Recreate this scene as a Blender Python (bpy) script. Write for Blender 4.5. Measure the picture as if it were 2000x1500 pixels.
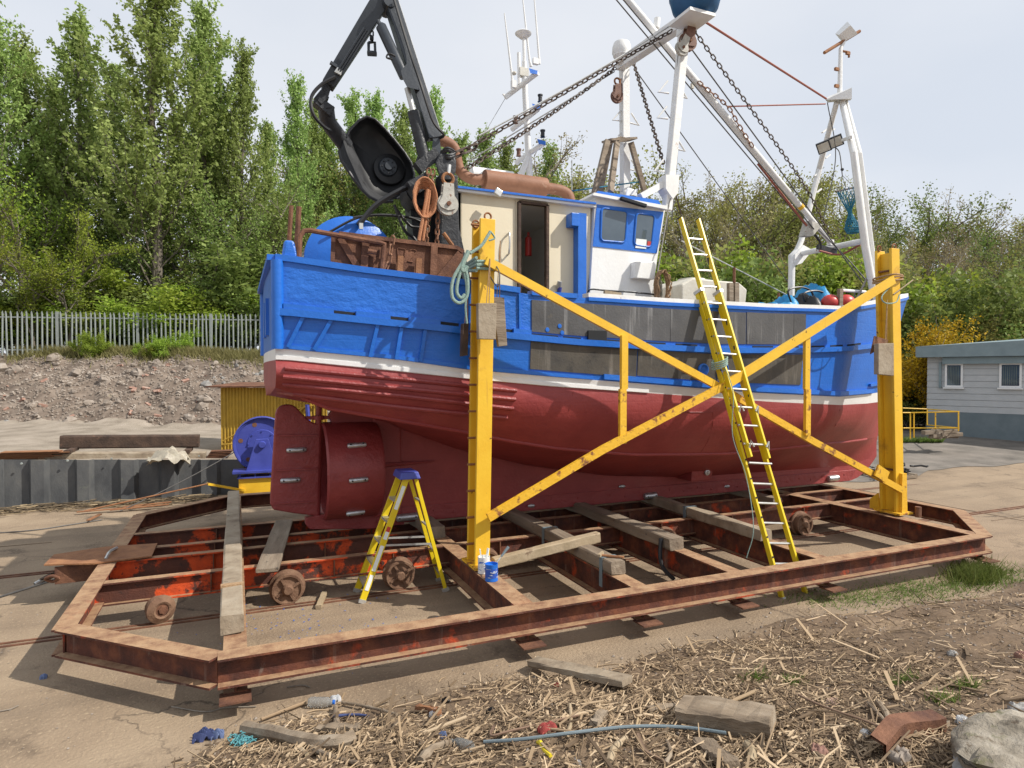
import bpy, math, random
import numpy as np
from mathutils import Vector, Matrix
R = math.radians
scene = bpy.context.scene
COL = scene.collection
for o in list(bpy.data.objects): bpy.data.objects.remove(o)

# ------------------------------------------------------------------ camera, sky, sun
CAM_H = 3.0
F = 1260.0 / 2000.0            # focal length / picture width
YAW, PITCH = R(23.2), math.atan((727.0 - 750.0) / 1260.0)
cam = bpy.data.cameras.new('camera')
cam.sensor_width = 36.0; cam.lens = 36.0 * F
cam.clip_start = 0.05; cam.clip_end = 2000
camo = bpy.data.objects.new('camera', cam); COL.objects.link(camo)
camo.location = (0, 0, CAM_H)
camo.rotation_euler = (R(90) + PITCH, 0, -YAW)
scene.camera = camo

SUN = Vector((0.43, -0.31, 0.52)).normalized()
sun = bpy.data.lights.new('sun', 'SUN'); sun.energy = 4.6; sun.angle = R(0.6); sun.color = (1.0, 0.945, 0.86)
suno = bpy.data.objects.new('sun', sun); COL.objects.link(suno)
suno.rotation_euler = SUN.to_track_quat('Z', 'Y').to_euler()

world = bpy.data.worlds.new('World'); scene.world = world; world.use_nodes = True
wn, wl = world.node_tree.nodes, world.node_tree.links
for n in list(wn): wn.remove(n)
sky = wn.new('ShaderNodeTexSky'); sky.sky_type = 'NISHITA'; sky.sun_disc = False
sky.sun_elevation = math.asin(SUN.z); sky.sun_rotation = math.atan2(SUN.x, SUN.y)
tc = wn.new('ShaderNodeTexCoord'); mp = wn.new('ShaderNodeMapping'); mp.inputs['Scale'].default_value = (1, 1, 2.2)
nz = wn.new('ShaderNodeTexNoise'); nz.inputs['Scale'].default_value = 1.3; nz.inputs['Detail'].default_value = 5; nz.inputs['Roughness'].default_value = .5
rp = wn.new('ShaderNodeValToRGB'); rp.color_ramp.elements[0].position = .33; rp.color_ramp.elements[1].position = .68
rp.color_ramp.elements[0].color = (6.5, 6.95, 7.7, 1); rp.color_ramp.elements[1].color = (7.9, 8.1, 8.5, 1)
mx = wn.new('ShaderNodeMixRGB'); mx.inputs[0].default_value = .9
bg = wn.new('ShaderNodeBackground'); bg.inputs[1].default_value = .1
wo = wn.new('ShaderNodeOutputWorld')
wl.new(tc.outputs['Generated'], mp.inputs[0]); wl.new(mp.outputs[0], nz.inputs['Vector']); wl.new(nz.outputs['Fac'], rp.inputs[0])
wl.new(sky.outputs[0], mx.inputs[1]); wl.new(rp.outputs[0], mx.inputs[2]); wl.new(mx.outputs[0], bg.inputs[0]); wl.new(bg.outputs[0], wo.inputs[0])

scene.render.engine = 'CYCLES'
scene.view_settings.view_transform = 'Standard'; scene.view_settings.look = 'None'
scene.view_settings.exposure = 0.2; scene.view_settings.gamma = 1.0
scene.view_settings.use_curve_mapping = False

# ------------------------------------------------------------------ measuring: photograph pixel + a known plane -> a place in the world
_fw = np.array([math.sin(YAW) * math.cos(PITCH), math.cos(YAW) * math.cos(PITCH), math.sin(PITCH)])
_rt = np.array([math.cos(YAW), -math.sin(YAW), 0.0]); _up = np.cross(_rt, _fw); _C = np.array([0, 0, CAM_H])
def at(px, py, X=None, Y=None, Z=None, w=None):
    d = _fw + (px - 1000) / 1260.0 * _rt - (py - 750) / 1260.0 * _up
    if Y is not None: t = Y / d[1]
    elif X is not None: t = X / d[0]
    elif Z is not None: t = (Z - CAM_H) / d[2]
    else: t = w
    return Vector(_C + d * t)
def LW(L, w, z): return Vector((w * math.sin(YAW) + L * math.cos(YAW), w * math.cos(YAW) - L * math.sin(YAW), z))

# ------------------------------------------------------------------ materials
def mat(name, cols, scale=6, rough=.6, bump=0, bscale=None, metal=0, detail=6, stretch=(1, 1, 1), spots=None, dust=None, spec=.5, isl=None, trans=0, streak=None, spots2=None, wave=None, cracks=None):
    m = bpy.data.materials.new(name); m.use_nodes = True
    N, L = m.node_tree.nodes, m.node_tree.links
    bs = N['Principled BSDF']; bs.inputs['Roughness'].default_value = rough; bs.inputs['Metallic'].default_value = metal
    bs.inputs['Specular IOR Level'].default_value = spec
    tx = N.new('ShaderNodeTexCoord'); oi = N.new('ShaderNodeObjectInfo')
    mul = N.new('ShaderNodeVectorMath'); mul.operation = 'MULTIPLY_ADD'
    cmb = N.new('ShaderNodeCombineXYZ'); L.new(oi.outputs['Random'], cmb.inputs[0]); L.new(oi.outputs['Random'], cmb.inputs[1])
    L.new(cmb.outputs[0], mul.inputs[0]); mul.inputs[1].default_value = (37, 17, 0); L.new(tx.outputs['Object'], mul.inputs[2])
    mpn = N.new('ShaderNodeMapping'); mpn.inputs['Scale'].default_value = stretch; L.new(mul.outputs[0], mpn.inputs[0])
    def noise(s, d=6, vec=None, ro=.6):
        n = N.new('ShaderNodeTexNoise'); n.inputs['Scale'].default_value = s; n.inputs['Detail'].default_value = d; n.inputs['Roughness'].default_value = ro
        L.new((vec or mpn).outputs[0], n.inputs['Vector']); return n
    def ramp(src, els):
        r = N.new('ShaderNodeValToRGB'); e = r.color_ramp.elements
        while len(e) < len(els): e.new(.5)
        for x, (p, c) in zip(e, els): x.position = p; x.color = (c if len(c) == 4 else (*c, 1))
        L.new(src, r.inputs[0]); return r
    def mixc(fac, a, b):
        x = N.new('ShaderNodeMixRGB'); L.new(fac, x.inputs[0]); L.new(a, x.inputs[1])
        if isinstance(b, tuple): x.inputs[2].default_value = (*b, 1)
        else: L.new(b, x.inputs[2])
        return x
    n1 = noise(scale, detail)
    src = n1.outputs['Fac']
    if isl:
        g = N.new('ShaderNodeNewGeometry'); src2 = g.outputs['Random Per Island']
        mm = N.new('ShaderNodeMath'); mm.operation = 'MULTIPLY_ADD'; L.new(src2, mm.inputs[0]); mm.inputs[1].default_value = isl
        m2 = N.new('ShaderNodeMath'); m2.operation = 'MULTIPLY'; L.new(src, m2.inputs[0]); m2.inputs[1].default_value = 1 - isl
        L.new(m2.outputs[0], mm.inputs[2]); src = mm.outputs[0]
    if len(cols) == 1: els = [(0, cols[0]), (1, cols[0])]
    elif len(cols[0]) == 2: els = cols
    else: els = [(.3 + .4 * i / (len(cols) - 1), c) for i, c in enumerate(cols)]
    c = ramp(src, els).outputs[0]
    for sp in (spots, spots2):
        if sp:
            col, th, sc = sp[:3]; soft = sp[3] if len(sp) > 3 else .06
            st = N.new('ShaderNodeMapping'); st.inputs['Scale'].default_value = sp[4] if len(sp) > 4 else (1, 1, 1); L.new(mul.outputs[0], st.inputs[0])
            k = ramp(noise(sc, 7, st, .65).outputs['Fac'], [(th, (0, 0, 0)), (th + soft, (1, 1, 1))])
            if isinstance(col[0], tuple):
                cc = ramp(noise(sc * 5, 4, st).outputs['Fac'], [(.35, col[0]), (.65, col[1])]).outputs[0]
            else: cc = col
            c = mixc(k.outputs[0], c, cc).outputs[0]
    if streak:
        col, th, sc = streak
        sm = N.new('ShaderNodeMapping'); sm.inputs['Scale'].default_value = (1, 1, .07); L.new(mul.outputs[0], sm.inputs[0])
        k = ramp(noise(sc, 5, sm).outputs['Fac'], [(th, (0, 0, 0)), (th + .16, (.8, .8, .8))])
        c = mixc(k.outputs[0], c, col).outputs[0]
    if cracks:
        vo = N.new('ShaderNodeTexVoronoi'); vo.feature = 'DISTANCE_TO_EDGE'; vo.inputs['Scale'].default_value = cracks[1]
        va = N.new('ShaderNodeVectorMath'); va.operation = 'MULTIPLY_ADD'; L.new(noise(2.5, 4).outputs['Color'], va.inputs[0]); va.inputs[1].default_value = (.5, .5, 0); L.new(mul.outputs[0], va.inputs[2]); L.new(va.outputs[0], vo.inputs['Vector'])
        k = ramp(vo.outputs['Distance'], [(0, (.8, .8, .8)), (.006, (0, 0, 0))]); k2 = ramp(noise(.5, 2).outputs['Fac'], [(.48, (0, 0, 0)), (.56, (1, 1, 1))])
        mk = N.new('ShaderNodeMath'); mk.operation = 'MULTIPLY'; L.new(k.outputs[0], mk.inputs[0]); L.new(k2.outputs[0], mk.inputs[1]); c = mixc(mk.outputs[0], c, cracks[0]).outputs[0]
        # worn tracks along the slip
        sm = N.new('ShaderNodeMapping'); sm.inputs['Scale'].default_value = (.06, 1, 1); L.new(mul.outputs[0], sm.inputs[0])
        k = ramp(noise(1.6, 5, sm).outputs['Fac'], [(.5, (0, 0, 0)), (.68, (.55, .55, .55))]); c = mixc(k.outputs[0], c, cracks[2]).outputs[0]
    if isl:
        hs = N.new('ShaderNodeHueSaturation'); L.new(c, hs.inputs['Color']); r1 = N.new('ShaderNodeMapRange'); L.new(oi.outputs['Random'], r1.inputs[0]); r1.inputs[3].default_value = .475; r1.inputs[4].default_value = .515; L.new(r1.outputs[0], hs.inputs['Hue'])
        r2 = N.new('ShaderNodeMapRange'); L.new(oi.outputs['Random'], r2.inputs[0]); r2.inputs[3].default_value = .8; r2.inputs[4].default_value = 1.2; L.new(r2.outputs[0], hs.inputs['Value']); c = hs.outputs[0]
    if dust:
        g = N.new('ShaderNodeNewGeometry'); sx = N.new('ShaderNodeSeparateXYZ'); L.new(g.outputs['Normal'], sx.inputs[0])
        k = ramp(sx.outputs['Z'], [(.55, (0, 0, 0)), (.8, (.9, .9, .9))])
        dn = ramp(noise(7, 8).outputs['Fac'], [(.3, dust[0]), (.55, dust[1]), (.72, dust[2] if len(dust) > 2 else dust[1])])
        c = mixc(k.outputs[0], c, dn.outputs[0]).outputs[0]
    L.new(c, bs.inputs['Base Color'])
    if bump:
        b = N.new('ShaderNodeBump'); b.inputs['Strength'].default_value = bump; b.inputs['Distance'].default_value = .02
        L.new(noise(bscale or scale * 4, 5).outputs['Fac'], b.inputs['Height'])
        if wave:
            wv = N.new('ShaderNodeTexWave'); wv.bands_direction = 'Z'; wv.inputs['Scale'].default_value = wave; wv.inputs['Distortion'].default_value = .4; wv.inputs['Detail'].default_value = 1
            L.new(mul.outputs[0], wv.inputs[0])
            b2 = N.new('ShaderNodeBump'); b2.inputs['Strength'].default_value = .06; b2.inputs['Distance'].default_value = .02
            rw = ramp(wv.outputs['Fac'], [(.0, (0, 0, 0)), (.12, (1, 1, 1))])
            L.new(rw.outputs[0], b2.inputs['Height']); L.new(b.outputs[0], b2.inputs['Normal']); L.new(b2.outputs[0], bs.inputs['Normal'])
        else: L.new(b.outputs[0], bs.inputs['Normal'])
    if trans:
        t = N.new('ShaderNodeBsdfTranslucent'); L.new(c, t.inputs[0]); ms = N.new('ShaderNodeMixShader'); ms.inputs[0].default_value = trans
        out = [n for n in N if n.type == 'OUTPUT_MATERIAL'][0]
        L.new(bs.outputs[0], ms.inputs[1]); L.new(t.outputs[0], ms.inputs[2]); L.new(ms.outputs[0], out.inputs['Surface'])
    return m

RUSTC = ((.055, .02, .012), (.16, .06, .025))
MT = {}
MT['blue'] = mat('blue_paint', [(.011, .125, .52), (.016, .15, .6)], 3, .36, .25, 18)
MT['blue_rough'] = mat('blue_paint_thick', [(.011, .12, .5), (.018, .155, .62)], 3, .36, 1.0, 7, stretch=(1, 1, 1.6))
MT['blue_plank'] = mat('blue_planking', [(.011, .125, .52), (.016, .15, .6)], 3, .36, .25, 18, wave=2.6)
MT['debris'] = mat('dark_debris', [(0, (.03, .022, .015)), (.5, (.1, .07, .045)), (.85, (.2, .14, .085)), (1, (.38, .28, .18))], 2, .9, isl=.9)
MT['white'] = mat('white_paint', [(.72, .72, .70), (.8, .8, .79)], 3, .45, .15, 20)
MT['white_worn'] = mat('white_paint_worn', [(.7, .7, .68), (.8, .8, .79)], 4, .5, .2, 20, spots=(((.25, .1, .04), (.4, .22, .12)), .66, 5))
MT['cream'] = mat('cream_paint', [(.66, .58, .42), (.72, .645, .48)], 2, .5, .08, 30)
MT['red'] = mat('red_antifouling', [(.24, .034, .035), (.32, .052, .048)], 2.2, .5, .35, 16, spots=((.31, .075, .065), .62, 1.3, .2), wave=2.1)
MT['red_rough'] = mat('red_antifouling_thick', [(.225, .033, .034), (.3, .05, .047)], 3, .45, .8, 12, spots=((.26, .03, .02), .6, 1.6, .15))
MT['panel'] = mat('wear_panel', [(.06, .06, .063), (.1, .099, .1)], 2.2, .5, .2, 30, streak=((.3, .3, .3), .56, 9), spots=((.12, .105, .085), .64, 3.2, .12))
MT['panel_tan'] = mat('wear_panel_stained', [(.05, .048, .046), (.11, .096, .075)], 2.0, .55, .2, 30, streak=((.25, .225, .19), .58, 6), spots=((.03, .03, .03), .56, 2.2, .1))
MT['rust'] = mat('rust_steel', [(.075, .03, .02), (.15, .065, .035), (.24, .11, .06)], 5, .85, .5, 40)
MT['rust_light'] = mat('rust_steel_orange', [(.2, .085, .04), (.34, .16, .07)], 6, .85, .5, 40)
MT['beam'] = mat('rust_beam', [(.045, .018, .014), (.11, .034, .02), (.21, .07, .032)], 5, .8, .5, 40, streak=((.24, .17, .135), .6, 8),
                 spots=(((.48, .06, .012), (.36, .05, .014)), .585, 1.9, .08), spots2=((.2, .15, .12), .63, 5, .1, (1, 1, .5)),
                 dust=((.2, .1, .055), (.38, .235, .13), (.43, .29, .17)))
MT['beam_orange'] = mat('rust_beam_primer', [(.07, .025, .018), (.13, .04, .02)], 4, .75, .4, 40,
                 spots=(((.66, .08, .012), (.5, .06, .012)), .5, 2.0, .05), spots2=((.06, .025, .018), .6, 9, .05),
                 dust=((.2, .1, .055), (.36, .22, .12), (.4, .27, .16)))
MT['wheel'] = mat('rust_wheel', [(.12, .06, .035), (.24, .14, .085)], 7, .85, .5, 40)
MT['yellow'] = mat('yellow_paint', [(.74, .43, .025), (.8, .5, .035)], 3, .42, .15, 25, spots=(RUSTC, .665, 7, .04), spots2=((.5, .27, .03), .6, 2.2, .14), streak=((.4, .19, .03), .63, 9))
MT['yellow_rust'] = mat('yellow_paint_rusty', [(.72, .4, .022), (.78, .46, .03)], 3, .55, .4, 25, spots=(((.13, .045, .02), (.33, .13, .04)), .54, 6, .08))
MT['ladder'] = mat('ladder_yellow', [(.68, .5, .01), (.75, .56, .015)], 4, .4, .05, 30, spots=((.3, .26, .12), .68, 9))
MT['alu'] = mat('aluminium', [(.5, .5, .48), (.62, .62, .6)], 8, .4, .1, 40, metal=.6)
MT['zinc'] = mat('zinc_anode', [(.42, .43, .44), (.6, .61, .62)], 12, .35, .2, 40, metal=.75)
MT['wood'] = mat('weathered_timber', [(.17, .125, .085), (.3, .24, .17), (.38, .32, .24)], 3, .85, .6, 14, stretch=(1, 1, 1), spots=((.08, .06, .04), .63, 9, .08))
MT['wood_x'] = mat('grey_timber', [(.13, .098, .07), (.23, .18, .13), (.32, .265, .2)], 5, .85, .7, 25, stretch=(.15, 1, 1), spots=((.06, .05, .04), .62, 12, .08))
MT['wood_pale'] = mat('pale_timber', [(.3, .23, .14), (.42, .33, .22)], 5, .8, .4, 25, spots=((.16, .1, .06), .6, 5, .1))
MT['wood_dark'] = mat('dark_timber', [(.035, .022, .016), (.1, .06, .04)], 4, .85, .6, 22, spots=((.2, .11, .07), .62, 5, .1))
MT['black'] = mat('black_paint', [(.012, .013, .016), (.028, .03, .035)], 5, .42, .5, 20)
MT['dgrey'] = mat('dark_grey_paint', [(.028, .035, .045), (.05, .058, .07)], 3, .4, .15, 25)
MT['block_black'] = mat('block_black', [(.012, .013, .015), (.02, .021, .024)], 4, .5, .15, 9)
MT['trough'] = mat('worn_black_steel', [(.02, .021, .023), (.045, .046, .05)], 4, .55, .4, 20, spots=((.09, .09, .09), .66, 8, .1))
MT['hose'] = mat('black_hose', [(.012, .012, .013), (.02, .02, .022)], 5, .45)
MT['dark'] = mat('dark_void', [(.01, .012, .015)], 5, .8)  # near-black: shade painted into openings, also plain dark fittings
MT['exhaust'] = mat('exhaust_brown', [(.19, .08, .04), (.29, .135, .075)], 4, .65, .2, 30, spots=((.36, .22, .15), .63, 5, .1))
MT['glass'] = mat('window_glass', [(.05, .075, .1), (.09, .12, .15)], 2, .04, spec=.9)
MT['steelgrey'] = mat('sheet_pile_steel', [(.055, .058, .062), (.085, .088, .09), (.12, .12, .115)], 3, .6, .3, 30, stretch=(1, 1, .5), spots=((.16, .17, .13), .63, 4, .15))
MT['galv'] = mat('galvanised_steel', [(.22, .245, .23), (.31, .335, .315)], 6, .55, .1, 40, metal=.2)
MT['wheelblue'] = mat('winch_blue', [(.045, .06, .3), (.065, .085, .38)], 3, .45, .2, 25, spots=(RUSTC, .7, 6))
MT['shed_yellow'] = mat('shed_yellow', [(.42, .26, .03), (.56, .35, .04)], 4, .7, .2, 30, streak=((.16, .09, .035), .6, 6), spots=((.12, .07, .03), .66, 6))
MT['rope_green'] = mat('rope_green', [(.2, .33, .29), (.36, .46, .4)], 40, .9, .8, 120)
MT['rope_orange'] = mat('rope_orange', [(.42, .17, .08), (.56, .27, .14)], 40, .9, .8, 120)
MT['rope_tan'] = mat('rope_tan', [(.34, .2, .1), (.5, .34, .2)], 40, .9, .8, 120)
MT['rope_grey'] = mat('rope_grey', [(.25, .23, .2), (.42, .4, .36)], 40, .9, .8, 120)
MT['wire'] = mat('wire', [(.06, .06, .06), (.12, .11, .1)], 30, .6)
MT['wire_red'] = mat('wire_red', [(.25, .07, .05), (.36, .12, .08)], 30, .7)
MT['chain'] = mat('chain', [(.045, .03, .022), (.11, .075, .055)], 20, .7, .3, 60)
MT['chain_rust'] = mat('chain_rust', [(.16, .07, .035), (.28, .14, .08)], 20, .8, .3, 60)
MT['block'] = mat('block_rusty', [(.12, .055, .04), (.22, .12, .085)], 15, .7, .3, 60)
MT['block_white'] = mat('block_worn', [(.33, .32, .28), (.5, .48, .43)], 10, .6, .3, 60, spots=((.2, .1, .06), .6, 12))
MT['raft_blue'] = mat('raft_blue', [(.012, .08, .2), (.02, .11, .26)], 5, .5)
MT['tarp'] = mat('blue_tarpaulin', [(.01, .2, .45), (.02, .3, .6)], 5, .45, .6, 9)
MT['netblue'] = mat('net_blue', [(.01, .12, .2), (.03, .2, .3)], 15, .8)
MT['netgreen'] = mat('net_twine', [(.1, .16, .12), (.4, .38, .32), (.5, .46, .36)], 12, .9, .9, 30)
MT['buoy'] = mat('red_buoy', [(.45, .03, .025), (.55, .05, .04)], 4, .4)
MT['tank'] = mat('tank_dirty_white', [(.5, .47, .4), (.62, .6, .53)], 4, .65, .2, 25, streak=((.33, .28, .2), .62, 6))
MT['siding'] = mat('house_siding', [(.43, .45, .46), (.49, .505, .515)], 3, .7, .15, 30)
MT['plinth'] = mat('house_plinth', [(.13, .17, .19), (.17, .21, .23)], 3, .75, .2, 30)
MT['roofteal'] = mat('house_fascia', [(.18, .24, .265), (.23, .3, .325)], 3, .6, .1, 30)
MT['upvc'] = mat('white_window_frame', [(.75, .76, .76), (.8, .8, .8)], 3, .35)
MT['blind'] = mat('curtain', [(.07, .1, .09), (.2, .24, .22)], 9, .8, stretch=(6, 6, .1))
MT['paper'] = mat('paper', [(.72, .76, .74), (.8, .82, .8)], 4, .7)
MT['plastic'] = mat('clear_plastic', [(.5, .52, .52), (.66, .68, .68)], 8, .3, .4, 30)
_pl = MT['plastic'].node_tree.nodes['Principled BSDF']; _pl.inputs['Transmission Weight'].default_value = .8; _pl.inputs['Roughness'].default_value = .18; _pl.inputs['IOR'].default_value = 1.2
MT['sheet'] = mat('plastic_sheet', [(.3, .26, .2), (.46, .42, .33)], 6, .45, .7, 12)
MT['bark'] = mat('bark', [(.1, .085, .065), (.2, .17, .135)], 9, .9, .5, 40, stretch=(1, 1, .3))
MT['twig'] = mat('twig_bark', [(.19, .16, .13), (.33, .29, .235)], 9, .9)
MT['leaf_poplar'] = mat('poplar_leaves', [(0, (.13, .19, .05)), (.45, (.28, .385, .105)), (1, (.46, .58, .2))], .35, .6, isl=.6, trans=.42, spec=.25)
MT['leaf_bright'] = mat('young_leaves', [(0, (.13, .2, .025)), (.5, (.26, .36, .045)), (1, (.42, .5, .08))], .5, .6, isl=.6, trans=.45, spec=.25)
MT['leaf_olive'] = mat('olive_leaves', [(0, (.14, .15, .04)), (.5, (.285, .3, .08)), (1, (.44, .44, .15))], .5, .7, isl=.6, trans=.35, spec=.2)
MT['leaf_dark'] = mat('dark_leaves', [(0, (.08, .125, .03)), (.5, (.18, .25, .06)), (1, (.3, .37, .1))], .5, .6, isl=.6, trans=.35, spec=.25)
MT['leaf_brown'] = mat('brown_buds', [(0, (.17, .135, .075)), (.5, (.3, .25, .12)), (1, (.4, .36, .16))], .5, .7, isl=.6, trans=.3, spec=.2)
MT['gorse'] = mat('gorse_flowers', [(0, (.16, .11, .015)), (.5, (.42, .25, .012)), (1, (.58, .36, .02))], .8, .7, isl=.7, trans=.25, spec=.2)
MT['grass'] = mat('grass_blades', [(0, (.07, .13, .022)), (.5, (.14, .21, .045)), (1, (.26, .28, .1))], .8, .7, isl=.6, trans=.3, spec=.2)
MT['grass_dry'] = mat('dry_grass', [(0, (.13, .13, .05)), (.5, (.22, .2, .08)), (1, (.34, .29, .15))], .8, .8, isl=.6, trans=.25, spec=.2)
MT['slip'] = mat('slip_concrete', [(.185, .134, .088), (.28, .206, .136), (.34, .257, .172)], .55, .92, .9, 30, detail=10, spots=((.14, .1, .066), .57, 1.3, .12), spots2=((.38, .29, .19), .57, 28, .08), cracks=((.07, .05, .035), .45, (.17, .125, .085)))
MT['yard'] = mat('yard_gravel', [(.1, .088, .075), (.17, .15, .128), (.23, .2, .172)], 1.2, .95, .8, 30, detail=10)
MT['track'] = mat('track_gravel', [(.19, .155, .118), (.28, .235, .185), (.35, .295, .24)], 1.5, .95, .9, 20, detail=10)
MT['dirt'] = mat('bank_dirt', [(.085, .056, .033), (.16, .108, .066), (.25, .178, .113)], 1.6, .95, 1.0, 16, detail=10)
MT['rubble_soil'] = mat('rubble_soil', [(.09, .066, .05), (.17, .13, .1), (.27, .215, .17)], 2.4, .95, 1.0, 6, detail=10, spots=((.26, .25, .11), .62, .6, .15))
MT['forest'] = mat('forest_floor', [(.03, .032, .016), (.06, .06, .028), (.09, .09, .04)], .6, .95, .9, 3, detail=8)
MT['stone'] = mat('rubble_stone', [(.16, .13, .105), (.27, .225, .185), (.38, .33, .28)], 1.5, .9, .6, 12)
MT['stone_grey'] = mat('grey_stone', [(.15, .14, .13), (.26, .25, .235), (.36, .35, .33)], 1.5, .9, .6, 12)
MT['brickbit'] = mat('brick_rubble', [(.24, .13, .1), (.33, .19, .14), (.38, .29, .24)], 1.5, .9, .5, 14)
MT['stick'] = mat('driftwood_sticks', [(0, (.06, .038, .022)), (.4, (.17, .115, .068)), (.7, (.32, .225, .135)), (1, (.55, .42, .28))], 2, .85, isl=.85)
MT['mossy'] = mat('mossy_boulder', [(.16, .135, .1), (.27, .235, .185), (.36, .325, .27)], 6, .9, 1.0, 26, detail=9, spots=((.1, .1, .035), .57, 5, .1), spots2=((.12, .09, .06), .6, 11, .08))
MT['log'] = mat('driftwood_log', [(.11, .08, .055), (.23, .175, .12), (.36, .295, .22)], 5, .85, .8, 30, stretch=(.3, 1, 1), spots=((.07, .05, .035), .62, 7, .1))

# ------------------------------------------------------------------ mesh builder
class MB:
    def __init__(s): s.v = []; s.f = []
    def add(s, vs, fs):
        o = len(s.v); s.v += [tuple(v) for v in vs]; s.f += [tuple(i + o for i in f) for f in fs]; return s
    def box(s, c, size, rot=None):
        hx, hy, hz = [x / 2 for x in size]; c = Vector(c)
        vs = [Vector((x, y, z)) for z in (-hz, hz) for y in (-hy, hy) for x in (-hx, hx)]
        if rot is not None:
            M = rot if isinstance(rot, Matrix) else Matrix.Rotation(rot, 3, 'Z'); vs = [M @ v for v in vs]
        return s.add([v + c for v in vs], [(0, 2, 3, 1), (4, 5, 7, 6), (0, 1, 5, 4), (2, 6, 7, 3), (0, 4, 6, 2), (1, 3, 7, 5)])
    def hexa(s, bot, top):
        n = len(bot); vs = list(bot) + list(top)
        fs = [tuple(range(n - 1, -1, -1)), tuple(range(n, 2 * n))] + [(i, (i + 1) % n, n + (i + 1) % n, n + i) for i in range(n)]
        return s.add(vs, fs)
    def extr(s, prof, p0, p1, up=(0, 0, 1), prof1=None):
        p0, p1 = Vector(p0), Vector(p1); d = (p1 - p0).normalized(); up = Vector(up)
        side = d.cross(up)
        if side.length < 1e-6: side = d.cross(Vector((1, 0, 0)))
        side.normalize(); u = side.cross(d)
        q = prof1 or prof
        return s.hexa([p0 + side * a + u * b for a, b in prof], [p1 + side * a + u * b for a, b in q])
    def bar(s, p0, p1, wd, ht, up=(0, 0, 1), wd1=None, ht1=None):
        f = lambda a, b: [(-a / 2, -b / 2), (a / 2, -b / 2), (a / 2, b / 2), (-a / 2, b / 2)]
        return s.extr(f(wd, ht), p0, p1, up, f(wd1 or wd, ht1 or ht))
    def ibeam(s, p0, p1, depth=.26, wd=.2, tf=.02, tw=.016, up=(0, 0, 1)):   # p0,p1: middle of the top face
        a, b = wd / 2, tw / 2; h = depth
        prof = [(-a, 0), (-a, -tf), (-b, -tf), (-b, -h + tf), (-a, -h + tf), (-a, -h), (a, -h), (a, -h + tf), (b, -h + tf), (b, -tf), (a, -tf), (a, 0)]
        return s.extr(prof, p0, p1, up)
    def tube(s, pts, r, n=8, cap=True):
        pts = [Vector(p) for p in pts]; m = len(pts)
        rs = r if isinstance(r, (list, tuple)) else [r] * m
        t0 = (pts[1] - pts[0]).normalized()
        nrm = t0.cross(Vector((0, 0, 1)))
        if nrm.length < 1e-3: nrm = t0.cross(Vector((1, 0, 0)))
        nrm.normalize(); vs = []
        for i in range(m):
            t = (pts[min(i + 1, m - 1)] - pts[max(i - 1, 0)])
            if t.length < 1e-9: t = t0
            t = t.normalized(); nrm = nrm - t * nrm.dot(t)
            if nrm.length < 1e-6: nrm = t.orthogonal()
            nrm.normalize(); bn = t.cross(nrm)
            for k in range(n):
                a = 2 * math.pi * k / n; vs.append(pts[i] + (nrm * math.cos(a) + bn * math.sin(a)) * rs[i])
        fs = [(i * n + k, i * n + (k + 1) % n, (i + 1) * n + (k + 1) % n, (i + 1) * n + k) for i in range(m - 1) for k in range(n)]
        if cap: fs += [tuple(range(n - 1, -1, -1)), tuple(range((m - 1) * n, m * n))]
        return s.add(vs, fs)
    def lathe(s, prof, c, axis=(0, 0, 1), n=24):     # prof: (radius, along)
        c = Vector(c); ax = Vector(axis).normalized(); e1 = ax.orthogonal().normalized(); e2 = ax.cross(e1); m = len(prof)
        vs = [c + ax * h + (e1 * math.cos(2 * math.pi * k / n) + e2 * math.sin(2 * math.pi * k / n)) * r for r, h in prof for k in range(n)]
        fs = [(i * n + k, i * n + (k + 1) % n, (i + 1) * n + (k + 1) % n, (i + 1) * n + k) for i in range(m - 1) for k in range(n)]
        return s.add(vs, fs)
    def ball(s, c, r, n=12, sc=(1, 1, 1), top=1.0):
        pr = []; m = n // 2 + 1
        c = Vector(c); o = len(s.v)
        s.lathe([(max(1e-4, r * math.sin(math.pi * i / m)), -r * math.cos(math.pi * i / m)) for i in range(m + 1)], (0, 0, 0), (0, 0, 1), n)
        for i in range(o, len(s.v)): v = s.v[i]; s.v[i] = (c.x + v[0] * sc[0], c.y + v[1] * sc[1], c.z + v[2] * sc[2])
        return s
    def plate(s, pts, nrm, th):
        n = Vector(nrm).normalized() * th; pts = [Vector(p) for p in pts]
        return s.hexa(pts, [p + n for p in pts])
    def grid(s, P):     # P[i][j]
        m, n = len(P), len(P[0]); vs = [p for r in P for p in r]
        return s.add(vs, [(i * n + j, i * n + j + 1, (i + 1) * n + j + 1, (i + 1) * n + j) for i in range(m - 1) for j in range(n - 1)])
    def build(s, name, m, parent=None, smooth=False, bevel=0, kind=None, label=None):
        me = bpy.data.meshes.new(name)
        off = Vector((0, 0, 0))
        if parent is not None:
            p = parent
            while p is not None: off += Vector(p.location); p = p.parent
        me.from_pydata([(v[0] - off.x, v[1] - off.y, v[2] - off.z) for v in s.v], [], s.f)
        import bmesh
        b = bmesh.new(); b.from_mesh(me); bmesh.ops.recalc_face_normals(b, faces=b.faces); b.to_mesh(me); b.free()
        me.materials.append(MT[m] if isinstance(m, str) else m)
        if smooth: me.polygons.foreach_set('use_smooth', [True] * len(me.polygons))
        o = bpy.data.objects.new(name, me); COL.objects.link(o)
        if smooth == 'auto' or smooth is True:
            try: me.set_sharp_from_angle(angle=R(40))
            except Exception: pass
        if parent is not None: o.parent = parent
        if bevel:
            bv = o.modifiers.new('bevel', 'BEVEL'); bv.width = bevel; bv.segments = 2; bv.limit_method = 'ANGLE'
        if kind: o['kind'] = kind
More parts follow.
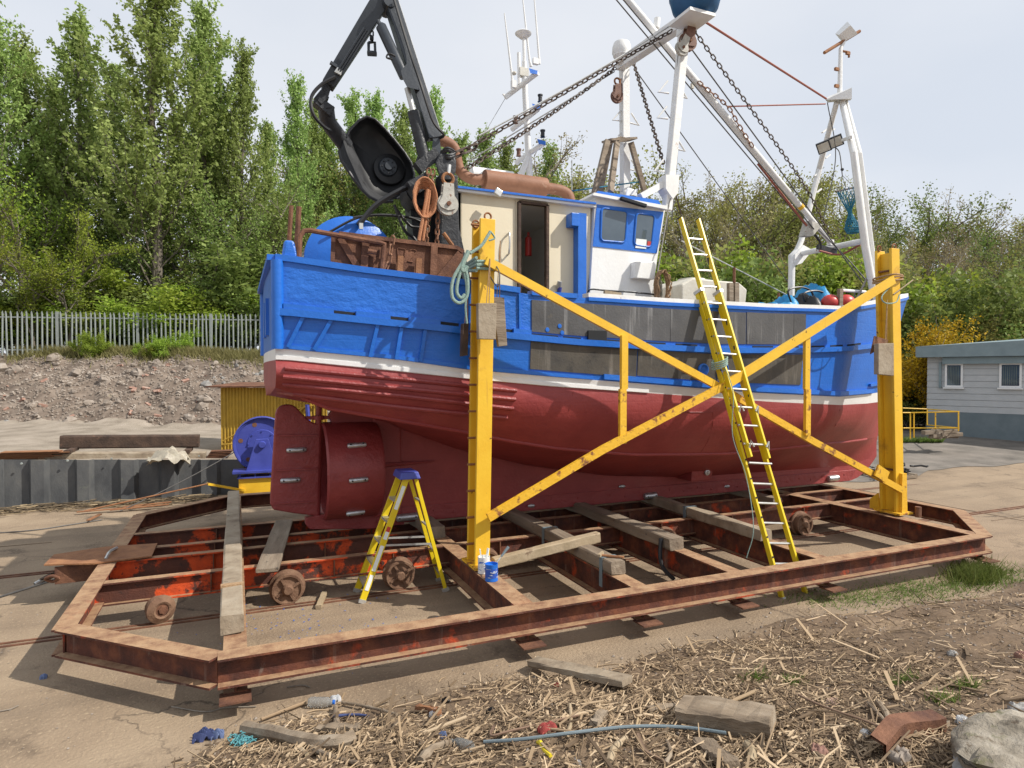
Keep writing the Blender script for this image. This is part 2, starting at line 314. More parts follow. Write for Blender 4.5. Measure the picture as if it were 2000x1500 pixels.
        if label: o['label'] = label
        return o
def tag(o, label, cat, group=None):
    o['label'] = label; o['category'] = cat
    if group: o['group'] = group
    return o
def thing(name, label, cat, loc=(0, 0, 0), group=None):
    o = bpy.data.objects.new(name, None); COL.objects.link(o); o.location = loc; o.empty_display_size = .2
    return tag(o, label, cat, group)
def inst(name, src, loc, rot=(0, 0, 0), sc=1, parent=None):
    o = src.copy(); o.name = name; COL.objects.link(o); o.location = loc; o.rotation_euler = rot
    o.scale = (sc, sc, sc) if not isinstance(sc, tuple) else sc
    if parent is not None: o.parent = parent
    return o
def curve(pts, n=40):     # smooth (Catmull-Rom) path through points
    P = [Vector(p) for p in pts]; P = [2 * P[0] - P[1]] + P + [2 * P[-1] - P[-2]]; out = []
    segs = len(P) - 3
    for i in range(n + 1):
        t = i / n * segs; k = min(int(t), segs - 1); t -= k; a, b, c, d = P[k:k + 4]
        out.append(.5 * ((2 * b) + (c - a) * t + (2 * a - 5 * b + 4 * c - d) * t * t + (3 * b - a - 3 * c + d) * t ** 3))
    return out
def sag(p0, p1, s, n=16):
    p0, p1 = Vector(p0), Vector(p1)
    return [p0.lerp(p1, i / n) - Vector((0, 0, 4 * s * (i / n) * (1 - i / n))) for i in range(n + 1)]
def chain_mb(path, pitch=.1, wd=.055, r=.011):
    mb = MB(); path = [Vector(p) for p in path]
    seg = [(path[i + 1] - path[i]).length for i in range(len(path) - 1)]; tot = sum(seg); n = max(2, int(tot / pitch))
    def pos(d):
        for i, L in enumerate(seg):
            if d <= L: return path[i].lerp(path[i + 1], d / L)
            d -= L
        return path[-1]
    for k in range(n):
        a, b = pos(k * tot / n), pos((k + 1) * tot / n); t = (b - a).normalized()
        s1 = t.cross(Vector((0, 0, 1)));
        if s1.length < 1e-3: s1 = Vector((1, 0, 0))
        s1.normalize(); s2 = t.cross(s1)
        e = (s1 + s2).normalized() if k % 2 else (s1 - s2).normalized()
        c = (a + b) / 2; hl = (b - a).length * .5 + r * .8; hw = wd / 2
        ring = [c + t * (hl * x) + e * (hw * y) for x, y in ((-.62, -1), (.62, -1), (1, -.4), (1, .4), (.62, 1), (-.62, 1), (-1, .4), (-1, -.4))]
        mb.tube(ring + [ring[0]], r, 4, False)
    return mb
def rng_noise(x, y, s=1.0):
    return (np.sin(x * 1.7 * s + 1.3 * np.sin(y * 1.1 * s)) + np.sin(y * 2.3 * s + 1.7 * np.sin(x * .9 * s + 2)) + .5 * np.sin(x * 4.1 * s + y * 3.3 * s)) / 2.5
random.seed(7)
# ================================================================== THE SETTING
# sheet-pile wall line and ground heights
WALL_A, WALL_B = LW(-13.0, 13.3, 0), LW(-6.15, 16.0, 0)
def bank_edge(x): return 5.78 - .9 * max(0.0, -.2 - x) - .05 * max(0, x - 6) + .1 * math.sin(x * 1.3) + .06 * math.sin(x * 3.1 + 1)
def bank_z(x, y):
    d = bank_edge(x) - y
    if d <= 0: return -.03 + max(d, -1) * .06
    return .16 * d + .1 * (1 - math.exp(-d * 2)) - .03 + (.035 * rng_noise(x, y, 2.0) + .02 * rng_noise(x + 5, y, 5.0)) * min(1, d * 2)
def ground_z(x, y):
    w = x * math.sin(YAW) + y * math.cos(YAW); L = x * math.cos(YAW) - y * math.sin(YAW)
    t = min(1, max(0, (w - 16) / 12)); z = .5 * t * t * (3 - 2 * t) if L > -1 else .5 * t * t * (3 - 2 * t) * max(0, (L + 5) / 4)
    return z
def axis(spec):
    out = []
    for a, b, n in spec: out += list(np.linspace(a, b, n, endpoint=False))
    return out + [spec[-1][1]]
xs = axis([(-90, -14, 14), (-14, 16, 60), (16, 60, 44), (60, 160, 14)]); ys = axis([(-40, 0, 8), (0, 20, 60), (20, 60, 40), (60, 180, 14)])
MB().grid([[(x, y, ground_z(x, y)) for y in ys] for x in xs]).build('slipway', 'slip', smooth=True, kind='structure')
# dirt bank in the foreground
xs = axis([(-6, -2, 10), (-2, 11, 150), (11, 22, 22)]); ys = axis([(-5, 1.5, 10), (1.5, 6.3, 90)])
MB().grid([[(x, y, bank_z(x, y)) for y in ys] for x in xs]).build('dirt_bank', 'dirt', smooth=True, kind='structure')
# gravel yard on the right, a few millimetres above the slip
yd = []
ea, eb = at(1700, 938, Z=.02), at(2150, 893, Z=.05)
for i in range(60):
    t = i / 59 * 3.2 - .8; p = ea.lerp(eb, t); p.y += .25 * math.sin(i * .7) + .1 * math.sin(i * 2.1); row = []
    for j in range(30):
        q = Vector((p.x + j * .35, p.y + j * j * .07, 0)); row.append((q.x, q.y, ground_z(q.x, q.y) + .012))
    yd.append(row)
MB().grid(yd).build('gravel_yard', 'yard', smooth=True, kind='structure')
# the two rails the cradle runs on
for y in (8.66, 11.56):
    m = MB()
    for dy in (-.05, .05): m.box((9, y + dy, .006), (60, .035, .016))
    m.build('rail', 'rust', kind='structure')
for y in (7.2, 13.0): pass
# slab joints of the slip (shallow dark grooves filled with dirt)
m = MB()
for x in (-7.5, -4.6, 14.6, 18.5, 23): m.box((x, 12.5, .0), (.03, 18, .012))
for y in (6.9, 13.6): m.box((-9, y, 0), (12, .03, .012)); m.box((24, y + 1.2, 0), (20, .03, .012))
m.build('slab_joint', 'dirt', kind='structure')

# terrace behind the sheet-pile wall: gravel track, then the rubble bank up to the fence
def terr_z(L, w):
    if L > -3: k = max(0, 1 - (L + 3) / 2.5)
    else: k = 1
    base = 1.14 - .34 * min(1, max(0, (L + 13) / 7))
    t = min(1, max(0, (w - 21.6) / 4.4)); z = base + .12 * min(1, max(0, (w - 16) / 5)) + (t ** .8) * 2.5
    if .02 < t < .98: z += .12 * rng_noise(L, w, 1.3) + .07 * rng_noise(L, w + 3, 3.5)
    elif w < 22: z += .03 * rng_noise(L, w, .7)
    return z * k - .3 * (1 - k)
def wall_w(L): return 13.3 + (L + 13) * (16.0 - 13.3) / 6.85
Ls = axis([(-34, -21, 14), (-21, -1, 140), (-1, 2, 8)])
def strip(w0, w1, n): return [[LW(L, (wall_w(L) + .12 if w0 is None else w0) + ((w1 - (wall_w(L) + .12 if w0 is None else w0)) * j / n), 0) for j in range(n + 1)] for L in Ls]
def lift(rows): 
    out = []
    for L, r in zip(Ls, rows):
        rr = []
        for p in r:
            w = p.x * math.sin(YAW) + p.y * math.cos(YAW); rr.append((p.x, p.y, terr_z(L, w)))
        out.append(rr)
    return out
MB().grid(lift(strip(None, 21.7, 14))).build('gravel_track', 'track', smooth=True, kind='structure')
bank = MB().grid(lift(strip(21.7, 26.2, 60))).build('rubble_bank', 'rubble_soil', smooth=True, kind='structure')
# woodland ground, flat behind the fence on the left and a rising hillside on the right
def wood_z(L, w):
    left = 3.7 + .02 * (w - 26); right = .5 + max(0, w - 33) * .14 + .25 * rng_noise(L, w, .35)
    t = min(1, max(0, (L + 6) / 12)); t = t * t * (3 - 2 * t)
    return left * (1 - t) + right * t
hl = []
for L in axis([(-60, -8, 26), (-8, 8, 16), (8, 75, 34)]):
    t = min(1, max(0, (L + 6) / 12)); w0 = 26.1 * (1 - t) + 31 * t
    hl.append([LW(L, w0 + (110 - w0) * (j / 26) ** 1.6, wood_z(L, w0 + (110 - w0) * (j / 26) ** 1.6)) for j in range(27)])
MB().grid(hl).build('woodland_ground', 'forest', smooth=True, kind='structure')

# rubble stones and broken bricks on the bank: pieces of the bank
def rock(rng, flat=.7):
    m = MB(); m.ball((0, 0, 0), .5, 7, (1, .75, flat))
    m.v = [tuple(c * (1 + rng.uniform(-.28, .28)) for c in v) for v in m.v]; return m
rr = random.Random(3); protos = []
for i in range(5):
    o = rock(rr).build('stone', 'stone' if i < 3 else 'stone_grey'); protos.append(o)
for i in range(2):
    m = MB().box((0, 0, 0), (1, .5, .36)); m.v = [tuple(c * (1 + rr.uniform(-.2, .2)) for c in v) for v in m.v]
    protos.append(m.build('brick', 'brickbit'))
def bank_point():
    L = rr.uniform(-19.5, -4.5); w = 21.5 + 4.2 * rr.random()
    return L, w
for i in range(290):
    L, w = bank_point(); z = terr_z(L, w); t = (w - 21.6) / 4.4
    if L < -11.5 or t < .25: k = rr.choice([0, 1, 2, 0, 1, 5, 6])
    else: k = rr.choice([0, 1, 3, 4, 3, 4, 2])
    if t > .8 and rr.random() < .6: w -= 1.2; z = terr_z(L, w)
    s = rr.choice([.09, .12, .16, .2, .3, .5]) * rr.uniform(.7, 1.25)
    s = min(s, .24) if k > 4 else s; p = LW(L, w, z + s * .1); src = protos[k]
    rot = (rr.uniform(-.6, .6), rr.uniform(-.6, .6), rr.uniform(0, 6.3))
    if i < len(protos): o = protos[i]; o.location = p; o.rotation_euler = rot; o.scale = (s, s, s); o.parent = bank
    else: inst('brick' if k > 4 else 'stone', src, p, rot, s, bank)
m = MB()
for i in range(5200):
    L, w = bank_point(); s = rr.uniform(.02, .075); p = LW(L, w, terr_z(L, w) + s * .2); q = Matrix.Rotation(rr.uniform(0, 6), 3, Vector((rr.random(), rr.random(), rr.random() + .1)).normalized())
    vs = [q @ Vector(v) * s * rr.uniform(.7, 1.3) + p for v in ((1, 0, 0), (-1, 0, 0), (0, .8, 0), (0, -.8, 0), (0, 0, .7), (0, 0, -.7))]
    m.add(vs, [(0, 2, 4), (2, 1, 4), (1, 3, 4), (3, 0, 4), (2, 0, 5), (1, 2, 5), (3, 1, 5), (0, 3, 5)])
m.build('rubble_chips', 'stone', bank, kind='stuff')

# leaf / blade clouds as raw arrays
def quads(pts, size, rng, name, m, parent=None, up=0.0, kind=None, asp=.62):
    pts = np.asarray(pts, dtype=np.float64); n = len(pts)
    a = rng.normal(size=(n, 3)); a[:, 2] += up; a /= np.linalg.norm(a, axis=1)[:, None]
    b = np.cross(a, rng.normal(size=(n, 3))); b /= np.linalg.norm(b, axis=1)[:, None]
    s = (size * rng.uniform(.6, 1.35, n))[:, None] * .5
    v = np.stack([pts + a * s, pts + b * s * asp, pts - a * s, pts - b * s * asp], 1).reshape(-1, 3)
    if parent is not None: v = v - np.array(parent.location)
    me = bpy.data.meshes.new(name); me.vertices.add(4 * n); me.vertices.foreach_set('co', v.astype(np.float32).ravel())
    me.loops.add(4 * n); me.loops.foreach_set('vertex_index', np.arange(4 * n, dtype=np.int32))
    me.polygons.add(n); me.polygons.foreach_set('loop_start', np.arange(0, 4 * n, 4, dtype=np.int32))
    me.update(calc_edges=True); me.materials.append(MT[m])
    o = bpy.data.objects.new(name, me); COL.objects.link(o)
    if parent is not None: o.parent = parent
    if kind: o['kind'] = kind
    return o
def blades(pts, h, rng, name, m, kind='stuff', wd=.012, lean=.5):
    pts = np.asarray(pts); n = len(pts); ang = rng.uniform(0, 6.28, n); hh = h * rng.uniform(.5, 1.3, n)
    d = np.stack([np.cos(ang), np.sin(ang), np.zeros(n)], 1); t = np.stack([rng.normal(size=n) * lean, rng.normal(size=n) * lean, np.ones(n)], 1) * hh[:, None]
    v = np.stack([pts - d * wd, pts + d * wd, pts + t], 1).reshape(-1, 3)
    me = bpy.data.meshes.new(name); me.vertices.add(3 * n); me.vertices.foreach_set('co', v.astype(np.float32).ravel())
    me.loops.add(3 * n); me.loops.foreach_set('vertex_index', np.arange(3 * n, dtype=np.int32))
    me.polygons.add(n); me.polygons.foreach_set('loop_start', np.arange(0, 3 * n, 3, dtype=np.int32)); me.update(calc_edges=True)
    me.materials.append(MT[m]); o = bpy.data.objects.new(name, me); COL.objects.link(o); o['kind'] = kind; return o
rg = np.random.default_rng(5)
# grass along the top of the rubble bank
P = []
for i in range(20000):
    L = rg.uniform(-20, -3); w = 26.3 - abs(rg.normal()) * (.4 + .5 * max(0, min(1, (L + 12) / 7)))
    if w < 22: continue
    p = LW(L, w, terr_z(L, min(w, 26.2))); P.append(p)
blades(P, .3, rg, 'bank_grass', 'grass_dry', wd=.014)
# grass tufts along the slip edge on the right
P = []
def gpatch(px, py, sx, sy, n):
    for i in range(n):
        q = at(px + rg.normal() * sx, py + rg.normal() * sy, Z=.03); P.append(Vector((q.x, q.y, max(0, bank_z(q.x, q.y)))))
gpatch(1905, 1123, 24, 9, 1500)
P1 = P; P = []
gpatch(1790, 1150, 60, 10, 900); gpatch(1965, 1118, 30, 10, 400); gpatch(1660, 1165, 70, 9, 700); gpatch(1900, 1135, 60, 8, 500)
blades(P1, .2, rg, 'grass_tuft', 'grass', wd=.007); blades(P, .055, rg, 'grass', 'grass', wd=.006, lean=1.0)
P = []
for px, py in ((1480, 1390), (1550, 1400), (1845, 1480), (1760, 1420), (1890, 1450)): gpatch(px, py, 14, 5, 90)
P = [Vector((p.x, p.y, bank_z(p.x, p.y))) for p in P]; blades(P, .07, rg, 'weeds', 'grass', wd=.006, lean=.8)
# weeds at the foot of the house rail
P = []
for i in range(900):
    q = at(rg.uniform(1725, 1840), 858 - abs(rg.normal()) * 4, w=24); P.append(Vector((q.x, q.y, ground_z(q.x, q.y))))
blades(P, .22, rg, 'weeds', 'grass', wd=.02, lean=.7)

# ------------------------------------------------------------------ sheet-pile wall
wd = (WALL_B - WALL_A); wl_ = wd.length; wu = wd.normalized(); wnrm = Vector((wu.y, -wu.x, 0))
pw = thing('sheet_pile_wall', 'dark grey steel sheet pile retaining wall below the gravel track', 'wall', (WALL_A.x, WALL_A.y, 0))
bounds = [-50, 6, 56, 96, 146, 183, 231, 270, 310, 348, 387, 430, 476]
pts = []
for b in bounds:
    # where the pixel column meets the wall line
    d = at(b, 900, w=1.0); a2 = Vector((d.x, d.y)); c = Vector((WALL_A.x, WALL_A.y)); u = Vector((wu.x, wu.y))
    den = a2.x * u.y - a2.y * u.x; s = (c.x * a2.y - c.y * a2.x) / den; pts.append(s)
for i in range(len(pts) - 1):
    s0, s1 = pts[i], pts[i + 1]; off = 0 if i % 2 else .13; zt = lambda s: 1.2 - .36 * s / wl_
    P_ = lambda s, o: WALL_A + wu * s + wnrm * o
    a, b = P_(s0 + .012, off), P_(s1 - .012, off); g = .045
    if i % 2 == 0: prof = [P_(s0, 0), P_(s0 + .07, off), P_(s1 - .07, off), P_(s1, 0)]
    else: prof = [P_(s0 - .0, .0), P_(s0 + .01, -.012), P_(s1 - .01, -.012), P_(s1, .0)]
    back = [p - wnrm * .014 for p in prof]
    poly = prof + back[::-1]
    MB().hexa([(p.x, p.y, -.1) for p in poly], [(p.x, p.y, zt(s0 if k in (0, 1, 6, 7) else s1) - (.01 if i % 2 else 0)) for k, p in enumerate(poly)]).build('sheet_pile', 'steelgrey', pw)
for s, z, r in ((2.4, 1.0, .028), (3.25, 1.02, .03), (4.1, 1.03, .022), (5.0, 1.0, .025), (5.9, 1.0, .02)):
    p = WALL_A + wu * s + wnrm * .12; MB().lathe([(.0001, .02), (r * .6, .02), (r, .0)], (p.x, p.y, z), wnrm, 8).build('bolt', 'galv', pw)
p = WALL_A + wu * (pts[4] + .18) + wnrm * .004; MB().box((p.x, p.y, .42), (.05, .02, .12), math.atan2(wu.y, wu.x)).build('slot', 'dark', pw)

# ------------------------------------------------------------------ palisade fence
fn = thing('palisade_fence', 'grey galvanised palisade fence with pointed pales above the rubble bank', 'fence', tuple(LW(-16, 26.3, 3.5)))
FA, FB = at(-40, 697, w=25.4), at(520, 697, w=27.8)
fu = (FB - FA); fu.z = 0; fl = fu.length; fu.normalize(); fnrm = Vector((fu.y, -fu.x, 0))
fz0, fz1 = FA.z, FB.z
def fp(s, o, z): q = FA + fu * s + fnrm * o; return Vector((q.x, q.y, fz0 + (fz1 - fz0) * s / fl + z))
pm = MB(); w_ = .034; hgt = 1.83
prof = [(-w_, -.006), (-.012, .012), (.012, .012), (w_, -.006), (.012, .006), (-.012, .006)]
pm.hexa([(a, b, .05) for a, b in prof], [(a, b, hgt - .1) for a, b in prof])
pm.hexa([(-w_, -.006, hgt - .1), (w_, -.006, hgt - .1), (w_, .01, hgt - .1), (-w_, .01, hgt - .1)], [(-.006, -.002, hgt), (.006, -.002, hgt), (.006, .003, hgt), (-.006, .003, hgt)])
base = pm.build('pale', 'galv'); n = int(fl / .172); ang = math.atan2(fu.y, fu.x) + math.pi
for i in range(n):
    s = (i + .5) * fl / n
    loc = fp(s, .03, random.uniform(-.015, .015)) - Vector(fn.location); rot = (random.uniform(-.012, .012), random.uniform(-.02, .02), ang)
    o = base if i == 0 else inst('pale', base, (0, 0, 0)); o.location = loc; o.rotation_euler = rot; o.parent = fn
for z in (.28, 1.58): MB().bar(fp(0, 0, z), fp(fl, 0, z), .045, .045).build('rail', 'galv', fn)
for px in (103, 257, 404): 
    s = fl * (px + 40) / 560.0 * 1.0; MB().bar(fp(s, .0, -.1), fp(s, .0, 1.82), .09, .09, fnrm).build('post', 'galv', fn)

# ------------------------------------------------------------------ portable building on the right
hc = at(1810, 838, w=26.5); hu = Vector((1, .0, 0)); hz = ground_z(hc.x, hc.y)
ho = thing('portable_building', 'pale grey boarded single storey cabin with slate blue fascia and white windows', 'building', (hc.x, hc.y, hz))
hdir = Vector((math.cos(R(-68)), math.sin(R(-68)), 0)); hn = Vector((hdir.y, -hdir.x, 0))     # wall direction, outward normal
def hp(s, o, z): return Vector((hc.x, hc.y, 0)) + hdir * s + hn * o + Vector((0, 0, z))
zb = hz - .05; LEN = 9; DEP = 5.0
def hbox(s0, s1, o0, o1, z0, z1): return MB().hexa([hp(s0, o1, z0), hp(s1, o1, z0), hp(s1, o0, z0), hp(s0, o0, z0)], [hp(s0, o1, z1), hp(s1, o1, z1), hp(s1, o0, z1), hp(s0, o0, z1)])
ztop = at(1812, 697, w=26.5).z; zpl = at(1812, 803, w=26.5).z
hbox(.03, LEN, -DEP, -.05, zb, ztop).build('core_wall', 'siding', ho)
hbox(-.0, LEN + .02, -DEP - .02, .03, zb - .3, zpl).build('plinth', 'plinth', ho)
np_ = 9; dz = (ztop - zpl) / np_
for i in range(np_):
    z0 = zpl + i * dz + .006; z1 = zpl + (i + 1) * dz - .006
    MB().hexa([hp(0, .012, z0), hp(LEN, .012, z0), hp(LEN, -.06, z0), hp(0, -.06, z0)], [hp(0, -.002, z1), hp(LEN, -.002, z1), hp(LEN, -.06, z1), hp(0, -.06, z1)]).build('siding_board', 'siding', ho)
    MB().hexa([hp(-.012, 0, z0), hp(-.012, -DEP, z0), hp(.05, -DEP, z0), hp(.05, 0, z0)], [hp(.0, 0, z1), hp(.0, -DEP, z1), hp(.05, -DEP, z1), hp(.05, 0, z1)]).build('siding_board', 'siding', ho)
zf = at(1800, 683, w=26.5).z
MB().hexa([hp(-.35, .35, ztop - .02), hp(LEN, .35, ztop - .02), hp(LEN, -DEP, ztop - .02), hp(-.35, -DEP, ztop - .02)], [hp(-.35, .35, zf + .12), hp(LEN, .35, zf + .5), hp(LEN, -DEP, zf + .9), hp(-.35, -DEP, zf + .3)]).build('roof', 'roofteal', ho)
hbox(.55, LEN, .03, .2, ztop - .3, ztop - .04).build('shutter_box', 'roofteal', ho)
def wn_(px0, px1, py0, py1):
    # intersect pixel columns with wall plane
    def hit(px):
        d = at(px, 740, w=1.0); a = Vector((d.x, d.y)); a.normalize(); c = Vector((hc.x, hc.y)); u = Vector((hdir.x, hdir.y))
        den = a.x * u.y - a.y * u.x; return (c.x * (-a.y) + c.y * a.x) / den * -1
    s0, s1 = hit(px0), hit(px1); ww = (Vector(hp(s0, 0, 0)).x * math.sin(YAW) + Vector(hp(s0, 0, 0)).y * math.cos(YAW))
    z1, z0 = at(px0, py0, w=ww).z, at(px0, py1, w=ww).z; t = .07
    f = MB()
    for a, b, c, d in ((s0, s1, z1 - t, z1), (s0, s1, z0, z0 + t), (s0, s0 + t, z0 + t, z1 - t), (s1 - t, s1, z0 + t, z1 - t)):
        q = hbox(a, b, .0, .06, c, d); f.add(q.v, q.f)
    fr = f.build('window', 'upvc', ho)
    hbox(s0 + t, s1 - t, .01, .025, z0 + t, z1 - t).build('pane', 'glass', fr)
    hbox(s0 - .05, s1 + .05, .0, .12, z0 - .06, z0 - .005).build('sill', 'upvc', fr)
    g = MB(); nn = 7
    for i in range(nn):
        a = s0 + t + .04 + (s1 - s0 - 2 * t - .08) * i / nn; q = hbox(a, a + .02, .026, .03, z0 + t + .04, z1 - t - .05); g.add(q.v, q.f)
    g.build('curtain', 'blind', fr)
wn_(1846, 1881, 710, 756); wn_(1952, 1996, 709, 757)
hbox(.42, .5, .0, .1, at(1845, 757, w=26.3).z, at(1845, 708, w=26.3).z).build('shutter_rail', 'roofteal', ho)

# yellow handrail in front of the building
hr = thing('handrail', 'thin yellow steel handrail in front of the grey cabin', 'railing', tuple(at(1780, 855, w=22.5)))
def yt(a, b, r=.022): MB().tube([a, b], r, 6).build('rail', 'yellow', hr)
W0 = 22.3
q = lambda px, py, w=W0: at(px, py, w=w)
A = [q(1778, 806), q(1873, 804, 21.6)]
yt(A[0], A[1]); yt(q(1778, 836), q(1873, 836, 21.6)); yt(q(1763, 797, 24.5), q(1811, 799, 24.5)); yt(q(1763, 806), q(1778, 806)); yt(q(1763, 836), q(1778, 836))
yt(q(1811, 799, 24.5), q(1873, 804, 21.6)); yt(q(1811, 830, 24.5), q(1873, 836, 21.6))
for px, y0, y1, w in ((1778, 806, 857, W0), (1785, 806, 855, W0), (1827, 805, 845, 22), (1872, 804, 842, 21.6), (1811, 799, 830, 24.5)):
    MB().tube([q(px, y0, w), q(px, y1, w)], .024, 6).build('post', 'yellow', hr)
# pile of old timber by the handrail
tp = thing('timber_pile', 'heap of broken grey timber lying under the yellow handrail', 'timber pile', tuple(at(1835, 852, w=21.8)))
for i in range(9):
    a = at(random.uniform(1790, 1850), random.uniform(842, 856), w=21.8); b = a + Vector((random.uniform(.5, 1.3), random.uniform(-.3, .3), random.uniform(-.05, .08)))
    MB().bar(a, b, random.uniform(.08, .2), random.uniform(.05, .14)).build('timber', 'wood_x', tp)
# pallets and scrap behind the right-hand post
pal = thing('pallet', 'small wooden pallet under scrap behind the right yellow post', 'pallet', tuple(at(1745, 930, Z=.1)))
pc = at(1740, 932, Z=0.05)
for i in range(5): MB().box((pc.x - .45 + i * .23, pc.y + .1, .16), (.1, 1.0, .022)).build('slat', 'wood_x', pal)
for i in range(3): MB().box((pc.x, pc.y - .35 + i * .45, .1), (1.1, .09, .095)).build('bearer', 'wood_x', pal)
m = MB(); rs = random.Random(4)
for i in range(34):
    a = Vector((pc.x + rs.uniform(-.5, .5), pc.y + rs.uniform(-.3, .4), .2 + rs.random() * .18)); pts = [a]
    for k in range(4): pts.append(pts[-1] + Vector((rs.uniform(-.2, .2), rs.uniform(-.15, .15), rs.uniform(-.03, .03))))
    m.tube(pts, rs.uniform(.01, .03), 5)
tag(m.build('scrap_heap', 'hose'), 'dark tangle of hose and scrap lying on the pallet', 'scrap')

# ------------------------------------------------------------------ left terrace: timbers, plastic, scrap sheets, shed, winch
def beam_thing(name, label, cat, a, b, wd, ht, m, group=None, jit=.004, seed=1, up=(0, 0, 1)):
    rs = random.Random(seed); a, b = Vector(a), Vector(b); mb = MB(); n = 8; d = (b - a).normalized(); u = Vector(up); s = d.cross(u).normalized(); u = s.cross(d)
    rings = []
    for i in range(n + 1):
        p = a.lerp(b, i / n); rings.append([p + s * (x * wd / 2 + rs.uniform(-jit, jit)) + u * (y * ht / 2 + rs.uniform(-jit, jit)) for x, y in ((-1, -.8), (-.85, -1), (.85, -1), (1, -.8), (1, .8), (.85, 1), (-.85, 1), (-1, .8))])
    vs = [v for r in rings for v in r]
    mb.add(vs, [(i * 8 + k, i * 8 + (k + 1) % 8, (i + 1) * 8 + (k + 1) % 8, (i + 1) * 8 + k) for i in range(n) for k in range(8)] + [tuple(range(7, -1, -1)), tuple(range(n * 8, n * 8 + 8))])
    # local frame: x along the beam so that the grain follows it
    X = d; Y = s; Zv = X.cross(Y); M = Matrix((X, Y, Zv)).transposed().to_4x4(); M.translation = (a + b) / 2; Mi = M.inverted()
    mb.v = [tuple(Mi @ Vector(v)) for v in mb.v]
    o = mb.build(name, m); o.matrix_world = M
    return tag(o, label, cat, group)
wB = 15.3
beam_thing('timber_baulk', 'dark stained square baulk lying on bearers above the sheet pile wall', 'timber', at(120, 863, w=wB), at(389, 861, w=wB + 1), .3, .31, 'wood_dark')
beam_thing('timber_beam', 'pale grey long beam under the dark baulk on the wall top', 'timber', at(78, 892, w=14.8), at(402, 890, w=16), .28, .2, 'wood')
for px, w, l in ((140, 15.1, 'left bearer block between the dark baulk and pale beam'), (368, 16.0, 'right bearer block between the dark baulk and pale beam')):
    a = at(px, 879, w=w); beam_thing('bearer_block', l, 'timber', a + Vector((-.02, -.35, 0)), a + Vector((.02, .3, 0)), .14, .08, 'wood_dark')
m = MB(); c = at(330, 893, w=15.0); G = []
for i in range(14):
    r = []
    for j in range(10):
        u, v = i / 13 * 2 - 1, j / 9 * 2 - 1; h = max(0, 1 - u * u - .7 * v * v) * .26 + .05 * math.sin(u * 9 + v * 5) + .04 * math.sin(v * 13 - u * 4)
        r.append((c.x + u * .42 + .05 * math.sin(v * 7), c.y + v * .3, c.z + h - .08))
    G.append(r)
tag(m.grid(G).build('plastic_sheet', 'sheet', smooth=True), 'crumpled translucent plastic sheet draped over the pale beam', 'plastic sheet')
ss = thing('scrap_sheets', 'stack of thin rusty steel strips lying on the wall top at far left', 'scrap metal', tuple(at(30, 890, w=14.2)))
for i in range(7):
    a = at(-25 + i * 5, 896 - i * 2.2, w=14.4); MB().bar(a, a + wu * (1.1 + .12 * (i % 3)) + Vector((0, 0, -.02)), .3, .012).build('strip', 'rust_light', ss)
s2 = thing('scrap_plates', 'small stack of dark rusty plates beside the yellow shed', 'scrap metal', tuple(at(418, 890, w=16.2)))
for i in range(5):
    a = at(404 + i * 2, 893 - i * 3, w=16.1); MB().bar(a, a + wu * .5, .3, .014).build('plate', 'rust', s2)
# shed
wS = 17.2
sh = thing('yellow_shed', 'small rusty yellow corrugated steel shed behind the stern', 'shed', tuple(at(432, 893, w=wS)))
sa, sb = at(432, 900, w=wS), at(640, 900, w=wS); sd = (sb - sa); sd.z = 0; sl = sd.length; sd.normalize(); sn = Vector((sd.y, -sd.x, 0)); zt = at(432, 757, w=wS).z; zb_ = sa.z - .2
for k in range(4):
    G = []
    for i in range(40):
        s = sl * (k + i / 39) / 4; o = .018 * math.sin(2 * math.pi * s / .085) + .004 * k
        p = sa + sd * s + sn * o; G.append([(p.x, p.y, zb_), (p.x, p.y, zt)])
    MB().grid(G).build('corrugated_sheet', 'shed_yellow', sh, smooth=True)
p0 = sa - sn * 1.6
MB().hexa([(sa.x, sa.y, zb_), (p0.x, p0.y, zb_), (p0.x + sd.x * .03, p0.y + sd.y * .03, zb_), (sa.x + sd.x * .03, sa.y + sd.y * .03, zb_)], [(sa.x, sa.y, zt), (p0.x, p0.y, zt), (p0.x + sd.x * .03, p0.y + sd.y * .03, zt), (sa.x + sd.x * .03, sa.y + sd.y * .03, zt)]).build('side_wall', 'shed_yellow', sh)
r0 = sa - sd * .28 + sn * .25; r1 = sb + sn * .25
MB().hexa([(r0.x, r0.y, zt + .01), (r1.x, r1.y, zt + .01), (r1.x - sn.x * 2, r1.y - sn.y * 2, zt + .08), (r0.x - sn.x * 2, r0.y - sn.y * 2, zt + .08)], [(r0.x, r0.y, zt + .045), (r1.x, r1.y, zt + .045), (r1.x - sn.x * 2, r1.y - sn.y * 2, zt + .12), (r0.x - sn.x * 2, r0.y - sn.y * 2, zt + .12)]).build('roof', 'rust', sh)
for a, b in (((434, 862), (470, 842)), ((434, 868), (470, 866)), ((575, 800), (620, 790)), ((575, 812), (600, 790))):
    MB().tube([at(a[0], a[1], w=wS - .08), at(b[0], b[1], w=wS - .08)], .018, 6).build('brace', 'shed_yellow', sh)
MB().bar(at(600, 790, w=wS - .15), at(604, 840, w=wS - .15), .1, .06).build('door_post', 'wheelblue', sh)
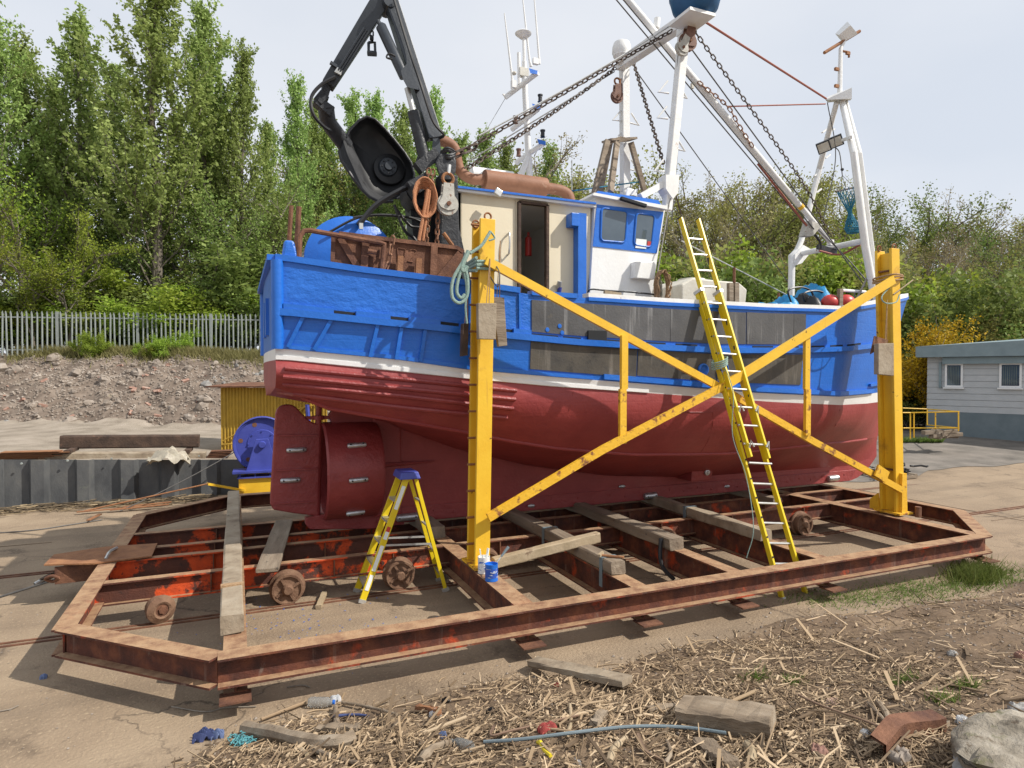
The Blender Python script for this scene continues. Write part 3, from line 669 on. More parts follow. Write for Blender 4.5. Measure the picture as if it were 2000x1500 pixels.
# winch sheave
wW = 15.6; wc = at(512, 866, w=wW); an = (Vector((-wc.x, -wc.y, 0))).normalized()
wi = thing('cable_winch', 'large blue cable wheel on a blue stand beside the yellow shed', 'winch', tuple(at(512, 934, w=wW)))
rw = 53 / 1260 * wW * 1.0
rim = MB().lathe([(rw * .97, .11), (rw, .1), (rw, .075), (rw * .9, .06), (rw * .88, 0), (rw * .9, -.06), (rw, -.075), (rw, -.1), (rw * .97, -.11)], wc, an, 40).build('wheel_rim', 'wheelblue', wi, smooth=True)
MB().lathe([(.0001, .05), (rw * .5, .05), (rw * .52, .03), (rw * .93, .03), (rw * .93, -.03), (.0001, -.03)], wc, an, 40).build('wheel_disc', 'wheelblue', wi, smooth=True)
e1 = Vector((0, 0, 1)); e2 = an.cross(e1).normalized()
for k in range(6):
    a = k * math.pi / 3 + .35; p = wc + (e1 * math.cos(a) + e2 * math.sin(a)) * rw * .74
    MB().lathe([(.0001, .035), (.055, .035), (.055, .031)], p, an, 12).build('lightening_hole', 'rust', wi)
for k in range(8):
    a = k * math.pi / 4; p = wc + (e1 * math.cos(a) + e2 * math.sin(a)) * rw * .46; MB().lathe([(.0001, .075), (.018, .075), (.018, .05)], p, an, 6).build('bolt', 'wheelblue', wi)
zbW = at(512, 917, w=wW).z
q0 = wc + an * .16
MB().hexa([q0 + e2 * .36 + Vector((0, 0, zbW - wc.z)), q0 - e2 * .36 + Vector((0, 0, zbW - wc.z)), q0 - e2 * .36 + an * .1 + Vector((0, 0, zbW - wc.z)), q0 + e2 * .36 + an * .1 + Vector((0, 0, zbW - wc.z))],
          [q0 + e2 * .14 + Vector((0, 0, .13)), q0 - e2 * .14 + Vector((0, 0, .13)), q0 - e2 * .14 + an * .1 + Vector((0, 0, .13)), q0 + e2 * .14 + an * .1 + Vector((0, 0, .13))]).build('pedestal', 'wheelblue', wi, bevel=.01)
MB().lathe([(.0001, .34), (.07, .34), (.085, .3), (.085, .1)], wc, an, 16).build('axle_hub', 'wheelblue', wi, smooth=True)
MB().bar(Vector((wc.x, wc.y, zbW)) - e2 * .75 + an * .12, Vector((wc.x, wc.y, zbW)) + e2 * .65 + an * .12, .55, .05).build('base_plate', 'wheelblue', wi)
MB().bar(Vector((wc.x, wc.y, zbW - .13)) - e2 * .7 + an * .12, Vector((wc.x, wc.y, zbW - .13)) + e2 * .55 + an * .12, .5, .03).build('base_plate', 'wheelblue', wi)
for k in range(4):
    c = Vector((wc.x, wc.y, zbW - .07)) + e2 * (-.5 + k * .33) + an * .3; MB().bar(c - an * .2, c + an * .05, .02, .1).build('gusset', 'wheelblue', wi)
pl = MB().hexa(*[[Vector((wc.x, wc.y, z)) + e2 * a + an * b for a, b in ((-.8, -.4), (.52, -.4), (.52, .3), (-.8, .3))] for z in (-.02, zbW - .15)]).build('winch_plinth', 'yellow', bevel=.01)
tag(pl, 'bright yellow steel plinth carrying the blue cable wheel', 'plinth')
MB_ = MB().bar(at(405, 945, w=14.6), at(478, 958, w=15.2), .12, .05).build('yellow_bar', 'yellow'); tag(MB_, 'yellow steel bar poking out left of the winch plinth', 'bar')
# wires on the left
def wire(name, pts, r, m, label, cat='wire', s=.0):
    return tag(MB().tube(sag(pts[0], pts[1], s) if len(pts) == 2 else curve(pts, 30), r, 6).build(name, m, smooth=True), label, cat)
wire('winch_cable', [at(463, 880, w=15.4), at(235, 998, Z=.03)], .012, 'wire', 'taut steel cable running down from the blue cable wheel', 'cable', .05)
wire('rusty_rod', [at(410, 944, w=14.6), at(165, 998, Z=.06)], .018, 'rust_light', 'long thin rusty rod leaning from the yellow bar to the ground', 'rod', 0)
wire('haul_cable', [at(130, 1125, Z=.35), at(-60, 1185, Z=.02)], .016, 'wire', 'dark haul cable running off left from the cradle towing hook', 'cable', .0)
wire('slack_wire', [at(-40, 1043, Z=.015), at(60, 1036, Z=.015), at(130, 1026, Z=.015), at(200, 1015, Z=.02)], .011, 'wire', 'thin slack wire lying on the concrete below the sheet piles', 'wire')
# debris along the foot of the wall
m = MB(); rs = random.Random(8)
for i in range(650):
    s = rs.uniform(1.0, wl_); o = .2 + abs(rs.gauss(0, .28)) + .35 * max(0, (s - 4) / 3.4) * rs.random(); p = WALL_A + wu * s + wnrm * o; L_ = rs.uniform(.08, .5)
    a = rs.gauss(math.atan2(wu.y, wu.x), .5); z = rs.uniform(.01, .07 + .05 * max(0, 1 - o)); d = Vector((math.cos(a), math.sin(a), rs.uniform(-.06, .06)))
    m.tube([(p.x, p.y, z), tuple(Vector((p.x, p.y, z)) + d * L_)], rs.uniform(.004, .012), 4)
m.build('wall_foot_debris', 'debris', kind='stuff')
for i, (a, b) in enumerate((((150, 1000), (330, 985)), ((172, 1016), (196, 1004)), ((240, 990), (335, 980)), ((215, 996), (300, 988)))):
    tag(MB().bar(at(a[0], a[1], Z=.06), at(b[0], b[1], Z=.08), .07, .02).build('rusty_strip', 'rust_light'), ['long rusty strip lying at the foot of the sheet piles', 'short reddish plank end in the wall foot debris', 'rusty strip nearest the yellow bar in the debris', 'rusty strip between others at the wall foot'][i], 'scrap metal')
# ================================================================== THE CRADLE
YN, YF, XL, XR, YC = 6.16, 14.15, -1.55, 11.95, 10.15
cr = thing('boat_cradle', 'long rusty steel slipway cradle with yellow side posts carrying the boat', 'cradle', (5.2, YC, 0))
ZT = .52
def ib(a, b, m='beam', z=ZT, depth=.26, wd=.2, name='beam'): return MB().ibeam((a[0], a[1], z), (b[0], b[1], z), depth, wd).build(name, m, cr)
ib((-.16, YN), (10.48, YN), name='side_beam'); ib((-.16, YF), (10.48, YF), name='side_beam')
ib((-.16, YN), (XL, 7.46), z=ZT - .003, name='end_beam'); ib((-.16, YF), (XL, 12.86), z=ZT - .003, name='end_beam')
ib((10.48, YN), (XR, 7.46), z=ZT - .003, name='end_beam'); ib((10.48, YF), (XR, 12.86), z=ZT - .003, name='end_beam')
ib((XL, 7.42), (XL, 12.9), z=ZT - .006, name='end_beam'); ib((XR, 7.42), (XR, 12.9), z=ZT - .006, name='end_beam')
CX = [(-.02, .2), (2.83, .22), (4.3, .2), (5.72, .2), (7.22, .2), (10.45, .24)]
for x, wd in CX: ib((x, YN + .01), (x, YF), 'beam', ZT - .009, .36, wd, 'cross_beam')
LY = (8.9, 9.86, 10.44, 11.4)
for i, y in enumerate(LY):
    # stern end keeps its orange primer
    MB().ibeam((XL, y, ZT - .012), (2.8, y, ZT - .012), .27, .13).build('rail_beam', 'beam_orange', cr); MB().ibeam((2.8, y, ZT - .012), (XR, y, ZT - .012), .27, .13).build('rail_beam', 'beam', cr)
    for x in (-.3, 1.2, 2.0, 3.6, 5.0, 6.5, 8.0, 9.7): MB().box((x, y - .035, ZT - .15), (.014, .055, .22)).build('stiffener', 'rust', cr)
# towing nose
MB().plate([(XL + .5, 9.8, ZT + .004), (XL - .15, 9.72, ZT + .004), (XL - .72, 9.9, ZT + .004), (XL - .72, 10.4, ZT + .004), (XL - .15, 10.58, ZT + .004), (XL + .5, 10.5, ZT + .004)], (0, 0, 1), .018).build('tow_plate', 'rust_light', cr)
for y in (9.88, 10.42): MB().bar((XL + .1, y, ZT - .13), (XL - .6, y, ZT - .13), .02, .22).build('tow_cheek', 'rust', cr)
MB().tube(curve([(XL - .55, 9.86, .36), (XL - .62, 9.84, .4), (XL - .7, 9.88, .36), (XL - .62, 9.9, .31), (XL - .55, 9.86, .36)], 20), .02, 8).build('tow_shackle', 'rust', cr)
chain_mb([at(132, 1108, Z=.36), at(80, 1135, Z=.22)], .14, .08, .017).build('tow_chain', 'chain', cr)
MB().lathe([(.02, 0), (.024, .02), (.024, .14), (.02, .16)], at(92, 1128, Z=.25), (-.7, -.6, -.25), 8).build('cable_ferrule', 'alu', cr)
# wheels
def wheel(x, y, r=.2):
    wm = MB().lathe([(.05, .06), (r * .62, .045), (r * .8, .05), (r * .83, .07), (r * .97, .07), (r * 1.0, .05), (r * .98, -.03), (r * 1.14, -.045), (r * 1.14, -.075), (r * .85, -.075), (.05, -.06)], (x, y, r), (0, -1, 0), 28)
    w = wm.build('wheel', 'wheel', cr, smooth=True)
    MB().lathe([(.0001, .12), (.05, .12), (.06, .1), (.075, .07), (.08, .03)], (x, y, r), (0, -1, 0), 12).build('hub', 'wheel', w, smooth=True)
    for k in range(4):
        a = k * math.pi / 2 + .5; MB().bar((x + .06 * math.cos(a), y - .065, r + .06 * math.sin(a)), (x + r * .8 * math.cos(a), y - .065, r + r * .8 * math.sin(a)), .03, .03, (0, 1, 0)).build('spoke', 'wheel', w)
    MB().tube([(x, y - .02, r), (x, y + .3, r)], .03, 8).build('axle', 'rust', w)
for x in (.6, 2.07, 3.35, 6.55, 9.6): wheel(x, 8.79)
for x in (.7, 2.2, 4.8, 9.6): wheel(x, 11.54)
# the loose roller near the left end
w = MB().lathe([(.075, .09), (.1, .1), (.13, .08), (.165, .06), (.165, .02), (.13, -.02), (.13, -.1)], (-.86, 8.74, .165), (.5, -1, 0), 24).build('roller', 'wheel', cr, smooth=True)
MB().lathe([(.0001, .1), (.045, .1), (.05, .08), (.085, .08), (.09, .05)], (-.86, 8.74, .165), (.5, -1, 0), 6).build('roller_cap', 'rust', w)
# feet plates under the near beam
for x in (-.02, 2.83, 4.3, 5.72, 7.22, 10.45): MB().box((x, 6.1, .152), (.26, .22, .016)).build('foot_plate', 'rust', cr)
# posts: H-section, narrow faces to the camera
def post(x0, x1, y, ztop, nm):
    b, t = Vector((x0, y, ZT)), Vector((x1, y, ztop)); dv = (t - b).normalized()
    p = MB(); wd, dp, tf = .2, .32, .05
    for yy in (y + tf / 2, y + dp - tf / 2): p.hexa([(x0 - wd / 2, yy - tf / 2, ZT - .01), (x0 + wd / 2, yy - tf / 2, ZT - .01), (x0 + wd / 2, yy + tf / 2, ZT - .01), (x0 - wd / 2, yy + tf / 2, ZT - .01)], [(x1 - wd / 2, yy - tf / 2, ztop), (x1 + wd / 2, yy - tf / 2, ztop), (x1 + wd / 2, yy + tf / 2, ztop), (x1 - wd / 2, yy + tf / 2, ztop)])
    p.hexa([(x0 - .012, y + tf, ZT), (x0 + .09, y + tf, ZT), (x0 + .09, y + dp - tf, ZT), (x0 - .012, y + dp - tf, ZT)], [(x1 - .012, y + tf, ztop - .06), (x1 + .09, y + tf, ztop - .06), (x1 + .09, y + dp - tf, ztop - .06), (x1 - .012, y + dp - tf, ztop - .06)])
    return p.build('post', 'yellow', cr, bevel=.006)
ZPL, ZPR = 4.93, 5.12
pl_ = post(2.85, 2.93, 7.6, ZPL, 'l'); pr_ = post(10.6, 10.4, 7.6, ZPR, 'r')
for k in range(13):
    z = .8 + k * .34; x = 2.85 + .08 * (z - ZT) / (ZPL - ZT); MB().tube([(x - .16, 7.78, z), (x - .02, 7.78, z)], .016, 6).build('bolt', 'rust_light', pl_)
for z in (4.75, 4.55, 3.4, 3.2, 1.3): x = 10.6 - .2 * (z - ZT) / (ZPR - ZT); MB().bar((x - .08, 7.76, z), (x + .02, 7.76, z), .22, .025).build('rung', 'rust', pr_)
def eye(c, par, ax=(1, 0, 0)):
    ax = Vector(ax).normalized(); e = Vector((0, 0, 1)); MB().tube([Vector(c) + (e * math.cos(a) + ax * math.sin(a)) * .045 for a in np.linspace(0, 6.283, 13)], .013, 6, False).build('eye_bolt', 'rust_light', par)
eye((2.95, 7.66, ZPL + .04), pl_); eye((2.86, 7.86, ZPL - .02), pl_); eye((10.42, 7.64, ZPR + .04), pr_); eye((10.34, 7.86, ZPR + .04), pr_)
# post feet, rusty
MB().box((2.85, 7.72, .56), (.3, .5, .03)).build('base_plate', 'yellow_rust', cr); MB().box((10.6, 7.74, .56), (.34, .5, .03)).build('base_plate', 'yellow_rust', cr)
MB().plate([(10.5, 7.93, .55), (10.5, 8.12, .55), (10.48, 8.1, .72), (10.46, 7.93, .86)], (1, 0, 0), .03).build('gusset', 'yellow', cr)
MB().hexa([(10.56, 7.545, .56), (10.7, 7.545, .56), (10.7, 7.598, .56), (10.56, 7.598, .56)], [(10.56, 7.545, 1.25), (10.67, 7.545, 1.25), (10.67, 7.598, 1.25), (10.56, 7.598, 1.25)]).build('clamp_channel', 'yellow_rust', cr)
yB = 7.52
bp = lambda px, py: at(px, py, Y=yB)
def brace(a, b, m, y=yB, wd=.1): return MB().bar(at(a[0], a[1], Y=y), at(b[0], b[1], Y=y), .06, wd, (0, -1, 0)).build('brace', m, cr, bevel=.004) 
def brace2(pts, ms, y, wd=.105):
    P_ = [at(p[0], p[1], Y=y) for p in pts]
    for a, b, m in zip(P_[:-1], P_[1:], ms):
        d = (b - a).normalized(); n_ = Vector((-d.z, 0, d.x))
        MB().hexa([a - n_ * wd / 2, b - n_ * wd / 2, b + n_ * wd / 2, a + n_ * wd / 2], [v + Vector((0, .06, 0)) for v in (a - n_ * wd / 2, b - n_ * wd / 2, b + n_ * wd / 2, a + n_ * wd / 2)]).build('brace', m, cr)
brace2([(950, 508), (1400, 752)], ['yellow'], 7.5); brace2([(1400, 752), (1590, 862), (1765, 958)], ['yellow_rust', 'yellow_rust'], 7.505)
brace2([(955, 1012), (1180, 878), (1420, 752)], ['yellow_rust', 'yellow_rust'], 7.43); brace2([(1420, 752), (1748, 546)], ['yellow'], 7.43, .13)
def strut(a, b, m): 
    p, q_ = at(a[0], a[1], Y=7.49), at(b[0], b[1], Y=7.49); MB().hexa([(p.x - .05, 7.465, q_.z), (p.x + .05, 7.465, q_.z), (p.x + .05, 7.52, q_.z), (p.x - .05, 7.52, q_.z)], [(p.x - .05, 7.465, p.z), (p.x + .05, 7.465, p.z), (p.x + .05, 7.52, p.z), (p.x - .05, 7.52, p.z)]).build('strut', m, cr)
strut((1219, 655), (1216, 760), 'yellow'); strut((1216, 760), (1215, 866), 'yellow_rust'); strut((1576, 655), (1577, 760), 'yellow'); strut((1577, 760), (1578, 850), 'yellow_rust')
MB().box(at(1722, 925, Y=7.47), (.3, .03, .2), Matrix.Rotation(R(28), 3, 'Y')).build('gusset', 'yellow_rust', cr)
MB().tube([at(1793, 1010, Z=.5), at(1793, 1010, Z=.5) + Vector((0, 0, .18))], .05, 8).build('stub', 'rust', cr)

# ------------------------------------------------------------------ timbers lying on the cradle
beam_thing('timber_baulk', 'long pale squared baulk with mossy end across the left of the cradle', 'timber', (-.05, 6.62, .615), (-.05, 13.6, .615), .21, .18, 'wood', jit=.008, seed=2)
tag(MB().box((-.05, 7.55, .62), (.225, .07, .2)).build('rope_band', 'rope_tan'), 'pale strap wound round the mossy-ended baulk', 'strap')
pp = [at(555, 1018, Z=.56), at(522, 1114, Z=.56)]
beam_thing('plank', 'loose grey plank leaning across the cradle beams below the rudder', 'plank', pp[0], pp[1], .27, .045, 'wood_x', seed=3)
beam_thing('timber_bearer', 'dark bearer timber left of the claw hammer under the keel', 'timber', (4.28, 10.5, .6), (4.3, 6.72, .6), .2, .16, 'wood_x', jit=.01, seed=4)
beam_thing('timber_bearer', 'dark bearer timber in the middle of the three under the keel', 'timber', (5.6, 10.6, .6), (5.66, 7.35, .6), .24, .17, 'wood_x', jit=.01, seed=5)
beam_thing('timber_bearer', 'paler bearer timber nearest the extension ladder', 'timber', (7.25, 10.6, .6), (7.15, 7.2, .6), .2, .16, 'wood', jit=.01, seed=6)
beam_thing('timber_bearer', 'short round-edged bearer just behind the stepladder under the keel', 'timber', (2.75, 10.5, .6), (2.75, 9.3, .6), .28, .18, 'wood_x', jit=.012, seed=7)
beam_thing('timber_bearer', 'short bearer under the forefoot at the bow', 'timber', (9.4, 10.5, .565), (9.4, 9.2, .565), .2, .12, 'wood_x', seed=8)
beam_thing('timber_batten', 'square pale batten smeared with yellow paint from the left post to a bearer', 'timber', (2.98, 7.55, .59), (4.55, 7.62, .75), .12, .13, 'wood_pale', seed=9)
for k, (x, y, l) in enumerate(((4.3, 6.95, 'grey webbing strap hanging round the bearer end by the hammer'), (4.3, 8.6, 'grey webbing strap round the middle of the left bearer'), (7.2, 9.0, 'grey webbing strap round the bearer near the ladder'))):
    m = MB().box((x, y, .685), (.215, .07, .006)); m.box((x - .112, y, .5), (.006, .07, .37)); m.box((x + .112, y, .5), (.006, .07, .37))
    tag(m.build('webbing_strap', 'plinth'), l, 'strap')
tag(MB().tube(curve([(5.5, 7.5, .66), (5.46, 7.46, .4), (5.48, 7.4, .25), (5.58, 7.3, .12)], 12), .03, 6).build('strap_tail', 'hose'), 'black strap hanging off the middle bearer', 'strap')
hm = thing('hammer', 'claw hammer with wooden handle lying on the left bearer end', 'hammer', (4.3, 6.85, .69))
MB().tube([(4.2, 6.98, .7), (4.42, 6.78, .7)], .017, 8).build('handle', 'rust_light', hm); MB().bar((4.15, 6.93, .71), (4.27, 7.04, .71), .035, .035).build('head', 'wood_pale', hm)
tag(MB().tube(curve([at(206, 1092, Z=.54), at(214, 1078, Z=.6), at(228, 1070, Z=.54)], 10), .02, 6).build('strap_scrap', 'alu'), 'pale blue webbing scrap on the tow plate', 'strap')
beam_thing('wood_offcut', 'splintered wood offcut standing on the concrete left of the stepladder', 'timber', at(622, 1186, Z=.03), at(634, 1158, Z=.05), .07, .05, 'wood_pale', seed=12)
# ================================================================== THE BOAT
boat = thing('fishing_boat', 'blue, white and red wooden fishing boat standing on the rusty cradle', 'boat', (6.5, YC, .62))
X0 = .45
_su = [0, .06, .15, .32, .5, .62, .72, .82, .9, .95, .98, 1.0]; _sb = [.84, .89, .95, 1.0, 1.0, .975, .90, .71, .46, .255, .12, .03]
def shape(u): return float(np.interp(u, _su, _sb))
_lu = [0, .06, .15, .32, .5, .62, .72, .82, .9, .95, .98, 1.0]; _lb = [.98, .98, 1.0, 1.0, .98, .92, .82, .62, .4, .23, .12, .05]
def lshape(u): return float(np.interp(u, _lu, _lb))
def feature(pix, B, Xe, shp, zend=None):
    Xs, Zs = [], []
    for px, py in pix:
        X = 5
        for _ in range(30):
            b = B * shp(min(1, max(0, (X - X0) / (Xe - X0)))); P = at(px, py, Y=YC - b); X = .5 * X + .5 * P.x
        Xs.append(P.x); Zs.append(P.z)
    if zend is not None: Xs.append(Xe); Zs.append(zend)
    o = np.argsort(Xs); return np.array(Xs)[o], np.array(Zs)[o]
rail = feature([(548, 508), (700, 531), (905, 556), (1030, 574), (1115, 580), (1300, 592), (1500, 602), (1640, 606)], 2.2, 14.2, shape, 4.74)
guard = feature([(553, 609), (700, 624), (900, 645), (1000, 656), (1125, 668), (1250, 676), (1400, 684), (1560, 684), (1650, 681)], 2.2, 13.8, shape, 3.72)
wtop = feature([(552, 681), (780, 703), (915, 722), (1080, 736), (1300, 753), (1475, 767), (1640, 775)], 2.16, 13.45, shape, 2.62)
wbot = feature([(555, 703), (780, 726), (915, 740), (1080, 755), (1300, 770), (1510, 785), (1640, 791)], 2.13, 13.41, shape, 2.38)
chine = feature([(545, 757), (640, 797), (910, 844), (1000, 862), (1090, 876), (1240, 888), (1420, 886), (1590, 868)], 1.7, 13.25, lshape, 1.55)
FE = []     # (z(X), b(u), Xe)
def zf_(t): return lambda X: float(np.interp(X, t[0], t[1]))
FE.append((zf_(rail), lambda u: 2.2 * shape(u), 14.2)); FE.append((zf_(guard), lambda u: 2.2 * shape(u), 13.8))
FE.append((zf_(wtop), lambda u: 2.16 * shape(u), 13.45)); FE.append((zf_(wbot), lambda u: 2.13 * shape(u), 13.41))
zg_t = ([.45, 1.2, 1.9, 2.4, 3.3, 4.6, 6.2, 8, 12.3, 13.1], [2.66, 2.5, 2.36, 2.1, 1.75, 1.4, 1.12, .98, .95, 1.1])
zg = lambda X: float(np.interp(X, *zg_t))
FE.append((zf_(chine), lambda u: 1.7 * lshape(u), 13.25))
FE.append((zg, lambda u: .1, 13.12))
def bowl(t, bulge): return t + bulge * math.sin(math.pi * t)
def hull_pt(u, k, t, s=-1, out=0.0):
    """u along, between feature k and k+1 at t; s=-1 is the side towards the camera"""
    (z0, b0, e0), (z1, b1, e1) = FE[k], FE[k + 1]
    Xa, Xb = X0 + u * (e0 - X0), X0 + u * (e1 - X0); za, zb, ba, bb = z0(Xa), z1(Xb), b0(u), b1(u)
    X = Xa + (Xb - Xa) * t; z = za + (zb - za) * t; b = ba + (bb - ba) * t
    full = min(1, max(0, (1 - u) / .25))
    if k == 3: b += (.16 * full) * math.sin(math.pi * t) ** .9          # rounded bilge
    if k == 4:
        fl = min(1, max(0, (u - .12) / .25))
        b -= .22 * fl * full * math.sin(math.pi * t); z -= (.12 * fl * full) * math.sin(math.pi * t)
    return Vector((X, YC + s * (b + out), z))
US = list(np.linspace(0, .7, 57)) + list(np.linspace(.7, 1, 34))[1:]
def hull_part(k, n, name, m, t0=0, t1=1, US=US, stern=True):
    mb = MB()
    for s in (-1, 1): mb.grid([[hull_pt(u, k, t0 + (t1 - t0) * j / n, s) for j in range(n + 1)] for u in US])
    # transom piece
    if stern: mb.grid([[hull_pt(0, k, t0 + (t1 - t0) * j / n, -1).lerp(hull_pt(0, k, t0 + (t1 - t0) * j / n, 1), i / 4) + Vector((-.04 * math.sin(math.pi * i / 4), 0, 0)) for j in range(n + 1)] for i in range(5)])
    return mb.build(name, m, boat, smooth=True)
bul = hull_part(0, 3, 'bulwark', 'blue_rough', US=[u for u in US if u < .255]); hull_part(0, 3, 'bulwark', 'blue_plank', US=[max(u for u in US if u < .255)] + [u for u in US if u >= .255], stern=False); hull_part(1, 3, 'topside', 'blue_plank'); hull_part(2, 2, 'boot_stripe', 'white')
bilge = hull_part(3, 8, 'bottom', 'red'); hull_part(4, 10, 'bottom', 'red')
# inner skin of the bulwark, deck
mb = MB()
for s in (-1, 1): mb.grid([[hull_pt(u, 0, t, s, -.09 if u < .97 else -.02) for t in (0, .5, 1)] for u in US])
mb.build('bulwark_lining', 'blue', boat, smooth=True)
MB().grid([[hull_pt(u, 0, .92, -1, -.05).lerp(hull_pt(u, 0, .92, 1, -.05), i / 4) for i in range(5)] for u in US]).build('deck', 'wood', boat)
# keel and deadwood
mb = MB(); KX = list(np.linspace(2.02, 12.4, 40)) + [12.6, 12.8, 12.95, 13.1, 13.2]
def kbot(X): return .62 if X < 12.3 else .62 + .5 * ((X - 12.3) / .9) ** 2
ktop = lambda X: zg(X) + .12 if X < 12.3 else zg(X) + .12 + (X - 12.3) * .5
for s in (-1, 1): mb.grid([[(X, YC + s * (.1 if z_ else .105), ktop(X) if z_ == 2 else (kbot(X) + .24 if z_ == 1 else kbot(X))) for z_ in (0, 1, 2)] for X in KX])
mb.grid([[(X, YC + s * .105, kbot(X)) for s in (-1, 1)] for X in KX]); mb.grid([[(2.02, YC + s * .1, z) for s in (-1, 1)] for z in (.62, 1.4, 2.45)])
mb.build('deadwood', 'red', boat)
MB().hexa([(x, YC + s, .62) for x, s in ((2.4, -.12), (12.35, -.12), (12.35, .12), (2.4, .12))], [(x, YC + s, .86) for x, s in ((2.4, -.12), (12.55, -.12), (12.55, .12), (2.4, .12))]).build('keel', 'red_rough', boat, bevel=.01)
MB().plate([at(597, 1012, Y=YC - .09), at(597, 1025, Y=YC - .09), at(606, 1034, Y=YC - .09), at(724, 1033, Y=YC - .09), at(790, 1024, Y=YC - .09), at(790, 985, Y=YC - .09), at(724, 1002, Y=YC - .09), at(640, 1004, Y=YC - .09)], (0, 1, 0), .18).build('sole_piece', 'red_rough', boat, bevel=.01)
# stem
mb = MB(); st = []
for k in range(5):
    for t in (0, .33, .66) if k < 4 else (0, .25, .5, .75, 1): st.append(hull_pt(1, k, t))
st = [Vector((p.x, YC, p.z)) for p in st]
ring = []
for i, p in enumerate(st): ring.append([(p.x - .12, YC - .075, p.z), (p.x + .045, YC - .05, p.z), (p.x + .045, YC + .05, p.z), (p.x - .12, YC + .075, p.z)])
n_red = 9
mb.grid(ring[:n_red + 1]); mb.build('stem_post', 'blue', boat)
MB().grid(ring[n_red:]).build('stem_foot', 'red', boat)
MB().box((14.1, YC, 4.74), (.16, .2, .1)).build('stem_head', 'white', boat, bevel=.02)
# rail cap
def sweep(fn, us, h, o0, o1, name, m, z0=0.0, sides=(-1, 1)):
    for s in sides:
        mb = MB(); rows = []
        for u in us:
            p = fn(u, s, 0); a, b = YC + s * (abs(p.y - YC) + o0), YC + s * (max(.01, abs(p.y - YC) + o1))
            rows.append([(p.x, a, p.z + z0), (p.x, a, p.z + z0 + h), (p.x, b, p.z + z0 + h), (p.x, b, p.z + z0), (p.x, a, p.z + z0)])
        mb.grid(rows); mb.add(rows[0][:4], [(0, 1, 2, 3)]); mb.add(rows[-1][:4], [(3, 2, 1, 0)]); mb.build(name, m, boat)
ptk = lambda k, t: (lambda u, s, o: hull_pt(u, k, t, s, o))
uX = lambda X, e=14.2: (X - X0) / (e - X0)
sweep(ptk(0, 0), [u for u in US if u < .235], .075, .03, -.13, 'rail_cap', 'blue', -.005)
sweep(ptk(0, 0), [u for u in US if .235 < u < .3], .065, .03, -.13, 'rail_cap', 'blue', -.015)
sweep(ptk(0, 0), [u for u in US if .3 <= u < .995], .06, .025, -.15, 'rail_cap', 'white_worn', .012)
sweep(ptk(0, 0), [u for u in US if .3 <= u < .995], .05, .035, -.05, 'rail_strake', 'blue', -.04)
sweep(ptk(1, 0), [u for u in US if u < .985], .085, .06, -.02, 'rubbing_strake', 'blue', -.045)
sweep(ptk(2, 0), [u for u in US if .33 < u < .84], .075, .05, -.02, 'rubbing_strake', 'blue', .02)
sweep(ptk(2, 0), [u for u in US if u < .33], .05, .022, -.02, 'rubbing_strake', 'blue', .005)
sweep(ptk(1, .82), [u for u in US if u > .8 and u < .985], .05, .05, -.02, 'rubbing_strake', 'blue', -.02)
sweep(ptk(2, .8), [u for u in US if u < .4], .05, .02, -.02, 'stripe_moulding', 'white', -.02)
# transom trim
MB().bar(hull_pt(0, 0, 0, -1) + Vector((-.02, 0, .03)), hull_pt(0, 0, 0, 1) + Vector((-.02, 0, .03)), .14, .07).build('rail_cap', 'blue', boat)
for s in (-1, 1): MB().tube([hull_pt(0, 0, 0, s) + Vector((.02, 0, 0)), hull_pt(0, 1, 0, s) + Vector((.02, 0, 0)), hull_pt(0, 2, 0, s) + Vector((.02, 0, 0))], .075, 10).build('quarter_post', 'blue', boat, smooth=True)
p = hull_pt(.012, 0, 0); MB().hexa([(p.x - .1, p.y + .0, p.z), (p.x + .12, p.y, p.z), (p.x + .12, p.y + .14, p.z), (p.x - .1, p.y + .14, p.z)], [(p.x - .06, p.y + .0, p.z + .26), (p.x + .05, p.y, p.z + .26), (p.x + .05, p.y + .12, p.z + .26), (p.x - .06, p.y + .12, p.z + .26)]).build('quarter_cleat', 'blue_rough', boat, bevel=.03)
for y in (9.5, 10.1): MB().box((.4, y, 3.75), (.04, .3, .5)).build('transom_hatch', 'blue', boat)
# nearest hull point behind a pixel
_S = []
for k in range(5):
    for u in np.linspace(0, 1, 260):
        for t in np.linspace(0, 1, 24): _S.append((hull_pt(u, k, t), u, k, t))
_A = np.array([tuple(s[0]) for s in _S]); _D = _A - _C; _W = _D @ _fw
_PX = 1000 + 1260 * (_D @ _rt) / _W; _PY = 750 - 1260 * (_D @ _up) / _W
def _pix(P):
    d = np.array(P) - _C; w = d @ _fw; return np.array((1000 + 1260 * (d @ _rt) / w, 750 - 1260 * (d @ _up) / w))
def onhull(px, py, out=.0):
    i = int(np.argmin((_PX - px) ** 2 + (_PY - py) ** 2)); s = _S[i]; u, k, t = s[1], s[2], s[3]
    for _ in range(5):
        f0 = _pix(hull_pt(u, k, t)); J = np.stack([(_pix(hull_pt(u + 1e-4, k, t)) - f0) / 1e-4, (_pix(hull_pt(u, k, t + 1e-4)) - f0) / 1e-4], 1)
        try: du, dt = np.linalg.solve(J, np.array((px, py)) - f0)
        except Exception: break
        u = min(1, max(0, u + float(np.clip(du, -.02, .02)))); t = min(1, max(0, t + float(np.clip(dt, -.2, .2))))
    return hull_pt(u, k, t, -1, out)
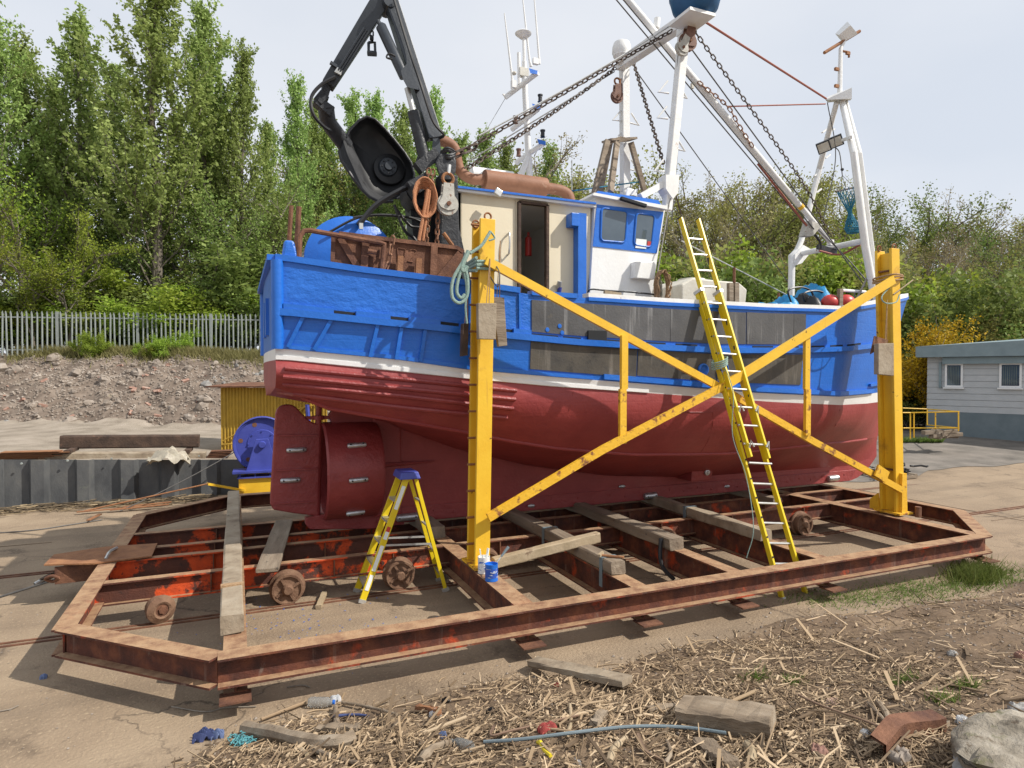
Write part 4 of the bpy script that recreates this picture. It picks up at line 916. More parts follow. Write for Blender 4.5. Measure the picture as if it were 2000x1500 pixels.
# guard blocks with scupper plates above the upper strake; shade in the drain gaps painted near-black
def hull_box(u0, u1, k, t0, t1, th, name, m, o0=-.01, parent=None, n=None):
    n = n or max(2, int((u1 - u0) * 90)); mb = MB(); us = [u0 + (u1 - u0) * i / n for i in range(n + 1)]
    rows = []; e_ = lambda t: FE[k][2] + (FE[k + 1][2] - FE[k][2]) * t; tm = (t0 + t1) / 2
    for u in us:
        X_ = u * (e_(tm) - X0); ua, ub = min(1, X_ / (e_(t0) - X0)), min(1, X_ / (e_(t1) - X0))
        a, b = hull_pt(ua, k, t0, -1, o0), hull_pt(ub, k, t1, -1, o0); c, d = hull_pt(ub, k, t1, -1, th), hull_pt(ua, k, t0, -1, th); rows.append([a, b, c, d, a])
    mb.grid(rows); mb.add(rows[0][:4], [(0, 1, 2, 3)]); mb.add(rows[-1][:4], [(3, 2, 1, 0)])
    return mb.build(name, m, parent or boat)
uq = lambda px, py: min(range(len(_S)), key=lambda i: (_PX[i] - px) ** 2 + (_PY[i] - py) ** 2)
def upx(px, py):
    P = onhull(px, py); i = int(np.argmin((_PX - px) ** 2 + (_PY - py) ** 2)); k, t = _S[i][2], _S[i][3]
    return (P.x - X0) / (FE[k][2] + (FE[k + 1][2] - FE[k][2]) * t - X0)
zr = lambda u: (FE[0][0](X0 + u * 13.75) - FE[1][0](X0 + u * 13.55))
edges = [(555, 650), (696, 760), (800, 855), (900, 905), (960, 975)]
sl = [(651, 694, 612), (761, 797, 627), (858, 896, 638), (985, 1000, 652)]
prev = 553
for a, b, y in sl + [(1035, 1035, 655)]:
    u0, u1 = upx(prev, y), upx(a, y)
    if u1 > u0: hull_box(u0, u1, 0, 1 - .1 / zr(u0), 1 - .02, .045, 'guard_block', 'blue')
    if b > a: hull_box(upx(a, y), upx(b, y), 0, 1 - .085 / zr(u0), 1 - .03, .004, 'scupper_shade', 'dark')  # solid near-black plate, colour stands in for the shaded opening
    prev = b
for a, b, y in ((1038, 1090, 656), (1100, 1135, 660), (1180, 1240, 668), (1262, 1300, 670), (1320, 1362, 674), (1470, 1510, 678), (1530, 1560, 678), (1585, 1610, 677), (1622, 1645, 677), (1655, 1680, 675)):
    hull_box(upx(a, y), upx(b, y), 0, .9, .97, .006, 'scupper_shade', 'dark')  # forward drain openings, their inner shade painted as near-black strips
# battens on the lower blue strip
for a, b in (((592, 618), (562, 678)), ((648, 622), (613, 683)), ((737, 634), (722, 697)), ((783, 640), (773, 702)), ((829, 645), (820, 706))):
    P0, P1 = onhull(a[0], a[1], .02), onhull(b[0], b[1], .02); MB().bar(P0, P1, .045, .05, (0, -1, 0)).build('batten', 'blue', boat)
P0, P1 = onhull(1034, 583, .01), onhull(1015, 657, .01); MB().bar(onhull(1014, 575, .01), P1, .03, .03, (0, -1, 0)).build('batten', 'blue', boat)
# wear panels
def panel(px0, px1, yy, k, t0, t1, m): hull_box(upx(px0, yy) + .0003, upx(px1, yy) - .0003, k, t0, t1, .014, 'wear_panel', m)
panel(1036, 1310, 625, 0, .13, .86, 'panel'); panel(1310, 1460, 625, 0, .13, .86, 'panel'); panel(1460, 1552, 630, 0, .12, .86, 'panel'); panel(1552, 1576, 630, 0, .12, .86, 'panel')
panel(1032, 1243, 710, 1, .1, .84, 'panel_tan'); panel(1243, 1400, 715, 1, .1, .8, 'panel_tan'); panel(1400, 1566, 718, 1, .1, .78, 'panel_tan')
P = onhull(1165, 657, .02); MB().box(P, (.3, .03, .16)).build('freeing_port', 'dark', boat)
P = onhull(1371, 722, .015); MB().lathe([(.0001, .02), (.05, .02), (.075, .045), (.095, .03), (.095, 0)], P, (0, -1, 0), 16).build('hawse_hole', 'blue', boat, smooth=True)
P = onhull(1410, 720, .015); MB().lathe([(.0001, .02), (.05, .02), (.075, .045), (.095, .03), (.095, 0)], P, (0, -1, 0), 16).build('hawse_hole', 'blue', boat, smooth=True)
for px, py in ((1068, 644), (1092, 637), (1097, 650)): MB().lathe([(.0001, .008), (.03, .006), (.033, 0)], onhull(px, py, .016), (0, -1, 0), 8).build('paint_spot', 'blue', boat)
# ridges on the stern bottom
for pts_ in (((556, 719), (800, 742), (1008, 763)), ((553, 736), (800, 760), (1006, 780)), ((552, 751), (780, 773), (1002, 798)), ((545, 766), (780, 795), (990, 816))):
    P_ = [onhull(pts_[0][0] + (pts_[-1][0] - pts_[0][0]) * i / 14, float(np.interp(pts_[0][0] + (pts_[-1][0] - pts_[0][0]) * i / 14, [q[0] for q in pts_], [q[1] for q in pts_])), .012) for i in range(15)]
    MB().tube(P_, .03, 8).build('bilge_ridge', 'red_rough', boat, smooth=True)
mb = MB(); mb.tube([hull_pt(u, 4, 0, -1, .004) for u in US if .02 < u < .93], .028, 8); mb.build('bilge_keel', 'red', boat, smooth=True)
# patches and seams on the red bottom
def seam(pts): MB().tube([onhull(*p, .003) for p in pts], .006, 4).build('seam', 'red_rough', boat)
seam([(1120, 765), (1112, 800), (1090, 850)]); seam([(1290, 805), (1392, 805), (1392, 830), (1383, 860), (1370, 882)]); seam([(1640, 800), (1632, 830), (1600, 862)])
# anodes
def anode(c, d, up, ln=.24, rad=.04, par=None):
    d = Vector(d).normalized(); up = Vector(up).normalized(); a, b = c - d * ln / 2, c + d * ln / 2
    m = MB().tube([a, a + d * .02, b - d * .02, b], [rad * .7, rad, rad, rad * .7], 10)
    o = m.build('anode', 'zinc', boat if par is None else par, smooth=True)
    for p in (a + d * .045, b - d * .045): MB().lathe([(.0001, rad + .004), (.013, rad + .004), (.013, rad - .012)], p, up, 8).build('anode_bolt', 'dark', o)
kf = YC - .15
for px, py, ln, rd in ((1270, 968, .27, .06), (1627, 934, .3, .065)): anode(at(px, py, Y=kf), (1, 0, .03), (0, -1, 0), ln, rd)
for px, py in ((1038, 988), (1420, 950), (1215, 950)): MB().ball(at(px, py, Y=YC - .12), .06, 10, (1.2, .35, .55)).build('anode_disc', 'zinc', boat, smooth=True)
anode(at(795, 1010, Y=kf), (1, 0, .02), (0, -1, 0), .35, .06)
# transducer block
c = onhull(1368, 922, .02); MB().hexa([c + Vector((x, y, -.16)) for x, y in ((-.24, -.02), (.24, -.02), (.24, .5), (-.24, .5))], [c + Vector((x, y, .15)) for x, y in ((-.24, -.05), (.24, -.05), (.24, .5), (-.24, .5))]).build('transducer_block', 'red_rough', boat, bevel=.02)
MB().lathe([(.0001, .05), (.02, .05), (.03, .035), (.055, .03), (.06, .0)], c + Vector((.09, -.045, 0)), (0, -1, 0), 14).build('transducer', 'zinc', boat, smooth=True)
# keel bolts
mb = MB(); 
for i in range(30):
    X = 2.6 + i * .33; mb.ball((X, YC - .122, .72 + .05 * (i % 2)), .016, 6)
mb.build('keel_bolts', 'red', boat, kind='stuff')
# rudder
yr = YC
rud = MB().plate([at(px, py, Y=yr - .06) for px, py in ((538, 808), (541, 799), (549, 792), (560, 790), (572, 791), (580, 797), (590, 808), (601, 819), (612, 826), (627, 829), (622, 1000), (619, 1008), (575, 1003), (534, 996), (528, 985), (528, 970))], (0, 1, 0), .12).build('rudder', 'red_rough', boat, bevel=.02)
for a, b in (((542, 851), (621, 850)), ((539, 919), (619, 915)), ((536, 984), (617, 979))): MB().bar(at(*a, Y=yr - .065), at(*b, Y=yr - .065), .05, .016, (0, 0, 1)).build('rudder_rib', 'red', rud)
MB().tube([at(622, 826, Y=yr), at(618, 1006, Y=yr)], .06, 10).build('rudder_stock', 'red', rud, smooth=True)
for px, py in ((579, 879), (567, 938)): anode(at(px, py, Y=yr - .085), (1, 0, .01), (0, -1, 0), .28, .038, rud)
P0 = at(622, 826, Y=yr); MB().tube([P0, P0 + Vector((.02, 0, .5))], .045, 10).build('rudder_tube', 'red', boat, smooth=True)
MB().lathe([(.0001, .03), (.09, .03), (.09, -.03), (.0001, -.03)], P0 + Vector((0, 0, .08)), (0, 0, 1), 12).build('stock_flange', 'red', boat)
MB().bar(P0 + Vector((-.25, 0, .08)), P0 + Vector((.3, 0, .08)), .08, .05).build('tiller_arm', 'red', boat)
# nozzle round the propeller
nc = Vector((1.62, YC, 1.5)); nr = .74
MB().lathe([(nr - .09, -.40), (nr - .03, -.43), (nr, -.40), (nr + .005, 0), (nr, .36), (nr - .03, .4), (nr - .08, .38), (nr - .11, 0), (nr - .09, -.40)], nc, (1, 0, 0), 56).build('propeller_nozzle', 'red_rough', boat, smooth=True)
for a_, off in ((35, -.02), (-4, -.02), (-50, -.03)):
    a = R(a_); c = nc + Vector((.0, -math.cos(a) * (nr + .02), math.sin(a) * (nr + .02))); anode(c, (1, 0, .04), (0, -math.cos(a), math.sin(a)), .27, .038)
mb = MB().lathe([(.0001, .22), (.05, .2), (.09, .1), (.1, -.15), (.0001, -.2)], nc, (-1, 0, 0), 16)
mb.build('propeller_hub', 'red', boat, smooth=True)
for k in range(4):
    a = k * math.pi / 2 + .5; e = Vector((0, math.cos(a), math.sin(a))); f = Vector((.35, -math.sin(a), math.cos(a))).normalized()
    MB().plate([nc + e * .08 - f * .07, nc + e * .35 - f * .2, nc + e * .56 - f * .16, nc + e * .58 + f * .1, nc + e * .35 + f * .2, nc + e * .08 + f * .07], (1, 0, 0), .02).build('propeller_blade', 'red', boat)
MB().plate([(1.35, YC - .1, 2.2), (2.0, YC - .1, 2.05), (2.1, YC - .1, 2.6), (1.55, YC - .1, 2.65), (1.3, YC - .1, 2.35)], (0, 1, 0), .2).build('nozzle_bracket', 'red', boat)
MB().hexa([(1.95, YC - .16, .75), (2.4, YC - .16, .75), (2.4, YC + .16, .75), (1.95, YC + .16, .75)], [(1.95, YC - .12, 2.3), (2.4, YC - .12, 2.2), (2.4, YC + .12, 2.2), (1.95, YC + .12, 2.3)]).build('stern_post', 'red', boat, bevel=.03)
a = hull_pt(.15, 4, .4); MB().tube([at(727, 910, Y=YC - .13), at(850, 901, Y=YC - .13)], [.05, .01], 8).build('shaft_fairing', 'red_rough', boat, smooth=True)

# ------------------------------------------------------------------ cabin
YK = 8.9; zdk = 3.45
def vz(px, py): return at(px, py, Y=YK).z
cz0, cz1 = at(893, 376, Y=YK).z, at(1150, 406, Y=YK).z
ctop = lambda X: cz0 + (cz1 - cz0) * (X - 2.96) / 2.17
xd0, xd1 = at(1015, 400, Y=YK).x, at(1065, 405, Y=YK).x; zdt = at(1040, 401, Y=YK).z
cab = MB()
def cwall(x0, x1, z0, z1a, z1b, name='cabin_wall', m='cream', y=YK, th=.05):
    return MB().hexa([(x0, y, z0), (x1, y, z0), (x1, y + th, z0), (x0, y + th, z0)], [(x0, y, z1a), (x1, y, z1b), (x1, y + th, z1b), (x0, y + th, z1a)]).build(name, m, boat)
xs_ = [2.96, 3.03, xd0 - .09, xd0 - .02]
cwall(2.96, 3.02, zdk, ctop(2.96), ctop(3.02)); cwall(3.026, xd0 - .075, zdk, ctop(3.02), ctop(xd0 - .07)); cwall(xd0 - .07, xd0 - .02, zdk, ctop(xd0), ctop(xd0))
cwall(xd0 - .02, xd1 + .02, zdt, ctop(xd0), ctop(xd1)); cwall(xd1 + .02, 5.16, zdk, ctop(xd1), ctop(5.16))
MB().box((2.985, 10.15, (zdk + cz0) / 2), (.05, 2.5, cz0 - zdk)).build('cabin_wall', 'cream', boat)
MB().box((4.05, 11.4, (zdk + cz0) / 2), (2.2, .05, cz0 - zdk)).build('cabin_wall', 'cream', boat)
MB().box((5.1, 10.2, (zdk + cz0) / 2), (.05, 2.35, cz0 - zdk)).build('cabin_bulkhead', 'white', boat)
MB().box((3.55, 10.2, (zdk + cz0) / 2 - .02), (.04, 2.3, cz0 - zdk - .06)).build('cabin_bulkhead', 'white', boat)
for a, b in (((xd0 - .02, YK - .012, zdk), (xd0 - .02, YK - .012, zdt + .02)), ((xd1 + .02, YK - .012, zdk), (xd1 + .02, YK - .012, zdt + .02))): MB().bar(a, b, .045, .08, (0, 1, 0)).build('door_frame', 'wood_dark', boat)
MB().bar((xd0 - .02, YK - .012, zdt + .02), (xd1 + .02, YK - .012, zdt + .02), .08, .04).build('door_frame', 'wood_dark', boat)
MB().box((4.3, 9.9, 3.75), (.9, .7, .5)).build('cabin_table', 'wood_dark', boat, bevel=.03)
MB().lathe([(.0001, .2), (.02, .2), (.02, .14), (.055, .11), (.055, -.18), (.0001, -.18)], at(1032, 478, Y=9.6), (0, 0, 1), 10).build('fire_extinguisher', 'buoy', boat, smooth=True)
mb = MB().hexa([(2.84, YK - .08, cz0), (5.22, YK - .08, cz1), (5.22, 11.5, cz1), (2.84, 11.5, cz0)], [(2.84, YK - .08, cz0 + .06), (5.22, YK - .08, cz1 + .06), (5.22, 11.5, cz1 + .06), (2.84, 11.5, cz0 + .06)])
mb.build('cabin_roof', 'white', boat)
MB().bar((2.83, YK - .095, cz0 + .052), (5.2, YK - .095, cz1 + .052), .03, .03).build('roof_trim', 'blue', boat)
h = MB().tube(curve([at(995, 455, Y=YK - .0), at(995, 455, Y=YK - .07), at(995.5, 475, Y=YK - .09), at(994, 494, Y=YK - .07), at(992, 497, Y=YK)], 14), .014, 8); h.build('grab_handle', 'alu', boat, smooth=True)
mb = MB(); q = at(1124, 437, Y=YK - .1)
# blue vent trunk
vx0, vx1 = at(1127, 450, Y=YK - .12).x, at(1143, 450, Y=YK - .12).x
MB().hexa([(vx0, YK - .16, 3.9), (vx1, YK - .16, 3.9), (vx1, YK - .004, 3.9), (vx0, YK - .004, 3.9)], [(vx0, YK - .16, vz(1130, 421)), (vx1, YK - .16, vz(1130, 421)), (vx1, YK - .004, vz(1130, 421)), (vx0, YK - .004, vz(1130, 421))]).build('vent_trunk', 'blue', boat)
MB().box(((at(1111, 430, Y=YK - .1).x + vx0) / 2, YK - .1, at(1118, 431, Y=YK - .1).z), (vx0 - at(1111, 430, Y=YK - .1).x, .19, .2)).build('vent_head', 'blue', boat, bevel=.008)
MB().lathe([(.0001, .05), (.035, .05), (.04, -.02), (.03, -.06), (.0001, -.06)], at(1092, 555, Y=YK - .05), (0, -.5, 1), 10).build('shore_socket', 'alu', boat, smooth=True)
MB().lathe([(.03, .0), (.035, -.1), (.02, -.16)], at(1094, 561, Y=YK - .05), (.1, -.3, 1), 10).build('shore_plug', 'wheelblue', boat, smooth=True)
# wheelhouse
YWh = 8.84
W_ = lambda px, py, y=YWh: at(px, py, Y=y)
fb = [W_(1152, 580), W_(1270, 594), W_(1300, 402), W_(1163, 384)]
back = 11.42
MB().hexa([(p.x, p.y, p.z) for p in fb], [(p.x, back, p.z) for p in fb]).build('wheelhouse_wall', 'white', boat)
b2 = [W_(1143, 578, YWh + .12), W_(1154, 580, YWh + .12), W_(1165, 386, YWh + .12), W_(1160, 386, YWh + .12)]
MB().hexa([(p.x, YWh + .06, p.z) for p in b2], [(p.x, back - .1, p.z) for p in b2]).build('wheelhouse_wall', 'white', boat)
yb = YWh - .012
MB().plate([W_(1166, 399, yb), W_(1296, 414, yb), W_(1283, 495, yb), W_(1158, 481, yb)][::-1], (0, 1, 0), .01).build('window_band', 'blue', boat)
def rwin(pts, name='window'):
    # rounded quad
    P_ = [W_(a, b, yb - .006) for a, b in pts]; out = []
    for i in range(4):
        p, a, b = P_[i], P_[i - 1], P_[(i + 1) % 4]; ra, rb = (a - p).normalized() * .07, (b - p).normalized() * .07
        for t in np.linspace(0, 1, 6): out.append((p + ra) * (1 - t) ** 2 + p * 2 * t * (1 - t) + (p + rb) * t * t)
    fr = MB().tube(out + [out[0]], .016, 6, False).build(name, 'blue', boat, smooth=True)
    MB().plate(out[::-1], (0, 1, 0), .004).build('pane', 'glass', fr); return fr
rwin([(1175, 406), (1226, 413), (1221, 474), (1173, 470)]); w2_ = rwin([(1243, 416), (1279, 421), (1272, 483), (1238, 478)])
MB().plate([W_(1243, 466, yb - .012), W_(1263, 468, yb - .012), W_(1262, 486, yb - .012), W_(1241, 484, yb - .012)][::-1], (0, 1, 0), .002).build('notice', 'paper', w2_)
MB().plate([W_(1265, 471, yb - .012), W_(1272, 472, yb - .012), W_(1270, 480, yb - .012), W_(1264, 480, yb - .012)][::-1], (0, 1, 0), .002).build('orange_light', 'buoy', w2_)
mb = MB()
r_ = [W_(1158, 381, 8.74), W_(1304, 409, 8.74), W_(1304, 402, 8.74), W_(1160, 376, 8.74)]
MB().hexa([(p.x, 8.74, p.z) for p in r_], [(p.x, 11.5, p.z) for p in r_]).build('wheelhouse_roof', 'white', boat)
r_ = [W_(1166, 378, 8.8), W_(1298, 402, 8.8), W_(1290, 389, 8.8), W_(1172, 371, 8.8)]
MB().hexa([(p.x, 8.86, p.z) for p in r_], [(p.x, 11.4, p.z) for p in r_]).build('roof_coaming', 'blue', boat)
q = W_(1237, 395, 8.7); MB().box(q, (.48, .07, .055), Matrix.Rotation(R(9), 3, 'Y')).build('strip_light', 'dark', boat, bevel=.01)
b = [W_(1237, 543, 8.74), W_(1278, 546, 8.74), W_(1280, 517, 8.74), W_(1276, 511, 8.74), W_(1239, 511, 8.74)]
MB().hexa([(p.x, 8.72, p.z) for p in b], [(p.x, 8.84, p.z) for p in b]).build('vent_box', 'white', boat, bevel=.01)
MB().tube(curve([W_(1147, 578, 8.8), W_(1150, 568, 8.75), W_(1158, 565, 8.74), W_(1180, 567, 8.74), W_(1276, 575, 8.74), W_(1279, 585, 8.8)], 24), .013, 6).build('hand_rail', 'black', boat)
tag(MB().box(W_(1196, 574, 8.7), (.3, .05, .07), Matrix.Rotation(R(5), 3, 'Y')).build('sponge_block', 'wood_pale'), 'pinkish worn block lying by the wheelhouse hand rail', 'block')
MB().hexa(*[[W_(px, py, y) for px, py in ((1221, 384), (1246, 386), (1243, 371), (1225, 366))] for y in (9.2, 9.4)]).build('horn_box', 'white', boat, bevel=.02)
MB().ball(W_(1234, 387, 9.2), .1, 10, (1, 1, .4)).build('horn_base', 'dark', boat)
MB().box(W_(973, 376, 8.7), (.11, .05, .1), Matrix.Rotation(.5, 3, 'Y')).build('deck_lamp', 'alu', boat, bevel=.01)
# exhaust
ye = 9.45; E_ = lambda px, py: at(px, py, Y=ye)
MB().tube(curve([E_(856, 272), E_(878, 281), E_(889, 294), E_(892, 312), E_(899, 334), E_(920, 349), E_(945, 351)], 24), .085, 14).build('exhaust_pipe', 'exhaust', boat, smooth=True)
e0, e1 = E_(944, 351), E_(1066, 367); MB().tube([e0, e0 + (e1 - e0) * .01, e1 - (e1 - e0) * .01, e1], [.1, .155, .155, .1], 20).build('silencer', 'exhaust', boat, smooth=True)
MB().tube(curve([E_(1064, 367), E_(1085, 370), E_(1100, 374), E_(1110, 382), E_(1114, 396)], 14), .09, 14).build('exhaust_pipe', 'exhaust', boat, smooth=True)
MB().tube([at(920, 340, Y=10.4), at(1000, 350, Y=10.4)], .13, 12).build('life_canister', 'white', boat, smooth=True)
# hatch coaming / tank on the fore deck
t0 = lambda px, py: at(px, py, Y=9.4)
b = [t0(1328, 600), t0(1452, 602), t0(1456, 566), t0(1440, 552), t0(1408, 549), t0(1350, 543), t0(1328, 556)]
MB().hexa([(p.x, 9.35, p.z) for p in b], [(p.x, 10.6, p.z) for p in b]).build('water_tank', 'tank', boat, bevel=.03)
MB().lathe([(.0001, .06), (.25, .06), (.27, .03), (.27, -.04)], t0(1385, 545) + Vector((0, .5, 0)), (0, 0, 1), 16).build('tank_lid', 'tank', boat, smooth=True)
for px in (1426, 1437): MB().bar(at(px, 604, Y=8.7), at(px, 553, Y=8.7), .09, .07, (0, 1, 0)).build('stanchion', 'wood_x', boat)
MB().tube([at(1434, 604, Y=8.8), at(1434, 522, Y=8.8)], .025, 6).build('stanchion_rod', 'rust', boat)
MB().bar(at(1640, 606, Y=9.0), at(1641, 564, Y=9.0), .09, .07, (0, 1, 0)).build('stanchion', 'wood_x', boat)
MB().tube([at(1645, 567, Y=9.2), at(1690, 570, Y=9.4)], .03, 8).build('fore_rail', 'white', boat)

# ------------------------------------------------------------------ stern gear: net drum, trawl board, rods
dc = at(686, 512, Y=9.0); 
drum = MB().lathe([(.0001, .03), (.6, .03), (.62, .015), (.62, -.015), (.6, -.03), (.0001, -.03)], dc, (0, -1, 0), 48).build('net_drum', 'blue', boat, smooth=True)
MB().lathe([(.0001, .03), (.6, .03), (.6, -.03), (.0001, -.03)], dc + Vector((0, 2.0, 0)), (0, -1, 0), 40).build('drum_flange', 'blue', drum)
nm = MB(); rs = random.Random(2); G = []
for i in range(30):
    y = dc.y + .08 + 1.75 * i / 29; G.append([(dc.x + (.48 + .06 * math.sin(k * 2.3 + i * 1.1)) * math.cos(2 * math.pi * k / 30), y, dc.z + (.48 + .05 * math.sin(k * 1.7 + i * .7)) * math.sin(2 * math.pi * k / 30)) for k in range(31)])
nm.grid(G)
for i in range(130):
    a = rs.uniform(1.2, 3.9); y = dc.y + rs.uniform(.1, 1.6); pts_ = []
    for k in range(7): pts_.append((dc.x + (.54 + rs.uniform(0, .07)) * math.cos(a), y, dc.z + (.54 + rs.uniform(0, .07)) * math.sin(a))); a += rs.uniform(.03, .12); y += rs.uniform(-.09, .09)
    nm.tube(pts_, .014, 4)
tag(nm.build('trawl_net', 'netgreen'), 'rolled up green and cream trawl net on the blue net drum', 'net')
yg = 8.42; G_ = lambda px, py, y=yg: at(px, py, Y=y)
tb = MB().plate([G_(650, 530), G_(651, 465), G_(663, 457), G_(890, 484), G_(904, 490), G_(906, 510), G_(880, 560)][::-1], (0, 1, 0), .03).build('trawl_board', 'rust', boat)
yb_ = yg - .03
mb = MB()
for a, b, wd in (((662, 456), (893, 484), .035), ((651, 462), (649, 530), .03), ((893, 484), (905, 492), .03)): mb.bar(G_(*a, yb_), G_(*b, yb_), .05, wd, (0, 1, 0))
mb.build('board_edge', 'rust', tb)
for a, b, wd in (((715, 463), (710, 530), .09), ((848, 477), (845, 548), .09)): MB().bar(G_(*a, yb_), G_(*b, yb_), wd, .05, (0, 1, 0)).build('board_post', 'rust', tb)
for a, b, wd in (((664, 465), (700, 525), .08), ((898, 494), (855, 545), .08)): MB().bar(G_(*a, yb_), G_(*b, yb_), wd, .03, (0, 1, 0)).build('board_brace', 'rust', tb)
for px in (782, 818): MB().bar(G_(px, 500 + (px - 782) * .14, yb_ - .05), G_(px - 2, 545, yb_ - .05), .075, .05, (0, 1, 0)).build('board_stub', 'rust_light', tb)
# weld-bead figures 0 and 2 on the board
yw = yg - .006
def bead(pts_): MB().tube([G_(*p, yw) for p in pts_], .009, 5).build('weld_figure', 'rust', tb)
bead([(778, 510), (777, 497), (776, 486), (778, 484), (789, 486), (792, 488), (790, 501)])
bead([(800, 489), (806, 487), (812, 489), (813, 493), (798, 509), (796, 510), (806, 512)])
yp = 8.3
pr = [G_(583, 512, yp), G_(586, 462, yp), G_(594, 451, yp), G_(606, 450, yp), G_(745, 475, yp), G_(751, 477, yp), G_(750, 482, yp), G_(745, 535, yp)]
MB().tube(pr, .032, 8).build('pipe_rail', 'rust', boat, smooth=True)
MB().tube([G_(718, 490, yp), G_(735, 493, yp)], .03, 8).build('pipe_stub', 'rust', boat)
for a, b in (((562, 478), (569, 402)), ((577, 490), (584, 404))): MB().tube([at(a[0], a[1] + 30, Y=11.3 if a[0] < 570 else 9.2), at(b[0], b[1], Y=11.3 if a[0] < 570 else 9.2)], .035, 8).build('rust_rod', 'rust', boat)
chain_mb([G_(767, 462, yp), G_(766, 470, yp), G_(762, 495, yp), G_(757, 520, yp), G_(752, 530, yp)], .1, .06, .013).build('chain', 'chain_rust', boat)

# ------------------------------------------------------------------ crane
yc_ = 8.85; K = lambda px, py, y=yc_: at(px, py, Y=y)
crane = MB().bar(K(874, 545), K(872, 345), .3, .3, (0, 1, 0), .26, .26).build('crane', 'black', boat, bevel=.02)
cp = lambda mb, nm, m='black', sm=False, bv=0: mb.build(nm, m, crane, smooth=sm, bevel=bv)
cp(MB().hexa(*[[K(a, b, y) for a, b in ((850, 318), (858, 300), (886, 300), (891, 315), (890, 335), (884, 352), (860, 352))] for y in (8.62, 9.05)]), 'crane_head', bv=.02)
cp(MB().hexa(*[[K(a, b, y) for a, b in ((842, 318), (846, 262), (858, 262), (864, 320))] for y in (8.78, 9.0)]), 'boom_bracket', 'dgrey')
cp(MB().bar(K(853, 300), K(815, 330), .16, .16, (0, 1, 0)), 'support_arm'); cp(MB().bar(K(835, 352), K(800, 372), .2, .22, (0, 1, 0)), 'support_arm')
cp(MB().bar(K(880, 420), K(912, 560), .12, .12, (0, 1, 0)), 'brace_leg'); cp(MB().bar(K(848, 395, 9.2), K(842, 560, 9.2), .12, .12, (0, 1, 0)), 'brace_leg')
cp(MB().bar(K(807, 375, 9.3), K(822, 520, 9.3), .22, .3, (0, 1, 0)), 'winch_body'); cp(MB().lathe([(.0001, .2), (.22, .2), (.24, .1), (.24, -.1), (.0001, -.2)], K(815, 385, 9.2), (0, -1, .2), 16), 'slew_motor', sm=True)
# booms
def boom(a, b, h0, h1, y0, y1, nm, m='dgrey', wd=.2):
    A_, B_ = K(*a, y0), K(*b, y1); d = (B_ - A_).normalized(); return cp(MB().bar(A_, B_, wd, h0, Vector((0, 1, 0)).cross(d), wd, h1), nm, m, bv=.015)
def boom2(a, b, h0, h1, y0, y1, nm, m='dgrey', wd=.2):
    A_, B_ = K(*a, y0), K(*b, y1); d = (B_ - A_).normalized(); n_ = Vector((0, 1, 0)).cross(d).normalized(); s = Vector((0, wd / 2, 0))
    return cp(MB().hexa([A_ - n_ * h0 / 2 - s, A_ + n_ * h0 / 2 - s, A_ + n_ * h0 / 2 + s, A_ - n_ * h0 / 2 + s], [B_ - n_ * h1 / 2 - s, B_ + n_ * h1 / 2 - s, B_ + n_ * h1 / 2 + s, B_ - n_ * h1 / 2 + s]), nm, m, bv=.012)
boom2((849, 272), (755, -22), .2, .19, yc_, 9.2, 'main_boom', wd=.17); boom2((752, -12), (640, 168), .25, .18, 9.2, 9.55, 'jib_boom', wd=.17)
cp(MB().lathe([(.0001, .16), (.09, .16), (.09, -.16), (.0001, -.16)], K(757, 12, 9.2), (0, 1, 0), 14), 'boom_pivot', 'dgrey', True)
cp(MB().hexa(*[[K(a, b, y) for a, b in ((783, 138), (800, 118), (808, 150), (820, 176), (795, 170), (787, 155))] for y in (8.7, 8.98)]), 'cylinder_lug', 'dgrey')
cp(MB().tube([K(741, 48, 9.1), K(744, 52, 9.1), K(790, 150, 8.95)], [.05, .075, .075], 12), 'ram_cylinder', 'dgrey', True); cp(MB().tube([K(738, 40, 9.1), K(800, 168, 8.95)], .03, 8), 'ram_pipe', 'dgrey', True)
cp(MB().tube([K(795, 172), K(808, 222)], .038, 10), 'ram_rod', 'alu', True); cp(MB().tube([K(807, 218), K(831, 318)], .085, 12), 'ram_cylinder', 'black', True)
cp(MB().tube(curve([K(831, 290), K(816, 312), K(820, 330), K(835, 325)], 12), .025, 6), 'hose', 'hose', True)
# jib end, hose, knuckle and power block
boom2((640, 160), (632, 192), .13, .11, 9.58, 9.6, 'jib_end', 'black', .16); boom2((634, 186), (619, 202), .15, .13, 9.6, 9.6, 'knuckle', 'black', .16); boom2((615, 196), (648, 222), .13, .16, 9.6, 9.65, 'knuckle', 'black', .16)
cp(MB().tube(curve([K(636, 208, 9.65), K(641, 237, 9.75), K(655, 258, 9.85), K(676, 286, 9.98)], 12), [.12] * 13, 10), 'swan_neck', 'black', True)
for o in (0, .05): cp(MB().tube(curve([K(655, 150, 9.4 - o), K(628, 165, 9.4 - o), K(608, 190, 9.4 - o), K(611, 222, 9.4 - o), K(630, 245, 9.5 - o), K(645, 255, 9.6 - o)], 24), .026, 6), 'hose', 'hose', True)
for o in (0, 1, 2): cp(MB().tube([K(660 + o * 4, 138 + o * 3, 9.36), K(712 + o * 4, 55 + o * 3, 9.14)], .018, 6), 'hydraulic_pipe', 'dgrey', True)
cp(MB().bar(K(645, 122, 9.38), K(668, 137, 9.38), .05, .04), 'pipe_clamp', 'dgrey')
for k in range(3): cp(MB().tube([K(655 + k * 4, 142 + k * 2, 9.36), K(661 + k * 4, 133 + k * 2, 9.36)], .02, 6), 'hose_union', 'alu')
cp(MB().tube(curve([K(770, 0, 9.0), K(800, 100, 8.9), K(822, 165, 8.7), K(845, 235, 8.7), K(866, 262, 8.7), K(858, 270, 8.8)], 24), .022, 6), 'hose', 'hose', True)
